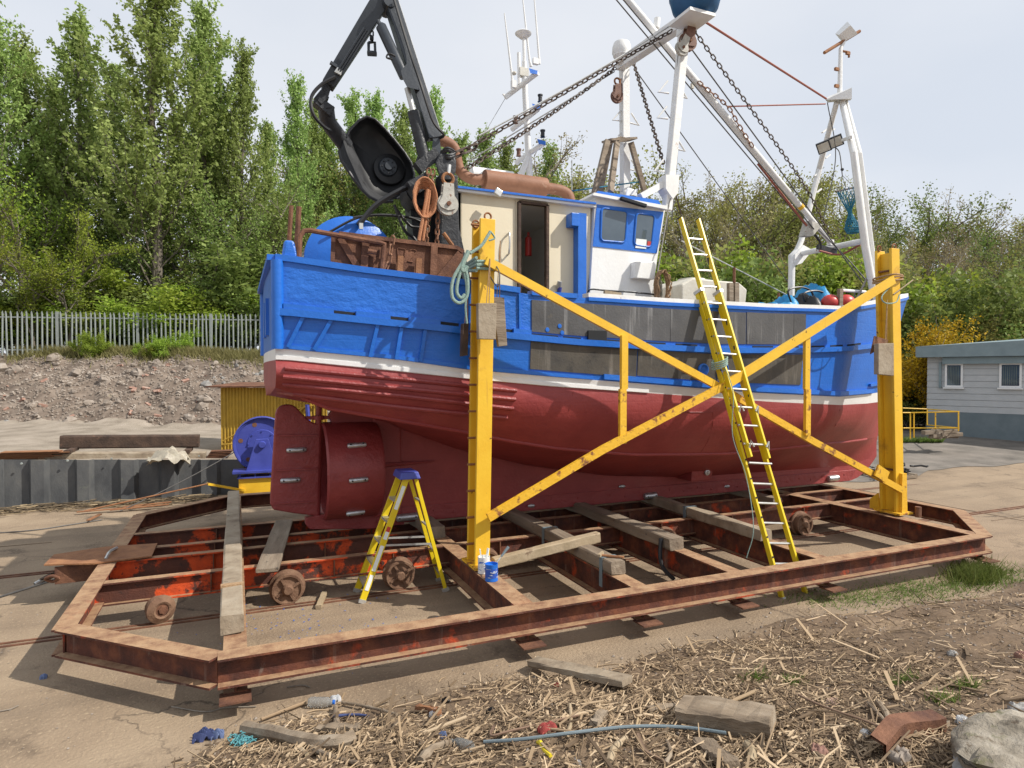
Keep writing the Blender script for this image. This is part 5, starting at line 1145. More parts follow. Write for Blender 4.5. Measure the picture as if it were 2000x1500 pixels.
cp(MB().tube(curve([K(772, 110, 8.8), K(760, 105, 8.8), K(755, 112, 8.8), K(766, 116, 8.8)], 10), .014, 6), 'hose', 'hose', True)
# power block: two cheeks with a trough between
face = [(676, 268), (682, 255), (700, 236), (716, 228), (732, 233), (750, 250), (771, 274), (790, 298), (803, 318), (809, 340), (806, 362), (795, 378), (775, 388), (752, 391), (728, 382), (708, 352), (692, 318), (680, 288)]
yf0, yf1 = 9.9, 9.45
bc = np.array((748, 322.))
G = []
for q_ in face + [face[0]]:
    row = []
    for t in (1.0, .985, .96, .9, .75, .5, .25, .02):
        p_ = bc + (np.array(q_, float) - bc) * t; row.append(K(p_[0], p_[1], yf0 - .06 + .3 * (1 - t ** 5) ** .8))
    G.append(row)
mb = MB().grid(G); mb.grid([[p + Vector((0, .025, 0)) for p in r] for r in G]); pb = mb.build('power_block', 'block_black', crane, smooth=True)
inner = [(674, 264), (684, 286), (698, 312), (706, 334), (709, 352), (722, 370), (742, 383), (764, 391)]
outer = [(662, 294), (666, 312), (680, 334), (694, 354), (706, 370), (722, 385), (742, 395), (768, 393)]
G = [[K(a_[0] + (b_[0] - a_[0]) * t, a_[1] + (b_[1] - a_[1]) * t + 5 * math.sin(math.pi * t), yf0 + (yf1 - yf0) * t) for t in np.linspace(0, 1, 6)] for a_, b_ in zip(inner, outer)]
mb = MB().grid(G); mb.grid([[p + Vector((.015, .02, .015)) for p in r] for r in G]); cp(mb, 'block_trough', 'trough', True)
cp(MB().tube([r[-1] for r in G], .022, 6), 'trough_rim', 'black', True)
rimf = [(676, 268), (682, 255), (700, 236), (716, 228), (732, 233), (750, 250), (771, 274), (790, 298), (803, 318), (809, 340), (806, 362), (795, 378), (775, 388)]
cp(MB().tube([K(a_, b_, yf0 - .07) for a_, b_ in rimf], .02, 6), 'cheek_rim', 'black', True)
dc_ = K(760, 331, yf0 + .2)
cp(MB().lathe([(.25, .0), (.24, .03), (.17, .05), (.12, .06)], dc_, (-.05, -1, .1), 32), 'sheave_disc', 'block_black', True)
hc_ = K(757, 327, yf0 + .14); cp(MB().lathe([(.0001, .1), (.06, .1), (.07, .06), (.13, .055), (.145, .03), (.15, 0)], hc_, (0, -1, 0), 24), 'block_hub', 'dgrey', True)
for k in range(8): a = k * math.pi / 4; cp(MB().lathe([(.0001, .075), (.014, .075), (.014, .05)], hc_ + Vector((math.cos(a) * .1, 0, math.sin(a) * .1)), (0, -1, 0), 6), 'hub_bolt', 'black')
for pts_, r in (([(700, 440), (735, 400), (790, 368), (822, 360)], .04), ([(690, 425), (740, 420), (800, 425), (835, 440)], .02), ([(770, 400), (790, 450), (812, 470), (835, 520)], .022), ([(775, 410), (800, 440), (820, 445), (840, 455)], .02), ([(640, 455), (700, 425), (760, 420), (830, 430)], .018)):
    cp(MB().tube(curve([K(a, b, 8.9) for a, b in pts_], 20), r, 6), 'hose', 'hose', True)
cp(MB().box(K(705, 442, 8.8), (.05, .05, .08)), 'hose_union', 'alu')
# shackle & double chain on the crane head
for o in (0, .07): cp(MB().tube(curve([K(862, 298 + o * 60, 8.7), K(874, 290 + o * 60, 8.6), K(887, 298 + o * 60, 8.65), K(876, 304 + o * 60, 8.6), K(862, 298 + o * 60, 8.7)], 20), .026, 6, False), 'shackle', 'black', True)
def block_thing(c, top, label, m='block', s=1.0, ring=True, n_=(0, -1, 0)):
    b = thing('pulley_block', label, 'pulley block', tuple(c)); up = (top - c).normalized(); nn = Vector(n_).normalized(); sd = up.cross(nn).normalized()
    poly = [(-.07, .2), (.07, .2), (.085, .02), (.14, -.09), (.1, -.14), (0, -.17), (-.1, -.14), (-.14, -.09), (-.085, .02)]
    for o in (.04, -.055): MB().plate([c + (sd * x + up * y + nn * o) * s for x, y in poly], nn, .015 * s).build('cheek', m, b)
    MB().lathe([(.0001, .035 * s), (.15 * s, .035 * s), (.13 * s, .012 * s), (.13 * s, -.012 * s), (.15 * s, -.035 * s), (.0001, -.035 * s)], c - up * .08 * s, nn, 20).build('sheave', m, b, smooth=True)
    MB().lathe([(.0001, .08 * s), (.03 * s, .08 * s), (.03 * s, .05 * s)], c - up * .08 * s, nn, 8).build('pin', 'rust', b)
    if ring: MB().tube([c + (up * (.27 + .075 * math.cos(a)) + sd * .075 * math.sin(a)) * s for a in np.linspace(0, 6.283, 17)], .022 * s, 6, False).build('ring', 'rust_light', b, smooth=True)
    return b
block_thing(K(874, 388, 8.5), K(875, 345, 8.5), 'large worn snatch block with rusty ring under the crane head', 'block_white', 1.0)
MB().tube([K(878, 323, 8.55), K(876, 340, 8.5)], .025, 8).build('block_pin', 'alu', crane)
block_thing(at(1205, 182, Y=10.9), at(1206, 155, Y=10.9), 'dark red pulley block hanging inboard of the far gantry post', 'block', .85)
block_thing(at(1214, 180, Y=11.1), at(1215, 152, Y=11.1), 'greyer pulley block hanging against the far gantry post', 'block', .75)
block_thing(at(1345, 72, Y=8.8), at(1350, 40, Y=8.8), 'rusty upper pulley block hanging at the gantry top', 'block', 1.05, False)
block_thing(at(1334, 88, Y=8.75), at(1345, 60, Y=8.75), 'worn lower pulley block behind the gantry top block', 'block_white', .8, False)
lk = thing('lifting_link', 'square black lifting link hanging from the crane jib', 'lifting link', tuple(K(726, 92, 9.25)))
MB().tube([K(726, 72, 9.25) , K(726, 78, 9.25)], .03, 6).build('ring', 'black', lk); MB().tube([K(*q_, 9.25) for q_ in ((720, 83), (732, 83), (733, 105), (720, 105), (720, 83))], .022, 6).build('link', 'dgrey', lk); MB().tube([K(718, 104, 9.25), K(735, 105, 9.25)], .04, 8).build('pin', 'dgrey', lk)
chain_mb([K(726, 62, 9.25), K(726, 80, 9.25)], .07, .05, .012).build('shackle', 'black', crane)
# orange rope coil and chains on the crane
cc = K(826, 390, 8.6)
mb = MB(); rs = random.Random(5)
for k in range(7):
    rx, rz = .1 + .02 * k * .5, .16 + .018 * k; mb.tube([cc + Vector((math.sin(a) * rx + rs.uniform(-.004, .004), -.02 * k + rs.uniform(-.01, .01), math.cos(a) * rz)) for a in np.linspace(0, 6.283, 25)], .015, 6, False)
mb.tube(sag(K(836, 370, 8.5), K(818, 470, 8.5), 0), .024, 8); mb.tube(sag(K(840, 372, 8.52), K(826, 470, 8.52), 0), .02, 8)
tag(mb.build('rope_coil', 'rope_orange', smooth=True), 'orange rope coil hanging on the black crane column', 'rope')
for a, b in (((838, 330), (827, 475)), ((846, 332), (832, 475)), ((856, 405), (853, 480))): chain_mb([K(*a, 8.6), K(*b, 8.55)], .075, .05, .012).build('chain', 'chain_rust', boat)
MB().tube([K(866, 455, 8.6), K(884, 480, 8.6)], .03, 8).build('rust_bar', 'rust_light', boat)
# ------------------------------------------------------------------ aft mast with lamps and aerials
ym = 10.3; Mk = lambda px, py, y=ym: at(px, py, Y=y)
mast = MB().tube([Mk(1035, 356), Mk(1026, 190), Mk(1024, 120)], [.058, .05, .042], 12).build('mast', 'white', boat, smooth=True)
mp_ = lambda mb, nm, m='white', sm=True: mb.build(nm, m, mast, smooth=sm)
mp_(MB().tube([Mk(1012, 354), Mk(1033, 305)], .055, 10), 'stay_leg')
for a, b in (((1008, 318), (1062, 280)), ((1000, 253), (1052, 212)), ((987, 190), (1050, 142))): mp_(MB().tube([Mk(*a, ym + .3), Mk(*b, ym - .3)], .046, 10), 'cross_arm')
for px, py in ((1058, 277), (1048, 208), (1042, 139)): mp_(MB().hexa(*[[Mk(px + a, py + b, ym - .35 + o) for a, b in ((-9, -6), (8, -1), (8, 6), (-6, 4))] for o in (0, .14)]), 'lamp_bracket', 'blue', False)
for px, py, m in ((1060, 262, 'black'), (1055, 193, 'black'), (1007, 235, 'block'), (1013, 299, 'block')):
    mp_(MB().lathe([(.0001, .07), (.045, .07), (.045, .05), (.034, .04), (.034, -.04), (.048, -.05), (.0001, -.05)], Mk(px, py, ym - .3), (0, 0, 1), 12), 'navigation_lamp', m)
mp_(MB().tube([Mk(1024, 125), Mk(1023, 76)], .028, 8), 'dish_pole'); mp_(MB().lathe([(.0001, -.06), (.06, -.05), (.14, .02), (.145, .03), (.12, .05), (.0001, .06)], Mk(1022, 69), (0, 0, 1), 20), 'satellite_dome')
mp_(MB().tube([Mk(1014, 165), Mk(1013, 103)], .03, 8), 'short_pole')
for a, b, c in (((1001, 178), (1000, 150), (985, 26)), ((1037, 130), (1034, 118), (1019, -20)), ((1053, 125), (1053, 115), (1042, -20))):
    mp_(MB().tube([Mk(*a), Mk(*b), Mk(*c)], [.028, .02, .009], 6), 'aerial', 'white')
mp_(MB().ball(Mk(1004, 143), .045, 8, (1, 1, .7)), 'gps_dome', 'tank'); mp_(MB().box(Mk(1022, 142), (.16, .1, .14)), 'mast_fitting', 'tank', False); mp_(MB().box(Mk(1003, 165), (.08, .08, .12)), 'mast_fitting', 'white', False); mp_(MB().box(Mk(1046, 120), (.1, .06, .1)), 'mast_fitting', 'white', False)
mp_(MB().plate([Mk(982, 183), Mk(998, 185), Mk(990, 193)], (0, 1, 0), .03), 'arm_fin', 'white', False)
# ------------------------------------------------------------------ gantry over the wheelhouse
yn_, yf_ = 8.95, 11.1; NG = lambda px, py: at(px, py, Y=yn_); FG = lambda px, py: at(px, py, Y=yf_)
gan = MB().bar(NG(1302, 412), NG(1336, 62), .135, .135, (0, 1, 0), .15, .15).build('gantry', 'white_worn', boat, bevel=.015)
gp = lambda mb, nm, m='white_worn', sm=False: mb.build(nm, m, gan, smooth=sm)
gp(MB().bar(FG(1221, 385), FG(1219, 115), .15, .15, (0, 1, 0)), 'far_post')
gp(MB().bar(NG(1342, 38), FG(1210, 128), .17, .2), 'gantry_beam'); gp(MB().bar(NG(1336, 70), NG(1342, 20), .19, .19, (0, 1, 0)), 'post_head')
gp(MB().bar(NG(1250, 385), NG(1303, 355), .1, .12, (0, 1, 0)), 'knee_brace'); gp(MB().hexa(*[[NG(a, b) + Vector((0, o, 0)) for a, b in ((1292, 345), (1318, 345), (1316, 380), (1306, 392), (1292, 372))] for o in (-.12, .1)]), 'knee_plate')
def step(P, side, y, sc=1.0):
    a = at(P[0], P[1], Y=y); dx = .16 * sc * side; gp(MB().tube([a, a + Vector((dx * 1.3, 0, -.02)), a + Vector((.02 * side, 0, .2 * sc))], .017, 6), 'mast_step')
for px, py, sd in ((1214, 236, -1), (1231, 240, 1), (1214, 280, -1), (1231, 331, 1), (1214, 372, -1)): step((px, py), sd, yf_)
for px, py, sd in ((1306, 182, -1), (1322, 186, 1), (1304, 232, -1), (1318, 290, 1), (1298, 335, -1)): step((px, py), sd, yn_)
gp(MB().lathe([(.0001, .25), (.07, .245), (.15, .2), (.18, .12), (.185, .0), (.165, -.03), (.165, -.06), (.11, -.11), (.09, -.2), (.0001, -.2)], at(1214, 104, Y=10.9), (0, 0, 1), 24), 'radar_dome', 'white', True)
rc = at(1358, 8, Y=8.6); gp(MB().lathe([(.0001, -.24), (.2, -.22), (.36, -.1), (.4, .05), (.42, .1)], rc, (0, 0, 1), 28), 'liferaft_base', 'raft_blue', True); gp(MB().lathe([(.42, .1), (.4, .18), (.3, .28), (.0001, .34)], rc, (0, 0, 1), 28), 'liferaft_lid', 'white', True)
gp(MB().hexa([rc + Vector((x, y, -.28)) for x, y in ((-.3, -.25), (.2, -.25), (.2, .3), (-.3, .3))], [rc + Vector((x, y, -.23)) for x, y in ((-.3, -.25), (.2, -.25), (.2, .3), (-.3, .3))]), 'raft_cradle', 'white')
gp(MB().tube([at(1282, 55, Y=10), at(1284, 36, Y=10)], .06, 10), 'beam_stub', 'white', True)
# derrick boom
yd_ = 10.0; der = MB().tube([at(1622, 473, Y=yd_), at(1420, 232, Y=yd_), at(1205, -25, Y=yd_)], [.05, .07, .065], 12).build('derrick_boom', 'white_worn', boat, smooth=True)
MB().box(at(1622, 474, Y=yd_), (.1, .1, .12)).build('boom_heel', 'white_worn', der); MB().box(at(1352, 168, Y=yd_), (.05, .05, .1)).build('boom_eye', 'tank', der)
MB().lathe([(.064, 0), (.066, .08)], at(1562, 401, Y=yd_), (at(1622, 473, Y=yd_) - at(1562, 401, Y=yd_)), 10).build('yellow_band', 'yellow', der)
# fore A-frame
yl_, yr_ = 11.2, 9.15; AL = lambda px, py: at(px, py, Y=yl_); AR = lambda px, py: at(px, py, Y=yr_); AT = lambda px, py: at(px, py, Y=10.15)
fr = MB().tube([AL(1545, 578), AL(1547, 500), AL(1556, 492)], .075, 12).build('fore_gallows', 'white_worn', boat, smooth=True)
fp_ = lambda mb, nm, m='white_worn', sm=True: mb.build(nm, m, fr, smooth=sm)
fp_(MB().tube([AL(1552, 500), AL(1565, 470), AL(1600, 330), AT(1634, 200)], [.07, .065, .065, .055], 10), 'left_leg')
fp_(MB().tube([AR(1708, 580), AR(1690, 480), AR(1668, 300), AT(1644, 196)], [.075, .075, .07, .06], 12), 'right_leg'); fp_(MB().tube([AR(1712, 545), AR(1703, 480), AR(1680, 300), AT(1653, 198)], [.04, .04, .04, .035], 8), 'right_stay')
fp_(MB().tube([AL(1562, 496), AR(1690, 470)], .06, 10), 'cross_bar'); fp_(MB().hexa(*[[AL(a, b) + Vector((0, o, 0)) for a, b in ((1546, 498), (1563, 480), (1580, 490), (1560, 515), (1546, 520))] for o in (-.1, .1)]), 'corner_plate', sm=False)
fp_(MB().hexa([AT(1612, 195) + Vector((0, 0, 0)), AT(1640, 203) + Vector((0, -.3, 0)), AT(1661, 196), AT(1640, 190) + Vector((0, .3, 0))], [AT(1618, 188), AT(1640, 182) + Vector((0, -.3, 0)), AT(1663, 184), AT(1640, 181) + Vector((0, .3, 0))]), 'top_plate', sm=False)
fp_(MB().tube([AT(1640, 182), AT(1642, 95), AT(1650, 78)], [.05, .04, .035], 8), 'top_pole')
fp_(MB().tube([AT(1610, 103), AT(1679, 61)], .035, 8), 'yard', 'rust_light')
c = AT(1653, 66); r_ = .3
mb = MB(); T_, B_ = AT(1655, 42), AT(1648, 82); rg_ = [c + Vector((math.cos(a) * .22, math.sin(a) * .22, .07 * math.cos(3 * a))) for a in np.linspace(0, 2 * math.pi, 7)[:-1]]
mb.add([T_, B_] + rg_, [(0, 2 + i, 2 + (i + 1) % 6) for i in range(6)] + [(1, 2 + (i + 1) % 6, 2 + i) for i in range(6)]); fp_(mb, 'radar_reflector', 'white', False)
for px, py in ((1634, 135), (1634, 168), (1656, 104)): fp_(MB().box(AT(px, py), (.1, .05, .06)), 'pole_lug', 'rust_light', False)
fp_(MB().tube([AT(1646, 100), AT(1658, 102), AT(1658, 112)], .025, 6), 'lamp_hook', 'rust_light')
for px, py in ((1606, 255), (1620, 255), (1612, 305), (1590, 340), (1595, 372)): fp_(MB().bar(AL(px, py + 4), AL(px + 9, py - 3), .05, .03), 'mast_step', 'white', False)
for px, py in ((1609, 287), (1633, 276)):
    c = at(px, py, Y=10.3); Y_ = Vector((-.62, -.5, -.55)).normalized(); X_ = Vector((.62, -.6, .36)); X_ = (X_ - Y_ * X_.dot(Y_)).normalized(); Z_ = X_.cross(Y_).normalized(); Mx = Matrix((X_, Y_, Z_)).transposed()
    f_ = MB().box(c, (.27, .06, .24), Mx).build('floodlight', 'black', fr); MB().box(c + Y_ * .034, (.22, .01, .19), Mx).build('lamp_glass', 'tank', f_)
fp_(MB().bar(at(1645, 274, Y=10.2), AR(1662, 268), .05, .06), 'lamp_bracket', 'white', False)
fp_(MB().hexa(*[[at(a, b, Y=9.8) + Vector((0, o, 0)) for a, b in ((1565, 462), (1575, 432), (1600, 440), (1582, 462))] for o in (-.08, .08)]), 'boom_socket', 'block_white', False)
fp_(MB().box(at(1615, 487, Y=10.0), (.55, .06, .1), Matrix.Rotation(R(8), 3, 'Y')), 'cross_bar_plate', 'black', False)
# ------------------------------------------------------------------ standing and running rigging
def rig(pts, r, m, nm='wire', s=0.0): return MB().tube(sag(pts[0], pts[1], s, 20) if len(pts) == 2 else curve(pts, 40), r, 6).build(nm, m, boat, smooth=True)
def rch(pts, m='chain', pitch=.11, wd=.06, r=.013, s=0.0): return chain_mb(sag(pts[0], pts[1], s, 24) if len(pts) == 2 else curve(pts, 40), pitch, wd, r).build('chain', m, boat)
A1 = K(888, 303, 8.7)
rch([A1, K(930, 285, 8.8)], 'chain', .13, .09, .02); rch([K(925, 283, 8.8), NG(1312, 60)], 'chain', .11, .056, .012)
rig([at(935, 265, Y=8.9), NG(1322, 42)], .013, 'alu', s=.05)
rch([at(905, 333, Y=9.4), FG(1203, 132)], 'chain', .115, .06, .013, .05)
rig([at(915, 315, Y=9.3), FG(1200, 140)], .011, 'wire')
rch([FG(1236, 118), NG(1296, 320)], 'chain', .1, .055, .012); rch([NG(1352, 55), at(1560, 345, Y=9.6), at(1622, 462, Y=9.8)], 'chain', .1, .052, .011)
rch([at(1364, 160, Y=9.9), at(1420, 207, Y=9.9), at(1440, 240, Y=9.9), at(1470, 287, Y=9.9)], 'chain_rust', .1, .055, .012)
rig([NG(1350, 95), at(1690, 560, Y=9.3)], .012, 'wire'); rig([at(1370, 38, Y=8.8), AT(1614, 193)], .02, 'wire_red', 'rope'); rig([at(1420, 208, Y=9.9), AT(1612, 203)], .014, 'wire_red', 'rope')
rig([at(1200, -5, Y=9.8), at(1580, 448, Y=9.8)], .012, 'wire'); rig([at(1214, -5, Y=9.7), at(1590, 448, Y=9.7)], .012, 'wire')
rig([at(1480, 320, Y=9.75), at(1580, 446, Y=9.75)], .022, 'wire_red', 'rope'); 
rig([FG(1240, 135), at(1560, 580, Y=11.4)], .011, 'wire'); rig([NG(1325, 100), NG(1302, 450)], .01, 'wire'); rig([NG(1340, 100), NG(1312, 430)], .01, 'wire'); rig([at(1310, 380, Y=8.9), at(1282, 545, Y=8.7)], .012, 'rope_grey', 'rope')
rig([AT(1616, 200), at(1632, 305, Y=10.1), at(1610, 420, Y=10.1)], .01, 'wire'); rig([at(1250, 355, Y=11), at(1065, 380, Y=10.6)], .014, 'netblue', 'rope')
rig([at(988, 190, Y=10.6), at(905, 330, Y=9.6)], .004, 'wire'); rig([at(1117, 312, Y=10.8), at(1117, 390, Y=10.8)], .01, 'alu')
rig([at(1313, 355, Y=9.0), at(1335, 440, Y=9.2), at(1330, 470, Y=9.2)], .014, 'chain', 'rope')
rig([at(1330, 470, Y=9.3), at(1545, 580, Y=10.4)], .01, 'alu')
rig([at(1600, 490, Y=9.9), at(1640, 497, Y=9.8), at(1680, 478, Y=9.4)], .022, 'wire_red', 'rope')
rig([at(1575, 440, Y=9.9), at(1600, 470, Y=9.9), at(1604, 490, Y=9.9)], .025, 'hose', 'hose')
rig([at(1590, 440, Y=9.8), at(1650, 500, Y=9.6), at(1690, 545, Y=9.3)], .012, 'wire')
# wooden A-frame trestle on the wheelhouse roof
tr = thing('wooden_trestle', 'weathered wooden trestle standing on the cabin roof behind the gantry', 'trestle', tuple(at(1200, 385, Y=10.6)))
for a, b in (((1186, 275, 10.4), (1158, 390, 10.2)), ((1205, 278, 10.5), (1192, 375, 9.9)), ((1232, 278, 10.9), (1262, 385, 11)), ((1192, 275, 10.9), (1170, 385, 11.2))):
    MB().bar(at(a[0], a[1], Y=a[2]), at(b[0], b[1], Y=b[2]), .1, .07, (0, 1, 0)).build('leg', 'wood_x', tr)
MB().hexa(*[[at(a, b, Y=y) for a, b in ((1182, 276), (1204, 279), (1237, 272), (1213, 266))] for y in (10.6, 10.62)]).build('top_board', 'wood_x', tr); MB().bar(at(1184, 275, Y=10.6), at(1236, 272, Y=10.9), .22, .04).build('top_board', 'wood_x', tr)

# ------------------------------------------------------------------ loose things on deck
def coil(c, n, rx, rz, r, m, label, seed=1, ax=(0, -1, 0), name='rope_coil', cat='rope'):
    rs = random.Random(seed); mb = MB()
    for k in range(n):
        a0 = rs.uniform(-.25, .25); e = rs.uniform(.8, 1.1); mb.tube([Vector(c) + Vector((math.sin(a) * rx * e + math.cos(a) * a0 * .2 * rx, -.018 * k * rs.uniform(.2, 1), math.cos(a) * rz * rs.uniform(.97, 1.03))) for a in np.linspace(0, 6.283, 25)], r, 5, False)
    return tag(mb.build(name, m, smooth=True), label, cat)
coil(at(1290, 562, Y=8.7), 10, .12, .27, .011, 'rope_tan', 'tan rope hank hanging at the front corner of the wheelhouse', 3)
coil(at(1283, 568, Y=8.75), 5, .06, .25, .012, 'netgreen', 'dark green cord hank beside the tan rope hank', 4)
def drape(c, sx, sy, h, m, label, seed, name='tarpaulin', cat='tarpaulin'):
    rs = random.Random(seed); G = []; ph = [rs.uniform(0, 6) for _ in range(6)]
    for i in range(22):
        r = []
        for j in range(14):
            u, v = i / 21 * 2 - 1, j / 13 * 2 - 1; e = max(0, 1 - abs(u) ** 3 - .8 * v ** 4); z = h * e ** .6 * (.8 + .2 * math.sin(u * 5 + ph[0]) + .12 * math.sin(u * 11 + v * 6 + ph[1])) + .03 * math.sin(v * 9 + u * 7 + ph[2])
            r.append((c.x + u * sx, c.y + v * sy, c.z + z))
        G.append(r)
    return tag(MB().grid(G).build(name, m, smooth=True), label, cat)
zd = 3.85
drape(Vector((at(1540, 600, Y=9.9).x, 9.5, at(1540, 583, Y=9.5).z - .55)), .42, .4, .6, 'hose', 'crumpled black sheet between the two blue tarpaulins on the foredeck', 1)
drape(Vector((at(1512, 600, Y=9.7).x, 9.6, at(1512, 584, Y=9.6).z - .55)), .5, .35, .6, 'tarp', 'low bundle of blue tarpaulin beside the black sheet', 2)
drape(Vector((at(1605, 600, Y=9.7).x, 9.75, at(1600, 564, Y=9.75).z - .95)), .62, .5, 1.0, 'tarp', 'tall folded blue tarpaulin bundle beside the red buoys', 5)
for px, l in ((1622, 'red ball buoy left of the grey stanchion on the foredeck'), (1652, 'red ball buoy right of the grey stanchion on the foredeck')):
    b = MB().ball(at(px, 592, Y=9.15), .17, 16, (1.15, 1, 1)).build('buoy', 'buoy', smooth=True); tag(b, l, 'buoy', 'red buoys on the foredeck')
m = MB()
for px, py, r in ((1575, 582, .02), (1545, 575, .018)): m.tube(curve([at(px, py + 15, Y=9.4), at(px - 5, py - 8, Y=9.4), at(px + 20, py - 14, Y=9.4), at(px + 40, py - 5, Y=9.4), at(px + 45, py + 15, Y=9.4)], 20), r, 6)
tag(m.build('deck_hose', 'hose', smooth=True), 'black hose looping over the blue tarpaulins', 'hose')
m = MB(); rs = random.Random(6)
for i in range(14):
    a = at(rs.uniform(1665, 1700), rs.uniform(585, 606), Y=9.4); m.tube(curve([a, a + Vector((rs.uniform(-.2, .3), rs.uniform(-.1, .1), rs.uniform(-.05, .1))), a + Vector((rs.uniform(-.2, .5), 0, rs.uniform(-.05, .2)))], 10), .016, 5)
tag(m.build('mooring_rope', 'rope_grey', smooth=True), 'pile of grey mooring rope at the bow behind the right post', 'rope')
rig([at(1670, 590, Y=9.3), at(1700, 530, Y=9.2)], .02, 'rope_grey', 'rope')
for px in (1520, 1540, 1560): MB().tube([at(px, 590, Y=11.6), at(px + 1, 572, Y=11.6)], .03, 6).build('rail_pin', 'rust', boat)
# net bag under the A-frame
nb = thing('net_bag', 'blue net bag hanging inside the fore gallows', 'net bag', tuple(at(1655, 410, Y=9.9)))
B = lambda px, py: at(px, py, Y=9.9)
prof = [(.22, B(1653, 370).z), (.15, B(1653, 388).z), (.045, B(1657, 410).z), (.035, B(1660, 418).z), (.1, B(1662, 432).z), (.15, B(1664, 446).z), (.12, B(1666, 454).z)]
bx = B(1655, 400).x; mb = MB(); n = 16
pts_ = [[(bx + r * math.cos(2 * math.pi * k / n) + (i * .03), 9.9 + r * math.sin(2 * math.pi * k / n), z) for k in range(n + 1)] for i, (r, z) in enumerate(prof)]
for sgn in (1, -1):
    for k in range(n): mb.tube([pts_[i][(k + sgn * i) % n] for i in range(len(prof))], .007, 4, False)
for i in range(2, 7): mb.tube(pts_[i], .012, 4, False)
for i in range(40): a_ = random.uniform(0, 6.28); i_ = random.randint(3, 5); k_ = random.randint(0, n - 1); mb.tube([pts_[i_][k_], pts_[i_ + 1][(k_ + random.randint(-3, 3)) % n]], .01, 4, False)
mb.build('netting', 'netblue', nb)
MB().tube([B(1632, 374), B(1671, 366)], .02, 6).build('spreader_bar', 'chain', nb)
for a in ((1634, 373), (1652, 369), (1669, 367)): MB().tube([B(*a), B(1645, 342)], .006, 4).build('bridle', 'wire', nb)
MB().tube(curve([B(1645, 342), B(1640, 300), B(1632, 288)], 10), .011, 5).build('hoist_line', 'wire', nb); MB().ball(B(1645, 331), .035, 8).build('swivel', 'black', nb)

# ================================================================== LADDERS
ld = thing('extension_ladder', 'tall yellow fibreglass extension ladder leaning on the boat rail', 'ladder', (6.6, 6.35, 0))
fL, fR = Vector((6.38, 6.36, 0)), Vector((6.84, 6.36, 0))
ctr = lambda px, py, Y: at(px, py, Y=Y)
T = at(1340, 432, Y=8.36)       # top, measured on the leaning line
def ladline(px_bot, py_bot, Yb, px_top, py_top, Yt): return at(px_bot, py_bot, Y=Yb), at(px_top, py_top, Y=Yt)
Yb_, Yt_ = 6.4, 8.42
La, Lb = ladline(1531, 1182, Yb_, 1323, 432, Yt_); Ra, Rb = ladline(1580, 1182, Yb_, 1357, 434, Yt_)
dirL = (Lb - La); nrm = Vector((0, -1, 0)); nrm = (nrm - dirL.normalized() * nrm.dot(dirL.normalized())).normalized()
def stile(a, b, o, nm='stile', m='ladder'):
    a, b = a + nrm * o, b + nrm * o; return MB().bar(a, b, .035, .08, nrm).build(nm, m, ld, bevel=.004)
# base section (behind) reaches two thirds, fly section in front
stile(La, La.lerp(Lb, .79), .0); stile(Ra, Ra.lerp(Rb, .79), .0)
f0 = .34; stile(La.lerp(Lb, f0) + Vector((.05, 0, 0)), Lb + Vector((.0, 0, 0)), .085); stile(Ra.lerp(Rb, f0) - Vector((.03, 0, 0)), Rb, .085)
for a, b in ((La, Lb), (Ra, Rb)):
    MB().bar(b + nrm * .085, b + (b - a).normalized() * .012 + nrm * .085, .04, .085, nrm).build('end_cap', 'dark', ld); p = a.lerp(b, .0); MB().bar(p, p + (b - a).normalized() * .1, .05, .09, nrm).build('shoe', 'alu', ld)
n = 20
for i in range(n):
    t = .045 + i * (.985 - .045) / n
    fly = t > f0 - .02; o = .085 if fly else 0
    MB().tube([La.lerp(Lb, t) + nrm * o, Ra.lerp(Rb, t) + nrm * o], .016, 8).build('rung', 'alu', ld, smooth=True)
    if not fly or .34 < t < .78:
        pass
for i in range(16):
    t = .06 + i * .046
    MB().lathe([(.0001, .004), (.013, .004), (.013, -.004)], La.lerp(Lb, t) + nrm * .043 + Vector((-.0, 0, 0)), nrm, 8).build('rivet', 'dark', ld)
for t in (.36, .45):
    p = Ra.lerp(Rb, t) + nrm * .11; MB().tube([p, p + Vector((-.02, -.02, .12)), p + Vector((-.07, -.03, .05))], .014, 6).build('rung_hook', 'alu', ld)
    p = La.lerp(Lb, t) + nrm * .11 + Vector((.05, 0, 0)); MB().tube([p, p + Vector((.02, -.02, .12)), p + Vector((.06, -.03, .03))], .014, 6).build('rung_hook', 'alu', ld)
for t in (.5, .56, .63, .7, .8, .88): 
    p = Ra.lerp(Rb, t) + nrm * .08; MB().bar(p + Vector((-.035, 0, .02)), p + Vector((.0, 0, -.1)), .02, .03).build('rung_brace', 'dgrey', ld)
p = La.lerp(Lb, .785) + nrm * .04; MB().box(p, (.06, .18, .05), Matrix.Rotation(R(-20), 3, 'X')).build('guide_bracket', 'alu', ld)
p = Ra.lerp(Rb, .785) + nrm * .04; MB().box(p, (.06, .18, .05), Matrix.Rotation(R(-20), 3, 'X')).build('guide_bracket', 'alu', ld)
lc = [La.lerp(Lb, .58) + nrm * .13, La.lerp(Lb, .5) + nrm * .16 + Vector((.0, 0, 0)), La.lerp(Lb, .4) + Vector((-.12, -.05, 0)), La.lerp(Lb, .3) + Vector((-.08, -.05, 0)), La.lerp(Lb, .2) + Vector((-.2, -.1, -.1)), at(1458, 1090, Y=6.7)]
MB().tube(curve(lc, 40), .006, 5).build('hoist_cord', 'rope_green', ld, smooth=True)
m = MB(); c = La.lerp(Lb, .585) + nrm * .06
for k in range(4): m.tube([c + Vector((math.cos(a) * .11, math.sin(a) * .11, -.05 + k * .03 + .05 * math.cos(a))) for a in np.linspace(0, 6.283, 17)], .011, 5, False)
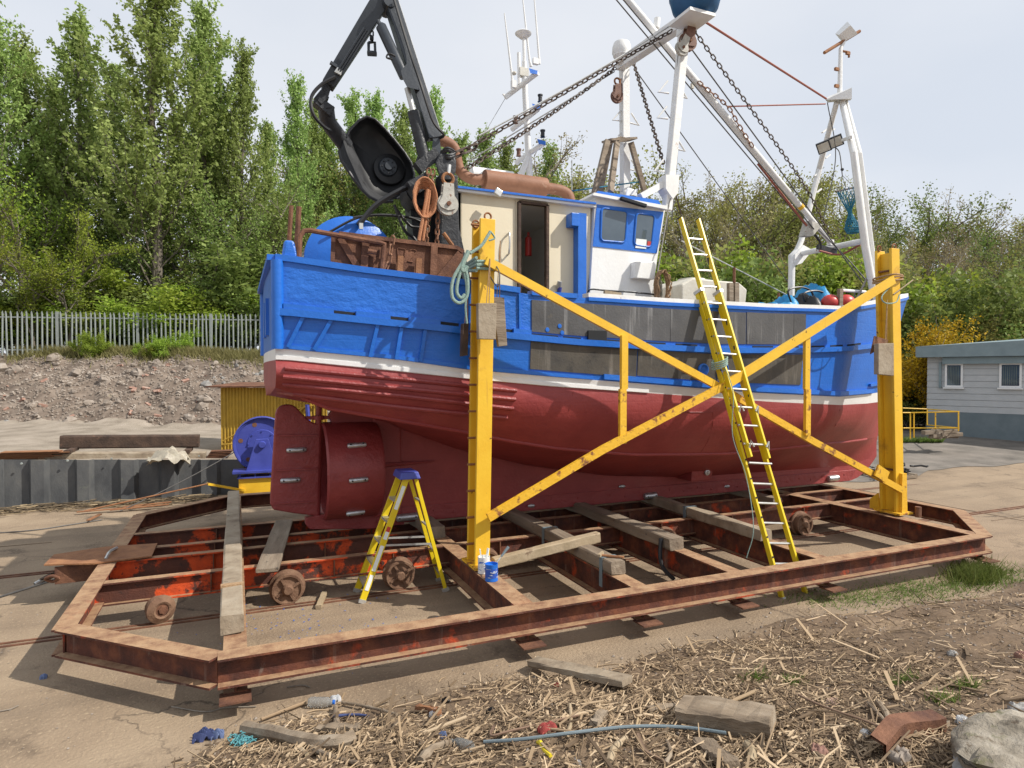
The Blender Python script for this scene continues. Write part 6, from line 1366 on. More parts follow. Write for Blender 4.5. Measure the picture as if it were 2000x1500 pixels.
tag(m.build('lashing_rope', 'rope_green', smooth=True), 'cord lashing the extension ladder to the crossing of the yellow braces', 'rope')
# step ladder
sl_ = thing('step_ladder', 'yellow stepladder with blue top cap standing open beneath the stern', 'stepladder', (2.1, 8.5, 0))
g0 = lambda px, py: at(px, py, Z=0.0)
FLa, FRa, BLa, BRa = g0(706, 1178), g0(696, 1156), g0(871, 1155), g0(858, 1134)
top = at(795, 930, Y=8.62); ux = (FLa - FRa).normalized()
tw = .13
TFn, TFf = top + ux * .0 + Vector((-.03, -.1, 0)), top + Vector((-.05, .2, 0)); TBn, TBf = TFn + Vector((.12, 0, 0)), TFf + Vector((.12, 0, 0))
for a, b, nm in ((FLa, TFn, 'front_stile'), (FRa, TFf, 'front_stile')): MB().bar(a, b, .085, .03, (0, 1, 0)).build(nm, 'ladder', sl_, bevel=.004)
for a, b in ((BLa, TBn), (BRa, TBf)): MB().bar(a, b, .05, .025, (0, 1, 0)).build('rear_stile', 'ladder', sl_, bevel=.004)
for i in range(5):
    t = (i + .75) / 5.9; a, b = FLa.lerp(TFn, t), FRa.lerp(TFf, t); MB().bar(a, b, .085, .03).build('tread', 'alu', sl_)
for i in range(4):
    t = (i + .6) / 4.6; a, b = BLa.lerp(TBn, t), BRa.lerp(TBf, t); MB().bar(a, b, .03, .02).build('rear_bar', 'alu', sl_)
MB().bar(FLa.lerp(TFn, .45), BLa.lerp(TBn, .42), .012, .025).build('spreader', 'alu', sl_); MB().bar(FRa.lerp(TFf, .45), BRa.lerp(TBf, .42), .012, .025).build('spreader', 'alu', sl_)
c = (TFn + TFf + TBn + TBf) / 4; MB().hexa([c + Vector((x, y, -.02)) for x, y in ((-.16, -.22), (.13, -.22), (.13, .22), (-.16, .22))], [c + Vector((x, y, .075)) for x, y in ((-.13, -.19), (.1, -.19), (.1, .19), (-.13, .19))]).build('top_cap', 'wheelblue', sl_, bevel=.012)
nn = Vector((-.2, -1, .1)).normalized()
def sticker(t0, t1, m, wd=.05):
    a, b = FLa.lerp(TFn, t0) + Vector((0, -.019, 0)), FLa.lerp(TFn, t1) + Vector((0, -.019, 0)); MB().bar(a, b, wd, .003, (0, 1, 0)).build('label', m, sl_)
sticker(.1, .22, 'paper'); sticker(.25, .45, 'paper'); sticker(.5, .56, 'paper'); sticker(.56, .6, 'buoy'); sticker(.74, .93, 'paper')
for a, b in ((FLa, TFn), (FRa, TFf), (BLa, TBn), (BRa, TBf)): MB().bar(a, a + (b - a).normalized() * .05, .095, .04, (0, 1, 0)).build('foot', 'alu', sl_)

# ================================================================== SMALL THINGS ON THE CRADLE
def can(px, py, m, label, lab, r=.082, h=.2):
    c = at(px, py, Z=.515); t = thing('paint_tin', label, 'paint tin', tuple(c))
    MB().lathe([(.0001, 0), (r, 0), (r, .004), (r * .985, .01), (r * .985, h - .01), (r, h - .004), (r, h), (r * .93, h), (r * .9, h - .03), (.0001, h - .05)], c, (0, 0, 1), 24).build('tin_body', m, t, smooth=True)
    MB().lathe([(r * .992, .04), (r * .992, h - .05)], c, (0, 0, 1), 24).build('paper_label', lab, t, smooth=True)
    MB().tube(curve([c + Vector((-r, 0, h - .03)), c + Vector((-r * .4, -r * .9, h - .09)), c + Vector((r * .4, -r * .9, h - .09)), c + Vector((r, 0, h - .03))], 16), .004, 5).build('wire_handle', 'alu', t); return c
mt_lab = mat('tin_label_print', [(.02, .07, .36), (.03, .1, .45)], 4, .45, spots=((.55, .6, .6), .56, 14, .03, (1, 1, 2.5))); MT['tinlab'] = mt_lab
mt_lab2 = mat('tin_label_print_white', [(.7, .72, .72), (.78, .8, .8)], 4, .45, spots=((.05, .15, .5), .55, 14, .03, (1, 1, 2.5))); MT['tinlab2'] = mt_lab2
c1 = can(960, 1133, 'blue', 'open blue paint tin with blue label at the foot of the left post', 'tinlab', .078, .2); c2 = can(945, 1118, 'white', 'white paint tin behind the open blue paint tin', 'tinlab2', .075, .2)
br = thing('paint_roller', 'long handled roller with grey grip standing in the blue tin', 'roller', tuple(c1 + Vector((0, 0, .15))))
a, b = c1 + Vector((.03, .05, .12)), at(993, 1068, Y=c1.y + .1); m_ = a.lerp(b, .55)
MB().tube([a, m_], .007, 6).build('shaft', 'alu', br); MB().tube([m_, b], [.013, .02], 8).build('grip', 'plinth', br)
for dx, l in ((-.02, 'left white brush standing in the white tin'), (.03, 'right white brush standing in the white tin')):
    tag(MB().bar(c2 + Vector((dx, .01, .1)), c2 + Vector((dx * 2.2, .02, .29)), .035, .012).build('paint_brush', 'paper'), l, 'brush')
# hanging fender boards on the posts
def hang_board(quad, y0, th, m, label, top, ytop, tilt=0):
    b = thing('fender_board', label, 'wooden block', tuple(at(*quad[0], Y=y0)))
    P_ = [at(px, py, Y=y0 + tilt * k) for k, (px, py) in zip((0, 0, 1, 1), quad)]
    MB().plate(P_[::-1], (0, 1, 0), th).build('board', m, b, bevel=.006)
    for dx in (-.01, .03): MB().tube([(P_[0] + P_[1]) / 2 + Vector((dx, .02, -.04)), at(top[0], top[1], Y=ytop)], .006, 4).build('string', 'rope_tan', b)
hang_board([(934, 592), (970, 592), (969, 663), (935, 662)], 7.42, .08, 'wood', 'pale square fender board hanging in front of the left post', (957, 505), 7.5)
hang_board([(960, 580), (985, 581), (991, 675), (974, 677)], 7.62, .06, 'wood_x', 'tilted brown fender board hanging right of the left post', (977, 470), 7.6, .0)
hang_board([(904, 632), (916, 630), (914, 694), (902, 696)], 7.72, .09, 'wood_dark', 'narrow dark fender board hanging left of the left post', (913, 540), 7.7)
hang_board([(1716, 671), (1746, 670), (1746, 734), (1716, 731)], 7.5, .09, 'wood', 'weathered fender board hanging on the right post', (1733, 585), 7.5)
rp_ = MB().plate([at(1700, 692, Y=7.6), at(1708, 656, Y=7.6), at(1735, 664, Y=7.6), at(1733, 672, Y=7.6)][::-1], (0, 1, 0), .012).build('rust_plate', 'rust'); tag(rp_, 'thin rusty steel flap sticking out left of the right post', 'steel plate')
tag(MB().tube([at(1745, 575, Y=7.58), at(1783, 547, Y=7.58)], .012, 5).build('cane', 'wood_pale'), 'thin yellowish stick poking out right of the right post', 'stick')
# ropes on the posts
m = MB(); rs = random.Random(9)
pc_ = Vector((2.92, 7.72, 4.33))
for k in range(4):
    z = 4.3 + k * .035; m.tube([(2.9 + sx, 7.75 + sy, z + rs.uniform(-.03, .03) + .05 * sx) for sx, sy in ((-.14, -.19), (.14, -.19), (.14, .19), (-.14, .19), (-.14, -.19))], .02, 7)
H = lambda px, py: at(px, py, Y=7.5)
m.tube(curve([H(915, 490), H(902, 520), H(905, 530), H(912, 520)], 12), .03, 7); m.tube(curve([H(908, 505), H(885, 545), H(883, 580), H(898, 592), H(912, 578), H(913, 545), H(905, 520), H(895, 545), H(892, 570), H(900, 582), H(908, 575)], 40), .021, 7)
m.tube(curve([H(918, 495), H(940, 480), H(952, 462), H(958, 452)], 12), .02, 7); m.tube(curve([H(903, 520), H(911, 560), H(909, 600), H(912, 632)], 12), .012, 6)
m.tube(curve([H(958, 452), H(966, 465), H(955, 470)], 8), .012, 5)
tag(m.build('mooring_rope', 'rope_green', smooth=True), 'knotted pale green rope with hanging loops on the left post', 'rope')
m = MB()
for k in range(3): m.tube([(10.43 + .16 * math.copysign(abs(math.cos(a)) ** .6, math.cos(a)), 7.76 + .22 * math.copysign(abs(math.sin(a)) ** .6, math.sin(a)), 4.58 + k * .03 + .03 * math.cos(a + k)) for a in np.linspace(0, 6.283, 25)], .015, 7, False)
tag(m.build('lashing_rope', 'rope_tan', smooth=True), 'brown rope lashed round the right post above the brace', 'rope')
m = MB().tube(curve([at(1738, 560, Y=7.5), at(1722, 580, Y=7.45), at(1730, 592, Y=7.4), at(1750, 590, Y=7.45), at(1757, 575, Y=7.5)], 20), .011, 5)
tag(m.build('cord_loop', 'rope_green', smooth=True), 'thin grey green cord looped on the right post', 'rope')
m = MB().tube(curve([at(957, 540, Y=7.55), at(972, 560, Y=7.45), at(976, 535, Y=7.45), at(970, 520, Y=7.5)], 16), .008, 5)
tag(m.build('wire_loop', 'wire'), 'thin wire loop dangling from the left brace end', 'wire')
# ================================================================== DRIFTWOOD BANK
rs = random.Random(21)
def ong(px, py):    # point on the dirt bank behind a pixel
    z = .3
    for _ in range(12): P = at(px, py, Z=z); z = .5 * z + .5 * max(0, bank_z(P.x, P.y))
    return Vector((P.x, P.y, max(0, bank_z(P.x, P.y))))
def density(x, y):
    d = bank_edge(x) - y
    if d < -.1: return 0
    k = min(1, .12 + d * .75)
    if x > 3.6: k *= max(.1, 1 - (x - 3.6) * .36)
    k *= .55 + .45 * math.sin(x * 1.9 + y * 2.7) * math.sin(y * 1.7 - x * .8) + .2
    return max(.04, min(1, k))
mb = MB(); cnt = 0
while cnt < 24000:
    x, y = rs.uniform(-1.6, 9.5), rs.uniform(1.6, 6.0)
    w = x * math.sin(YAW) + y * math.cos(YAW); L = x * math.cos(YAW) - y * math.sin(YAW)
    if abs(L) > w * .86 or w < 2.8: continue
    if rs.random() > density(x, y): continue
    big = rs.random()
    if big < .86: ln, r = rs.uniform(.02, .085), rs.uniform(.0018, .0045)
    elif big < .984: ln, r = rs.uniform(.08, .24), rs.uniform(.0025, .0065)
    else: ln, r = rs.uniform(.22, .5), rs.uniform(.004, .009)
    a = rs.gauss(.35, .9); el = rs.gauss(0, .16); d = Vector((math.cos(a) * math.cos(el), math.sin(a) * math.cos(el), math.sin(el)))
    p = Vector((x, y, max(0, bank_z(x, y)) + rs.uniform(.0, .035) * min(1, max(0, bank_edge(x) - y) * 1.4) + r)); q = p + d * ln; q.z = max(q.z, bank_z(q.x, q.y) + r)
    if rs.random() < .35 and ln > .08:
        mid = p.lerp(q, .5) + Vector((rs.uniform(-.12, .12) * ln, rs.uniform(-.12, .12) * ln, rs.uniform(0, .06) * ln)); mb.tube([p, mid, q], [r, r, r * .6], 4)
    elif rs.random() < .4: mb.bar(p, q, r * 3.4, r * 1.2)
    else: mb.tube([p, q], [r, r * .7], 3)
    cnt += 1
mb.build('driftwood_litter', 'stick', kind='stuff')
# small stones and crumbs
mb = MB()
for i in range(2600):
    x, y = rs.uniform(-1.5, 11.5), rs.uniform(1.6, 6.1)
    if i % 3 == 0: x = rs.uniform(4.5, 11.5)
    if bank_edge(x) - y < -.15: continue
    s = rs.choice([.006, .008, .011, .014, .02]) ; p = Vector((x, y, max(0, bank_z(x, y)) + s * .3)); q = Matrix.Rotation(rs.uniform(0, 6), 3, 'Z')
    mb.add([q @ Vector(v) * s * rs.uniform(.7, 1.3) + p for v in ((1, 0, 0), (-1, 0, 0), (0, .8, 0), (0, -.8, 0), (0, 0, .7), (0, 0, -.7))], [(0, 2, 4), (2, 1, 4), (1, 3, 4), (3, 0, 4), (2, 0, 5), (1, 2, 5), (3, 1, 5), (0, 3, 5)])
mb.build('bank_gravel', 'stone', kind='stuff')
# crumbs on the slip: paint flakes and grit
mb = MB()
for i in range(1500):
    x, y = rs.uniform(-4, 14), rs.uniform(5.9, 13)
    s = rs.choice([.004, .006, .009, .013]); q = Matrix.Rotation(rs.uniform(0, 6), 3, 'Z'); mb.add([q @ Vector(v) * s + Vector((x, y, .004)) for v in ((1, 0, 0), (0, 1, 0), (-1, 0, .3), (0, -.8, 0))], [(0, 1, 2), (0, 2, 3)])
mb.build('slip_grit', 'stone', kind='stuff')
mb = MB()
for i in range(110):
    P = at(rs.gauss(590, 90), rs.gauss(1225, 28), Z=.006); s = rs.uniform(.006, .02); q = Matrix.Rotation(rs.uniform(0, 6), 3, 'Z'); mb.add([q @ Vector(v) * s + P for v in ((1, 0, 0), (0, .5, 0), (-1, 0, .3), (0, -.5, 0))], [(0, 1, 2, 3)])
mb.build('paint_flakes', 'blue', kind='stuff')
# ------------------------------------------------------------------ single sticks, logs and litter that can be pointed at
def stick(pts, r0, r1, label, m='stick', name='driftwood_stick', n=12, cat='stick', h=.03):
    P = curve([ong(*p) + Vector((0, 0, h)) for p in pts], n); mb = MB(); rr_ = [r0 + (r1 - r0) * i / n for i in range(n + 1)]
    for i in range(n + 1): rr_[i] *= 1 + .12 * math.sin(i * 2.1 + pts[0][0])
    return tag(mb.tube(P, rr_, 8).build(name, m, smooth=True), label, cat)
stick([(480, 1433), (540, 1445), (600, 1460), (660, 1462), (690, 1452)], .058, .05, 'thick weathered driftwood log beside the turquoise net scrap', 'log', 'driftwood_log', cat='log', h=.05)
stick([(655, 1388), (657, 1415), (665, 1435)], .02, .03, 'curved upright stick below the clear plastic bottle', 'log')
stick([(510, 1412), (545, 1398), (597, 1378)], .013, .017, 'pale straight stick left of the clear plastic bottle', 'stick')
stick([(668, 1378), (720, 1386), (775, 1402)], .014, .012, 'grey brown stick running right from the clear bottle', 'log')
stick([(600, 1482), (575, 1458), (558, 1440)], .016, .013, 'pale stick lying across the thick log', 'wood_pale')
stick([(820, 1496), (840, 1475), (868, 1462), (882, 1462)], .035, .028, 'stout curved branch at the bottom edge with a rusty stained tip', 'log')
stick([(600, 1462), (650, 1488), (700, 1500)], .02, .018, 'long dull branch below the thick log', 'log')
stick([(965, 1430), (960, 1450), (1000, 1440), (1130, 1410)], .01, .008, 'thin pale bent twig above the grey pipe', 'stick', h=.05)
stick([(1240, 1438), (1250, 1400), (1268, 1375)], .013, .012, 'pale bent twig crossing the grey pipe', 'stick', h=.04)
stick([(1105, 1445), (1115, 1420), (1113, 1383)], .015, .013, 'short pale stick standing above the grey pipe', 'wood_pale')
stick([(1560, 1375), (1590, 1390), (1640, 1410), (1700, 1432), (1780, 1470)], .01, .008, 'long thin curved twig running over the big squared timber', 'stick', h=.07)
stick([(1715, 1380), (1730, 1400), (1745, 1430), (1790, 1440)], .026, .016, 'forked branch below the right of the bank', 'log')
stick([(1695, 1382), (1735, 1425)], .018, .014, 'straight branch beside the forked branch', 'log')
stick([(1190, 1500), (1200, 1470), (1222, 1450)], .03, .02, 'pale chunky stick stump under the grey pipe', 'wood_pale')
stick([(1300, 1500), (1310, 1478), (1302, 1455)], .014, .012, 'slender stick right of the pale stump', 'log')
stick([(1245, 1440), (1260, 1475), (1290, 1492), (1300, 1500)], .016, .012, 'bent stick curving below the grey pipe', 'stick')
stick([(1465, 1500), (1470, 1480), (1460, 1462)], .035, .028, 'rounded tan stump at the bottom edge', 'wood_pale')
stick([(1055, 1300 + 130), (1150, 1440)], .012, .01, 'straight twig above the yellow tag', 'stick')
hp_ = tag(MB().tube(curve([ong(945, 1465) + Vector((0, 0, .06)), ong(1020, 1460) + Vector((0, 0, .06)), ong(1120, 1450) + Vector((0, 0, .07)), ong(1230, 1438) + Vector((0, 0, .07)), ong(1330, 1436) + Vector((0, 0, .06)), ong(1418, 1445) + Vector((0, 0, .05))], 30), .013, 8).build('grey_pipe', 'plinth', smooth=True), 'slim grey plastic pipe lying across the driftwood', 'pipe')
def btim(a, b, wd, ht, m, label, name='driftwood_plank', seed=1, jit=.008, h=None):
    return beam_thing(name, label, 'plank', ong(*a) + Vector((0, 0, (h or ht / 2) + .01)), ong(*b) + Vector((0, 0, (h or ht / 2) + .01)), wd, ht, m, jit=jit, seed=seed)
btim((1040, 1308), (1225, 1350), .16, .06, 'wood', 'weathered plank lying on the bank edge below the cradle', seed=31, h=.075)
btim((1330, 1405), (1510, 1432), .28, .15, 'log', 'big squared driftwood timber with split grey surface', 'driftwood_timber', 32, .009, .06)
btim((1370, 1462), (1430, 1512), .12, .06, 'log', 'split pale slab of wood left of the tan stump', seed=33, jit=.014)
btim((815, 1388), (858, 1398), .05, .05, 'rust_light', 'orange brown wood offcut among the sticks', 'wood_offcut', 34)
btim((620, 1430), (700, 1428), .07, .04, 'log', 'flat grey brown board beside the curved upright stick', seed=35, jit=.012)
btim((1160, 1425), (1178, 1402), .07, .05, 'log', 'short dark bark chunk above the grey pipe', 'bark_chunk', 36, .014)
btim((1265, 1395), (1335, 1385), .06, .04, 'log', 'thin dark board end left of the big squared timber', seed=37, jit=.01)
btim((1800, 1410), (1850, 1425), .1, .04, 'log', 'flat grey driftwood slab at the right', seed=38, jit=.014)
# clear bottles
def bottle(a, b, r, capm, label):
    A_, B_ = ong(*a) + Vector((0, 0, r)), ong(*b) + Vector((0, 0, r)); t = thing('plastic_bottle', label, 'bottle', tuple(A_)); ln = (B_ - A_).length; ax = (B_ - A_).normalized()
    pr = [(.0001, 0), (r * .8, .0), (r, .02)] + [(r * (1 - .05 * (i % 2)), ln * (.1 + .55 * i / 9)) for i in range(10)] + [(r * .9, ln * .74), (r * .45, ln * .9), (r * .4, ln * .93)]
    MB().lathe(pr, A_, ax, 18).build('bottle_body', 'plastic', t, smooth=True); MB().lathe([(r * .42, ln * .92), (r * .44, ln * .93), (r * .44, ln), (.0001, ln)], A_, ax, 12).build('cap', capm, t); return t
bottle((603, 1381), (654, 1381), .045, 'blue', 'crushed clear plastic bottle with blue cap on the driftwood')
bottle((922, 1470), (882, 1458), .04, 'plastic', 'clear plastic bottle lying left of the grey pipe')
c = ong(412, 1440)
def rag(px, py, sx, sy, h, m, label, name, cat, seed):
    return drape(ong(px, py), sx, sy, h, m, label, seed, name, cat)
MT['rag_blue'] = mat('navy_rag', [(.03, .045, .12), (.06, .08, .2)], 8, .9); MT['pale_blue'] = mat('pale_blue_cloth', [(.13, .18, .33), (.2, .26, .45)], 8, .9); MT['turq'] = mat('turquoise_net', [(.06, .26, .3), (.16, .42, .45)], 30, .9, .8, 60)
MT['litter_red'] = mat('red_litter', [(.3, .05, .05), (.5, .1, .08)], 10, .7); MT['litter_yel'] = mat('yellow_litter', [(.7, .55, .02), (.75, .6, .05)], 10, .5); MT['litter_w'] = mat('white_litter', [(.55, .56, .57), (.75, .76, .77)], 10, .6)
rag(398, 1442, .085, .06, .05, 'rag_blue', 'dark blue rag lying at the left edge of the driftwood', 'rag', 'rag', 3); rag(425, 1439, .05, .045, .035, 'pale_blue', 'paler blue cloth scrap joined to the dark rag', 'rag', 'rag', 4)
mb = MB(); c = ong(474, 1454)
for i in range(90): a = rs.uniform(0, 6.28); p = c + Vector((rs.gauss(0, .045), rs.gauss(0, .035), .015 + abs(rs.gauss(0, .02)))); mb.tube([p, p + Vector((math.cos(a) * .03, math.sin(a) * .03, .012)), p + Vector((math.cos(a + 1) * .05, math.sin(a + 1) * .05, 0))], .0035, 4)
tag(mb.build('net_scrap', 'turq'), 'tangle of turquoise net twine beside the thick log', 'net scrap')
rag(1070, 1429, .07, .05, .04, 'litter_red', 'dull red plastic scrap among the sticks', 'plastic_scrap', 'litter', 6); rag(1086, 1341, .022, .016, .012, 'litter_red', 'small bright red scrap near the bank edge plank', 'plastic_scrap', 'litter', 7)
mb = MB().tube([ong(1050, 1458) + Vector((0, 0, .03)), ong(1056, 1464) + Vector((0, 0, .05)), ong(1062, 1476) + Vector((0, 0, .04)), ong(1076, 1486) + Vector((0, 0, .03))], [.014, .016, .012, .014], 6); tag(mb.build('yellow_tag', 'litter_yel'), 'bright yellow plastic tag under the grey pipe', 'litter')
for px, py, s, m, l in ((655, 1370, .05, 'litter_w', 'crumpled white plastic scrap right of the blue-capped bottle'), (850, 1398, .045, 'litter_w', 'white plastic scrap beside the orange brown offcut'), (1690, 1437, .03, 'litter_w', 'small white paper scrap below the forked branch'), (1880, 1412, .04, 'litter_w', 'pale foil scrap at the right among sticks'), (865, 1440, .03, 'pale_blue', 'pale teal plastic scrap above the stout branch'), (85, 1325, .03, 'pale_blue', 'small pale scrap on the concrete left of the cradle'), (1125, 1496, .03, 'litter_w', 'printed white scrap at the bottom edge'), (960, 1395, .04, 'hose', 'dark rubber scrap above the pipe'), (870, 1372, .03, 'hose', 'black scrap near the white scrap')):
    rag(px, py, s, s * .8, s * .6, m, l, 'litter_scrap', 'litter', int(px) % 11)
stick([(650, 1405), (690, 1402), (720, 1404)], .012, .01, 'blue black rope end below the clear bottle', 'rag_blue', 'rope_end', cat='rope')
# stones
def boulder(px, py, sx, sy, sz, m, label, seed):
    r_ = random.Random(seed); mb = MB().ball((0, 0, 0), 1, 34); c = ong(px, py); nz_ = lambda v: .045 * math.sin(v[0] * 9 + ph[1] + 2 * math.sin(v[1] * 6)) + .035 * math.sin(v[1] * 15 + 3 * math.sin(v[2] * 8 + ph[2])) + .02 * math.sin(v[0] * 27 + v[1] * 22)
    ph = [r_.uniform(0, 6) for _ in range(4)]
    mb.v = [(c.x + v[0] * sx * (1 + nz_(v) + .13 * math.sin(v[1] * 4 + ph[0]) + .08 * math.sin(v[2] * 7 + ph[1])), c.y + v[1] * sy * (1 + .13 * math.sin(v[0] * 5 + ph[2])), c.z + (max(-.9, min(.82 + .1 * math.sin(v[0] * 5 + v[1] * 4), v[2] * 1.25)) + .35) * sz * (1 + nz_(v) * 2 + .15 * math.sin(v[0] * 6 + ph[3]))) for v in mb.v]
    return tag(mb.build('boulder', m, smooth=True), label, 'stone')
boulder(2015, 1490, .5, .36, .15, 'mossy', 'large flat boulder at the bottom right corner', 1); boulder(1758, 1486, .085, .07, .055, 'stone', 'rounded pale stone inside the rusty bent steel', 2); boulder(1995, 1395, .1, .08, .05, 'stone_grey', 'grey stone above the large boulder at the right edge', 3)
boulder(1905, 1500, .16, .1, .06, 'stone_grey', 'small grey stone left of the large boulder', 4); boulder(1992, 1285, .05, .04, .04, 'brickbit', 'broken red brick piece at the right edge', 5); boulder(1600, 1475, .06, .05, .045, 'brickbit', 'red brown brick lump right of the tan stump', 6); boulder(1625, 1378, .06, .04, .035, 'brickbit', 'pinkish brick piece above the squared timber', 8); boulder(1860, 1330 - 50, .05, .04, .03, 'stone_grey', 'small grey stone on the bare dirt', 7)
# bent rusty steel offcut
A_, B_ = ong(1725, 1492), ong(1842, 1430); u_ = (B_ - A_); rc_ = []
for i in range(13):
    t = i / 12; p = A_ + u_ * t + Vector((.02 * math.sin(t * 9), .05 * math.sin(t * 3.1), .0)); h = .13 + .03 * math.sin(t * 5); rc_.append([p + Vector((0, -.02, 0)), p + Vector((0, -.02, h)), p + Vector((0, .09, h + .01)), p + Vector((0, .09, h - .012)), p + Vector((0, .0, h - .015)), p + Vector((0, .0, 0)), p + Vector((0, -.02, 0))])
tag(MB().grid(rc_).build('steel_offcut', 'rust'), 'bent rusty steel channel offcut at the bottom right', 'scrap metal')
# twigs on the concrete in front
for pts_, l in (([(0, 1389), (20, 1385), (36, 1378)], 'small twig at the far left of the concrete'), ([(335, 1380), (400, 1390), (440, 1382), (500, 1380)], 'thin dark twig curving in the cradle shadow near the corner'), ([(560, 1342), (590, 1338), (605, 1342)], 'dark curled twig in the shadow of the near beam')):
    tag(MB().tube(curve([at(*p, Z=.012) for p in pts_], 14), .006, 5).build('twig', 'twig'), l, 'twig')

# ================================================================== TREES
NR = np.random.default_rng(11)
def branchy(mb, base, d, ln, r, depth, rng, tips, spread, up, n=5):
    P = [base]; cur = base; dr = d.normalized()
    for i in range(n):
        dr = (dr + Vector(rng.normal(size=3)) * .09 + Vector((0, 0, up * .12))).normalized(); cur = cur + dr * (ln / n); P.append(cur)
    mb.tube(P, [r * (1 - .75 * i / n) for i in range(n + 1)], 5 if r > .03 else 3, False)
    tips.append((P, ln, depth))
    if depth > 0:
        k = int(rng.integers(4, 7))
        for j in range(k):
            t = .25 + .72 * (j + rng.random()) / k; i = min(n - 1, int(t * n)); b = P[i].lerp(P[i + 1], t * n - i); ax = dr.orthogonal().normalized(); ax.rotate(Matrix.Rotation(rng.uniform(0, 6.28), 3, dr))
            nd = (dr * math.cos(spread) + ax * math.sin(spread)).normalized(); branchy(mb, b, nd, ln * rng.uniform(.42, .62), r * .55, depth - 1, rng, tips, spread, up, max(3, n - 1))
def scatter(tips, rng, per, rad, start=.25, mind=0):
    out = []
    for P, ln, dep in tips:
        if dep > mind: continue
        k = max(1, int(per * ln)); n = len(P) - 1
        for _ in range(k):
            t = start + (1 - start) * rng.random(); i = min(n - 1, int(t * n)); p = P[i].lerp(P[i + 1], t * n - i); out.append(np.array(p) + rng.normal(size=3) * rad)
    return np.array(out)
def make_tree(kind, h, seed, leaf, label, group, loc, size=None):
    rng = np.random.default_rng(seed); name = {'poplar': 'poplar_tree', 'bushy': 'leafy_tree', 'sparse': 'budding_tree', 'shrub': 'shrub', 'gorse': 'gorse_bush'}[kind]
    t = thing(name, label, {'shrub': 'shrub', 'gorse': 'bush'}.get(kind, 'tree'), (0, 0, 0), group); mb = MB(); tips = []
    if kind == 'poplar':
        tr_ = [Vector((.12 * math.sin(i * .9 + seed) * i / 8, .1 * math.cos(i * .7 + seed) * i / 8, h * i / 10)) for i in range(11)]; mb.tube(tr_, [.2 * (1 - .92 * i / 10) * h / 16 + .012 for i in range(11)], 7, False)
        nb = 62
        for j in range(nb):
            f = .16 + .8 * (j / nb) ** .9; i = min(9, int(f * 10)); b = tr_[i].lerp(tr_[i + 1], f * 10 - i); az = j * 2.4 + rng.uniform(-.4, .4); an_ = rng.uniform(.34, .72) * (1.15 - .45 * f)
            d = Vector((math.cos(az) * math.sin(an_), math.sin(az) * math.sin(an_), math.cos(an_))); ln = h * (.055 + .185 * math.sin(min(1, (1 - f) * 1.25) * 1.45)) * rng.uniform(.55, 1.1)
            branchy(mb, b, d, ln, .035 * (1.1 - f) * h / 16 + .008, 1, rng, tips, .55, .9, 5)
        top = [(tr_[8:], h * .2, 0)] * 3
        pts_ = np.concatenate([scatter(tips, rng, 15, .12, .15, 1), scatter(tips, rng, 23, .07, .3, 0), scatter(top, rng, 40, .1)]); ls = .16
    elif kind == 'bushy':
        branchy(mb, Vector((0, 0, 0)), Vector((rng.normal() * .08, rng.normal() * .08, 1)), h * .62, .11 * h / 8, 3, rng, tips, .72, .5, 6); pts_ = np.concatenate([scatter(tips, rng, 36, .15, .1, 0), scatter(tips, rng, 14, .2, .3, 1)]); ls = .105
    elif kind == 'sparse':
        for k in range(int(rng.integers(2, 4))): branchy(mb, Vector((rng.normal() * .2, rng.normal() * .2, 0)), Vector((rng.normal() * .16, rng.normal() * .16, 1)), h * rng.uniform(.6, .8), .1 * h / 8, 3, rng, tips, .5, .7, 6)
        pts_ = np.concatenate([scatter(tips, rng, 22, .11, .05, 0), scatter(tips, rng, 10, .13, .3, 1)]); ls = .075
    elif kind == 'shrub':
        for k in range(11): branchy(mb, Vector((rng.normal() * .35, rng.normal() * .35, 0)), Vector((rng.normal() * .55, rng.normal() * .55, 1)), h * rng.uniform(.5, .9), .022, 2, rng, tips, .6, .35, 5)
        pts_ = np.concatenate([scatter(tips, rng, 75, .11, .1, 0), scatter(tips, rng, 50, .12, .3, 1)]); ls = .075
    else:
        for k in range(24): branchy(mb, Vector((rng.normal() * .7, rng.normal() * .5, 0)), Vector((rng.normal() * .6, rng.normal() * .6, 1)), h * rng.uniform(.4, .85), .02, 2, rng, tips, .5, .5, 4)
        pts_ = np.concatenate([scatter(tips, rng, 70, .08, .1, 0), scatter(tips, rng, 45, .09, .2, 1)]); ls = .06
    zmax = max(p[2] for p in pts_); sc = h / zmax
    if sc != 1: mb.v = [(v[0] * sc, v[1] * sc, v[2] * sc) for v in mb.v]; pts_ = pts_ * sc
    mb.build('trunk' if kind not in ('shrub', 'gorse') else 'stems', 'bark' if kind in ('poplar', 'bushy') else 'twig', t)
    quads(pts_, ls, rng, 'crown' if kind not in ('shrub', 'gorse') else 'foliage', leaf, t, up=.3)
    t.location = loc; t['_h'] = h
    return t
PROTO = {}
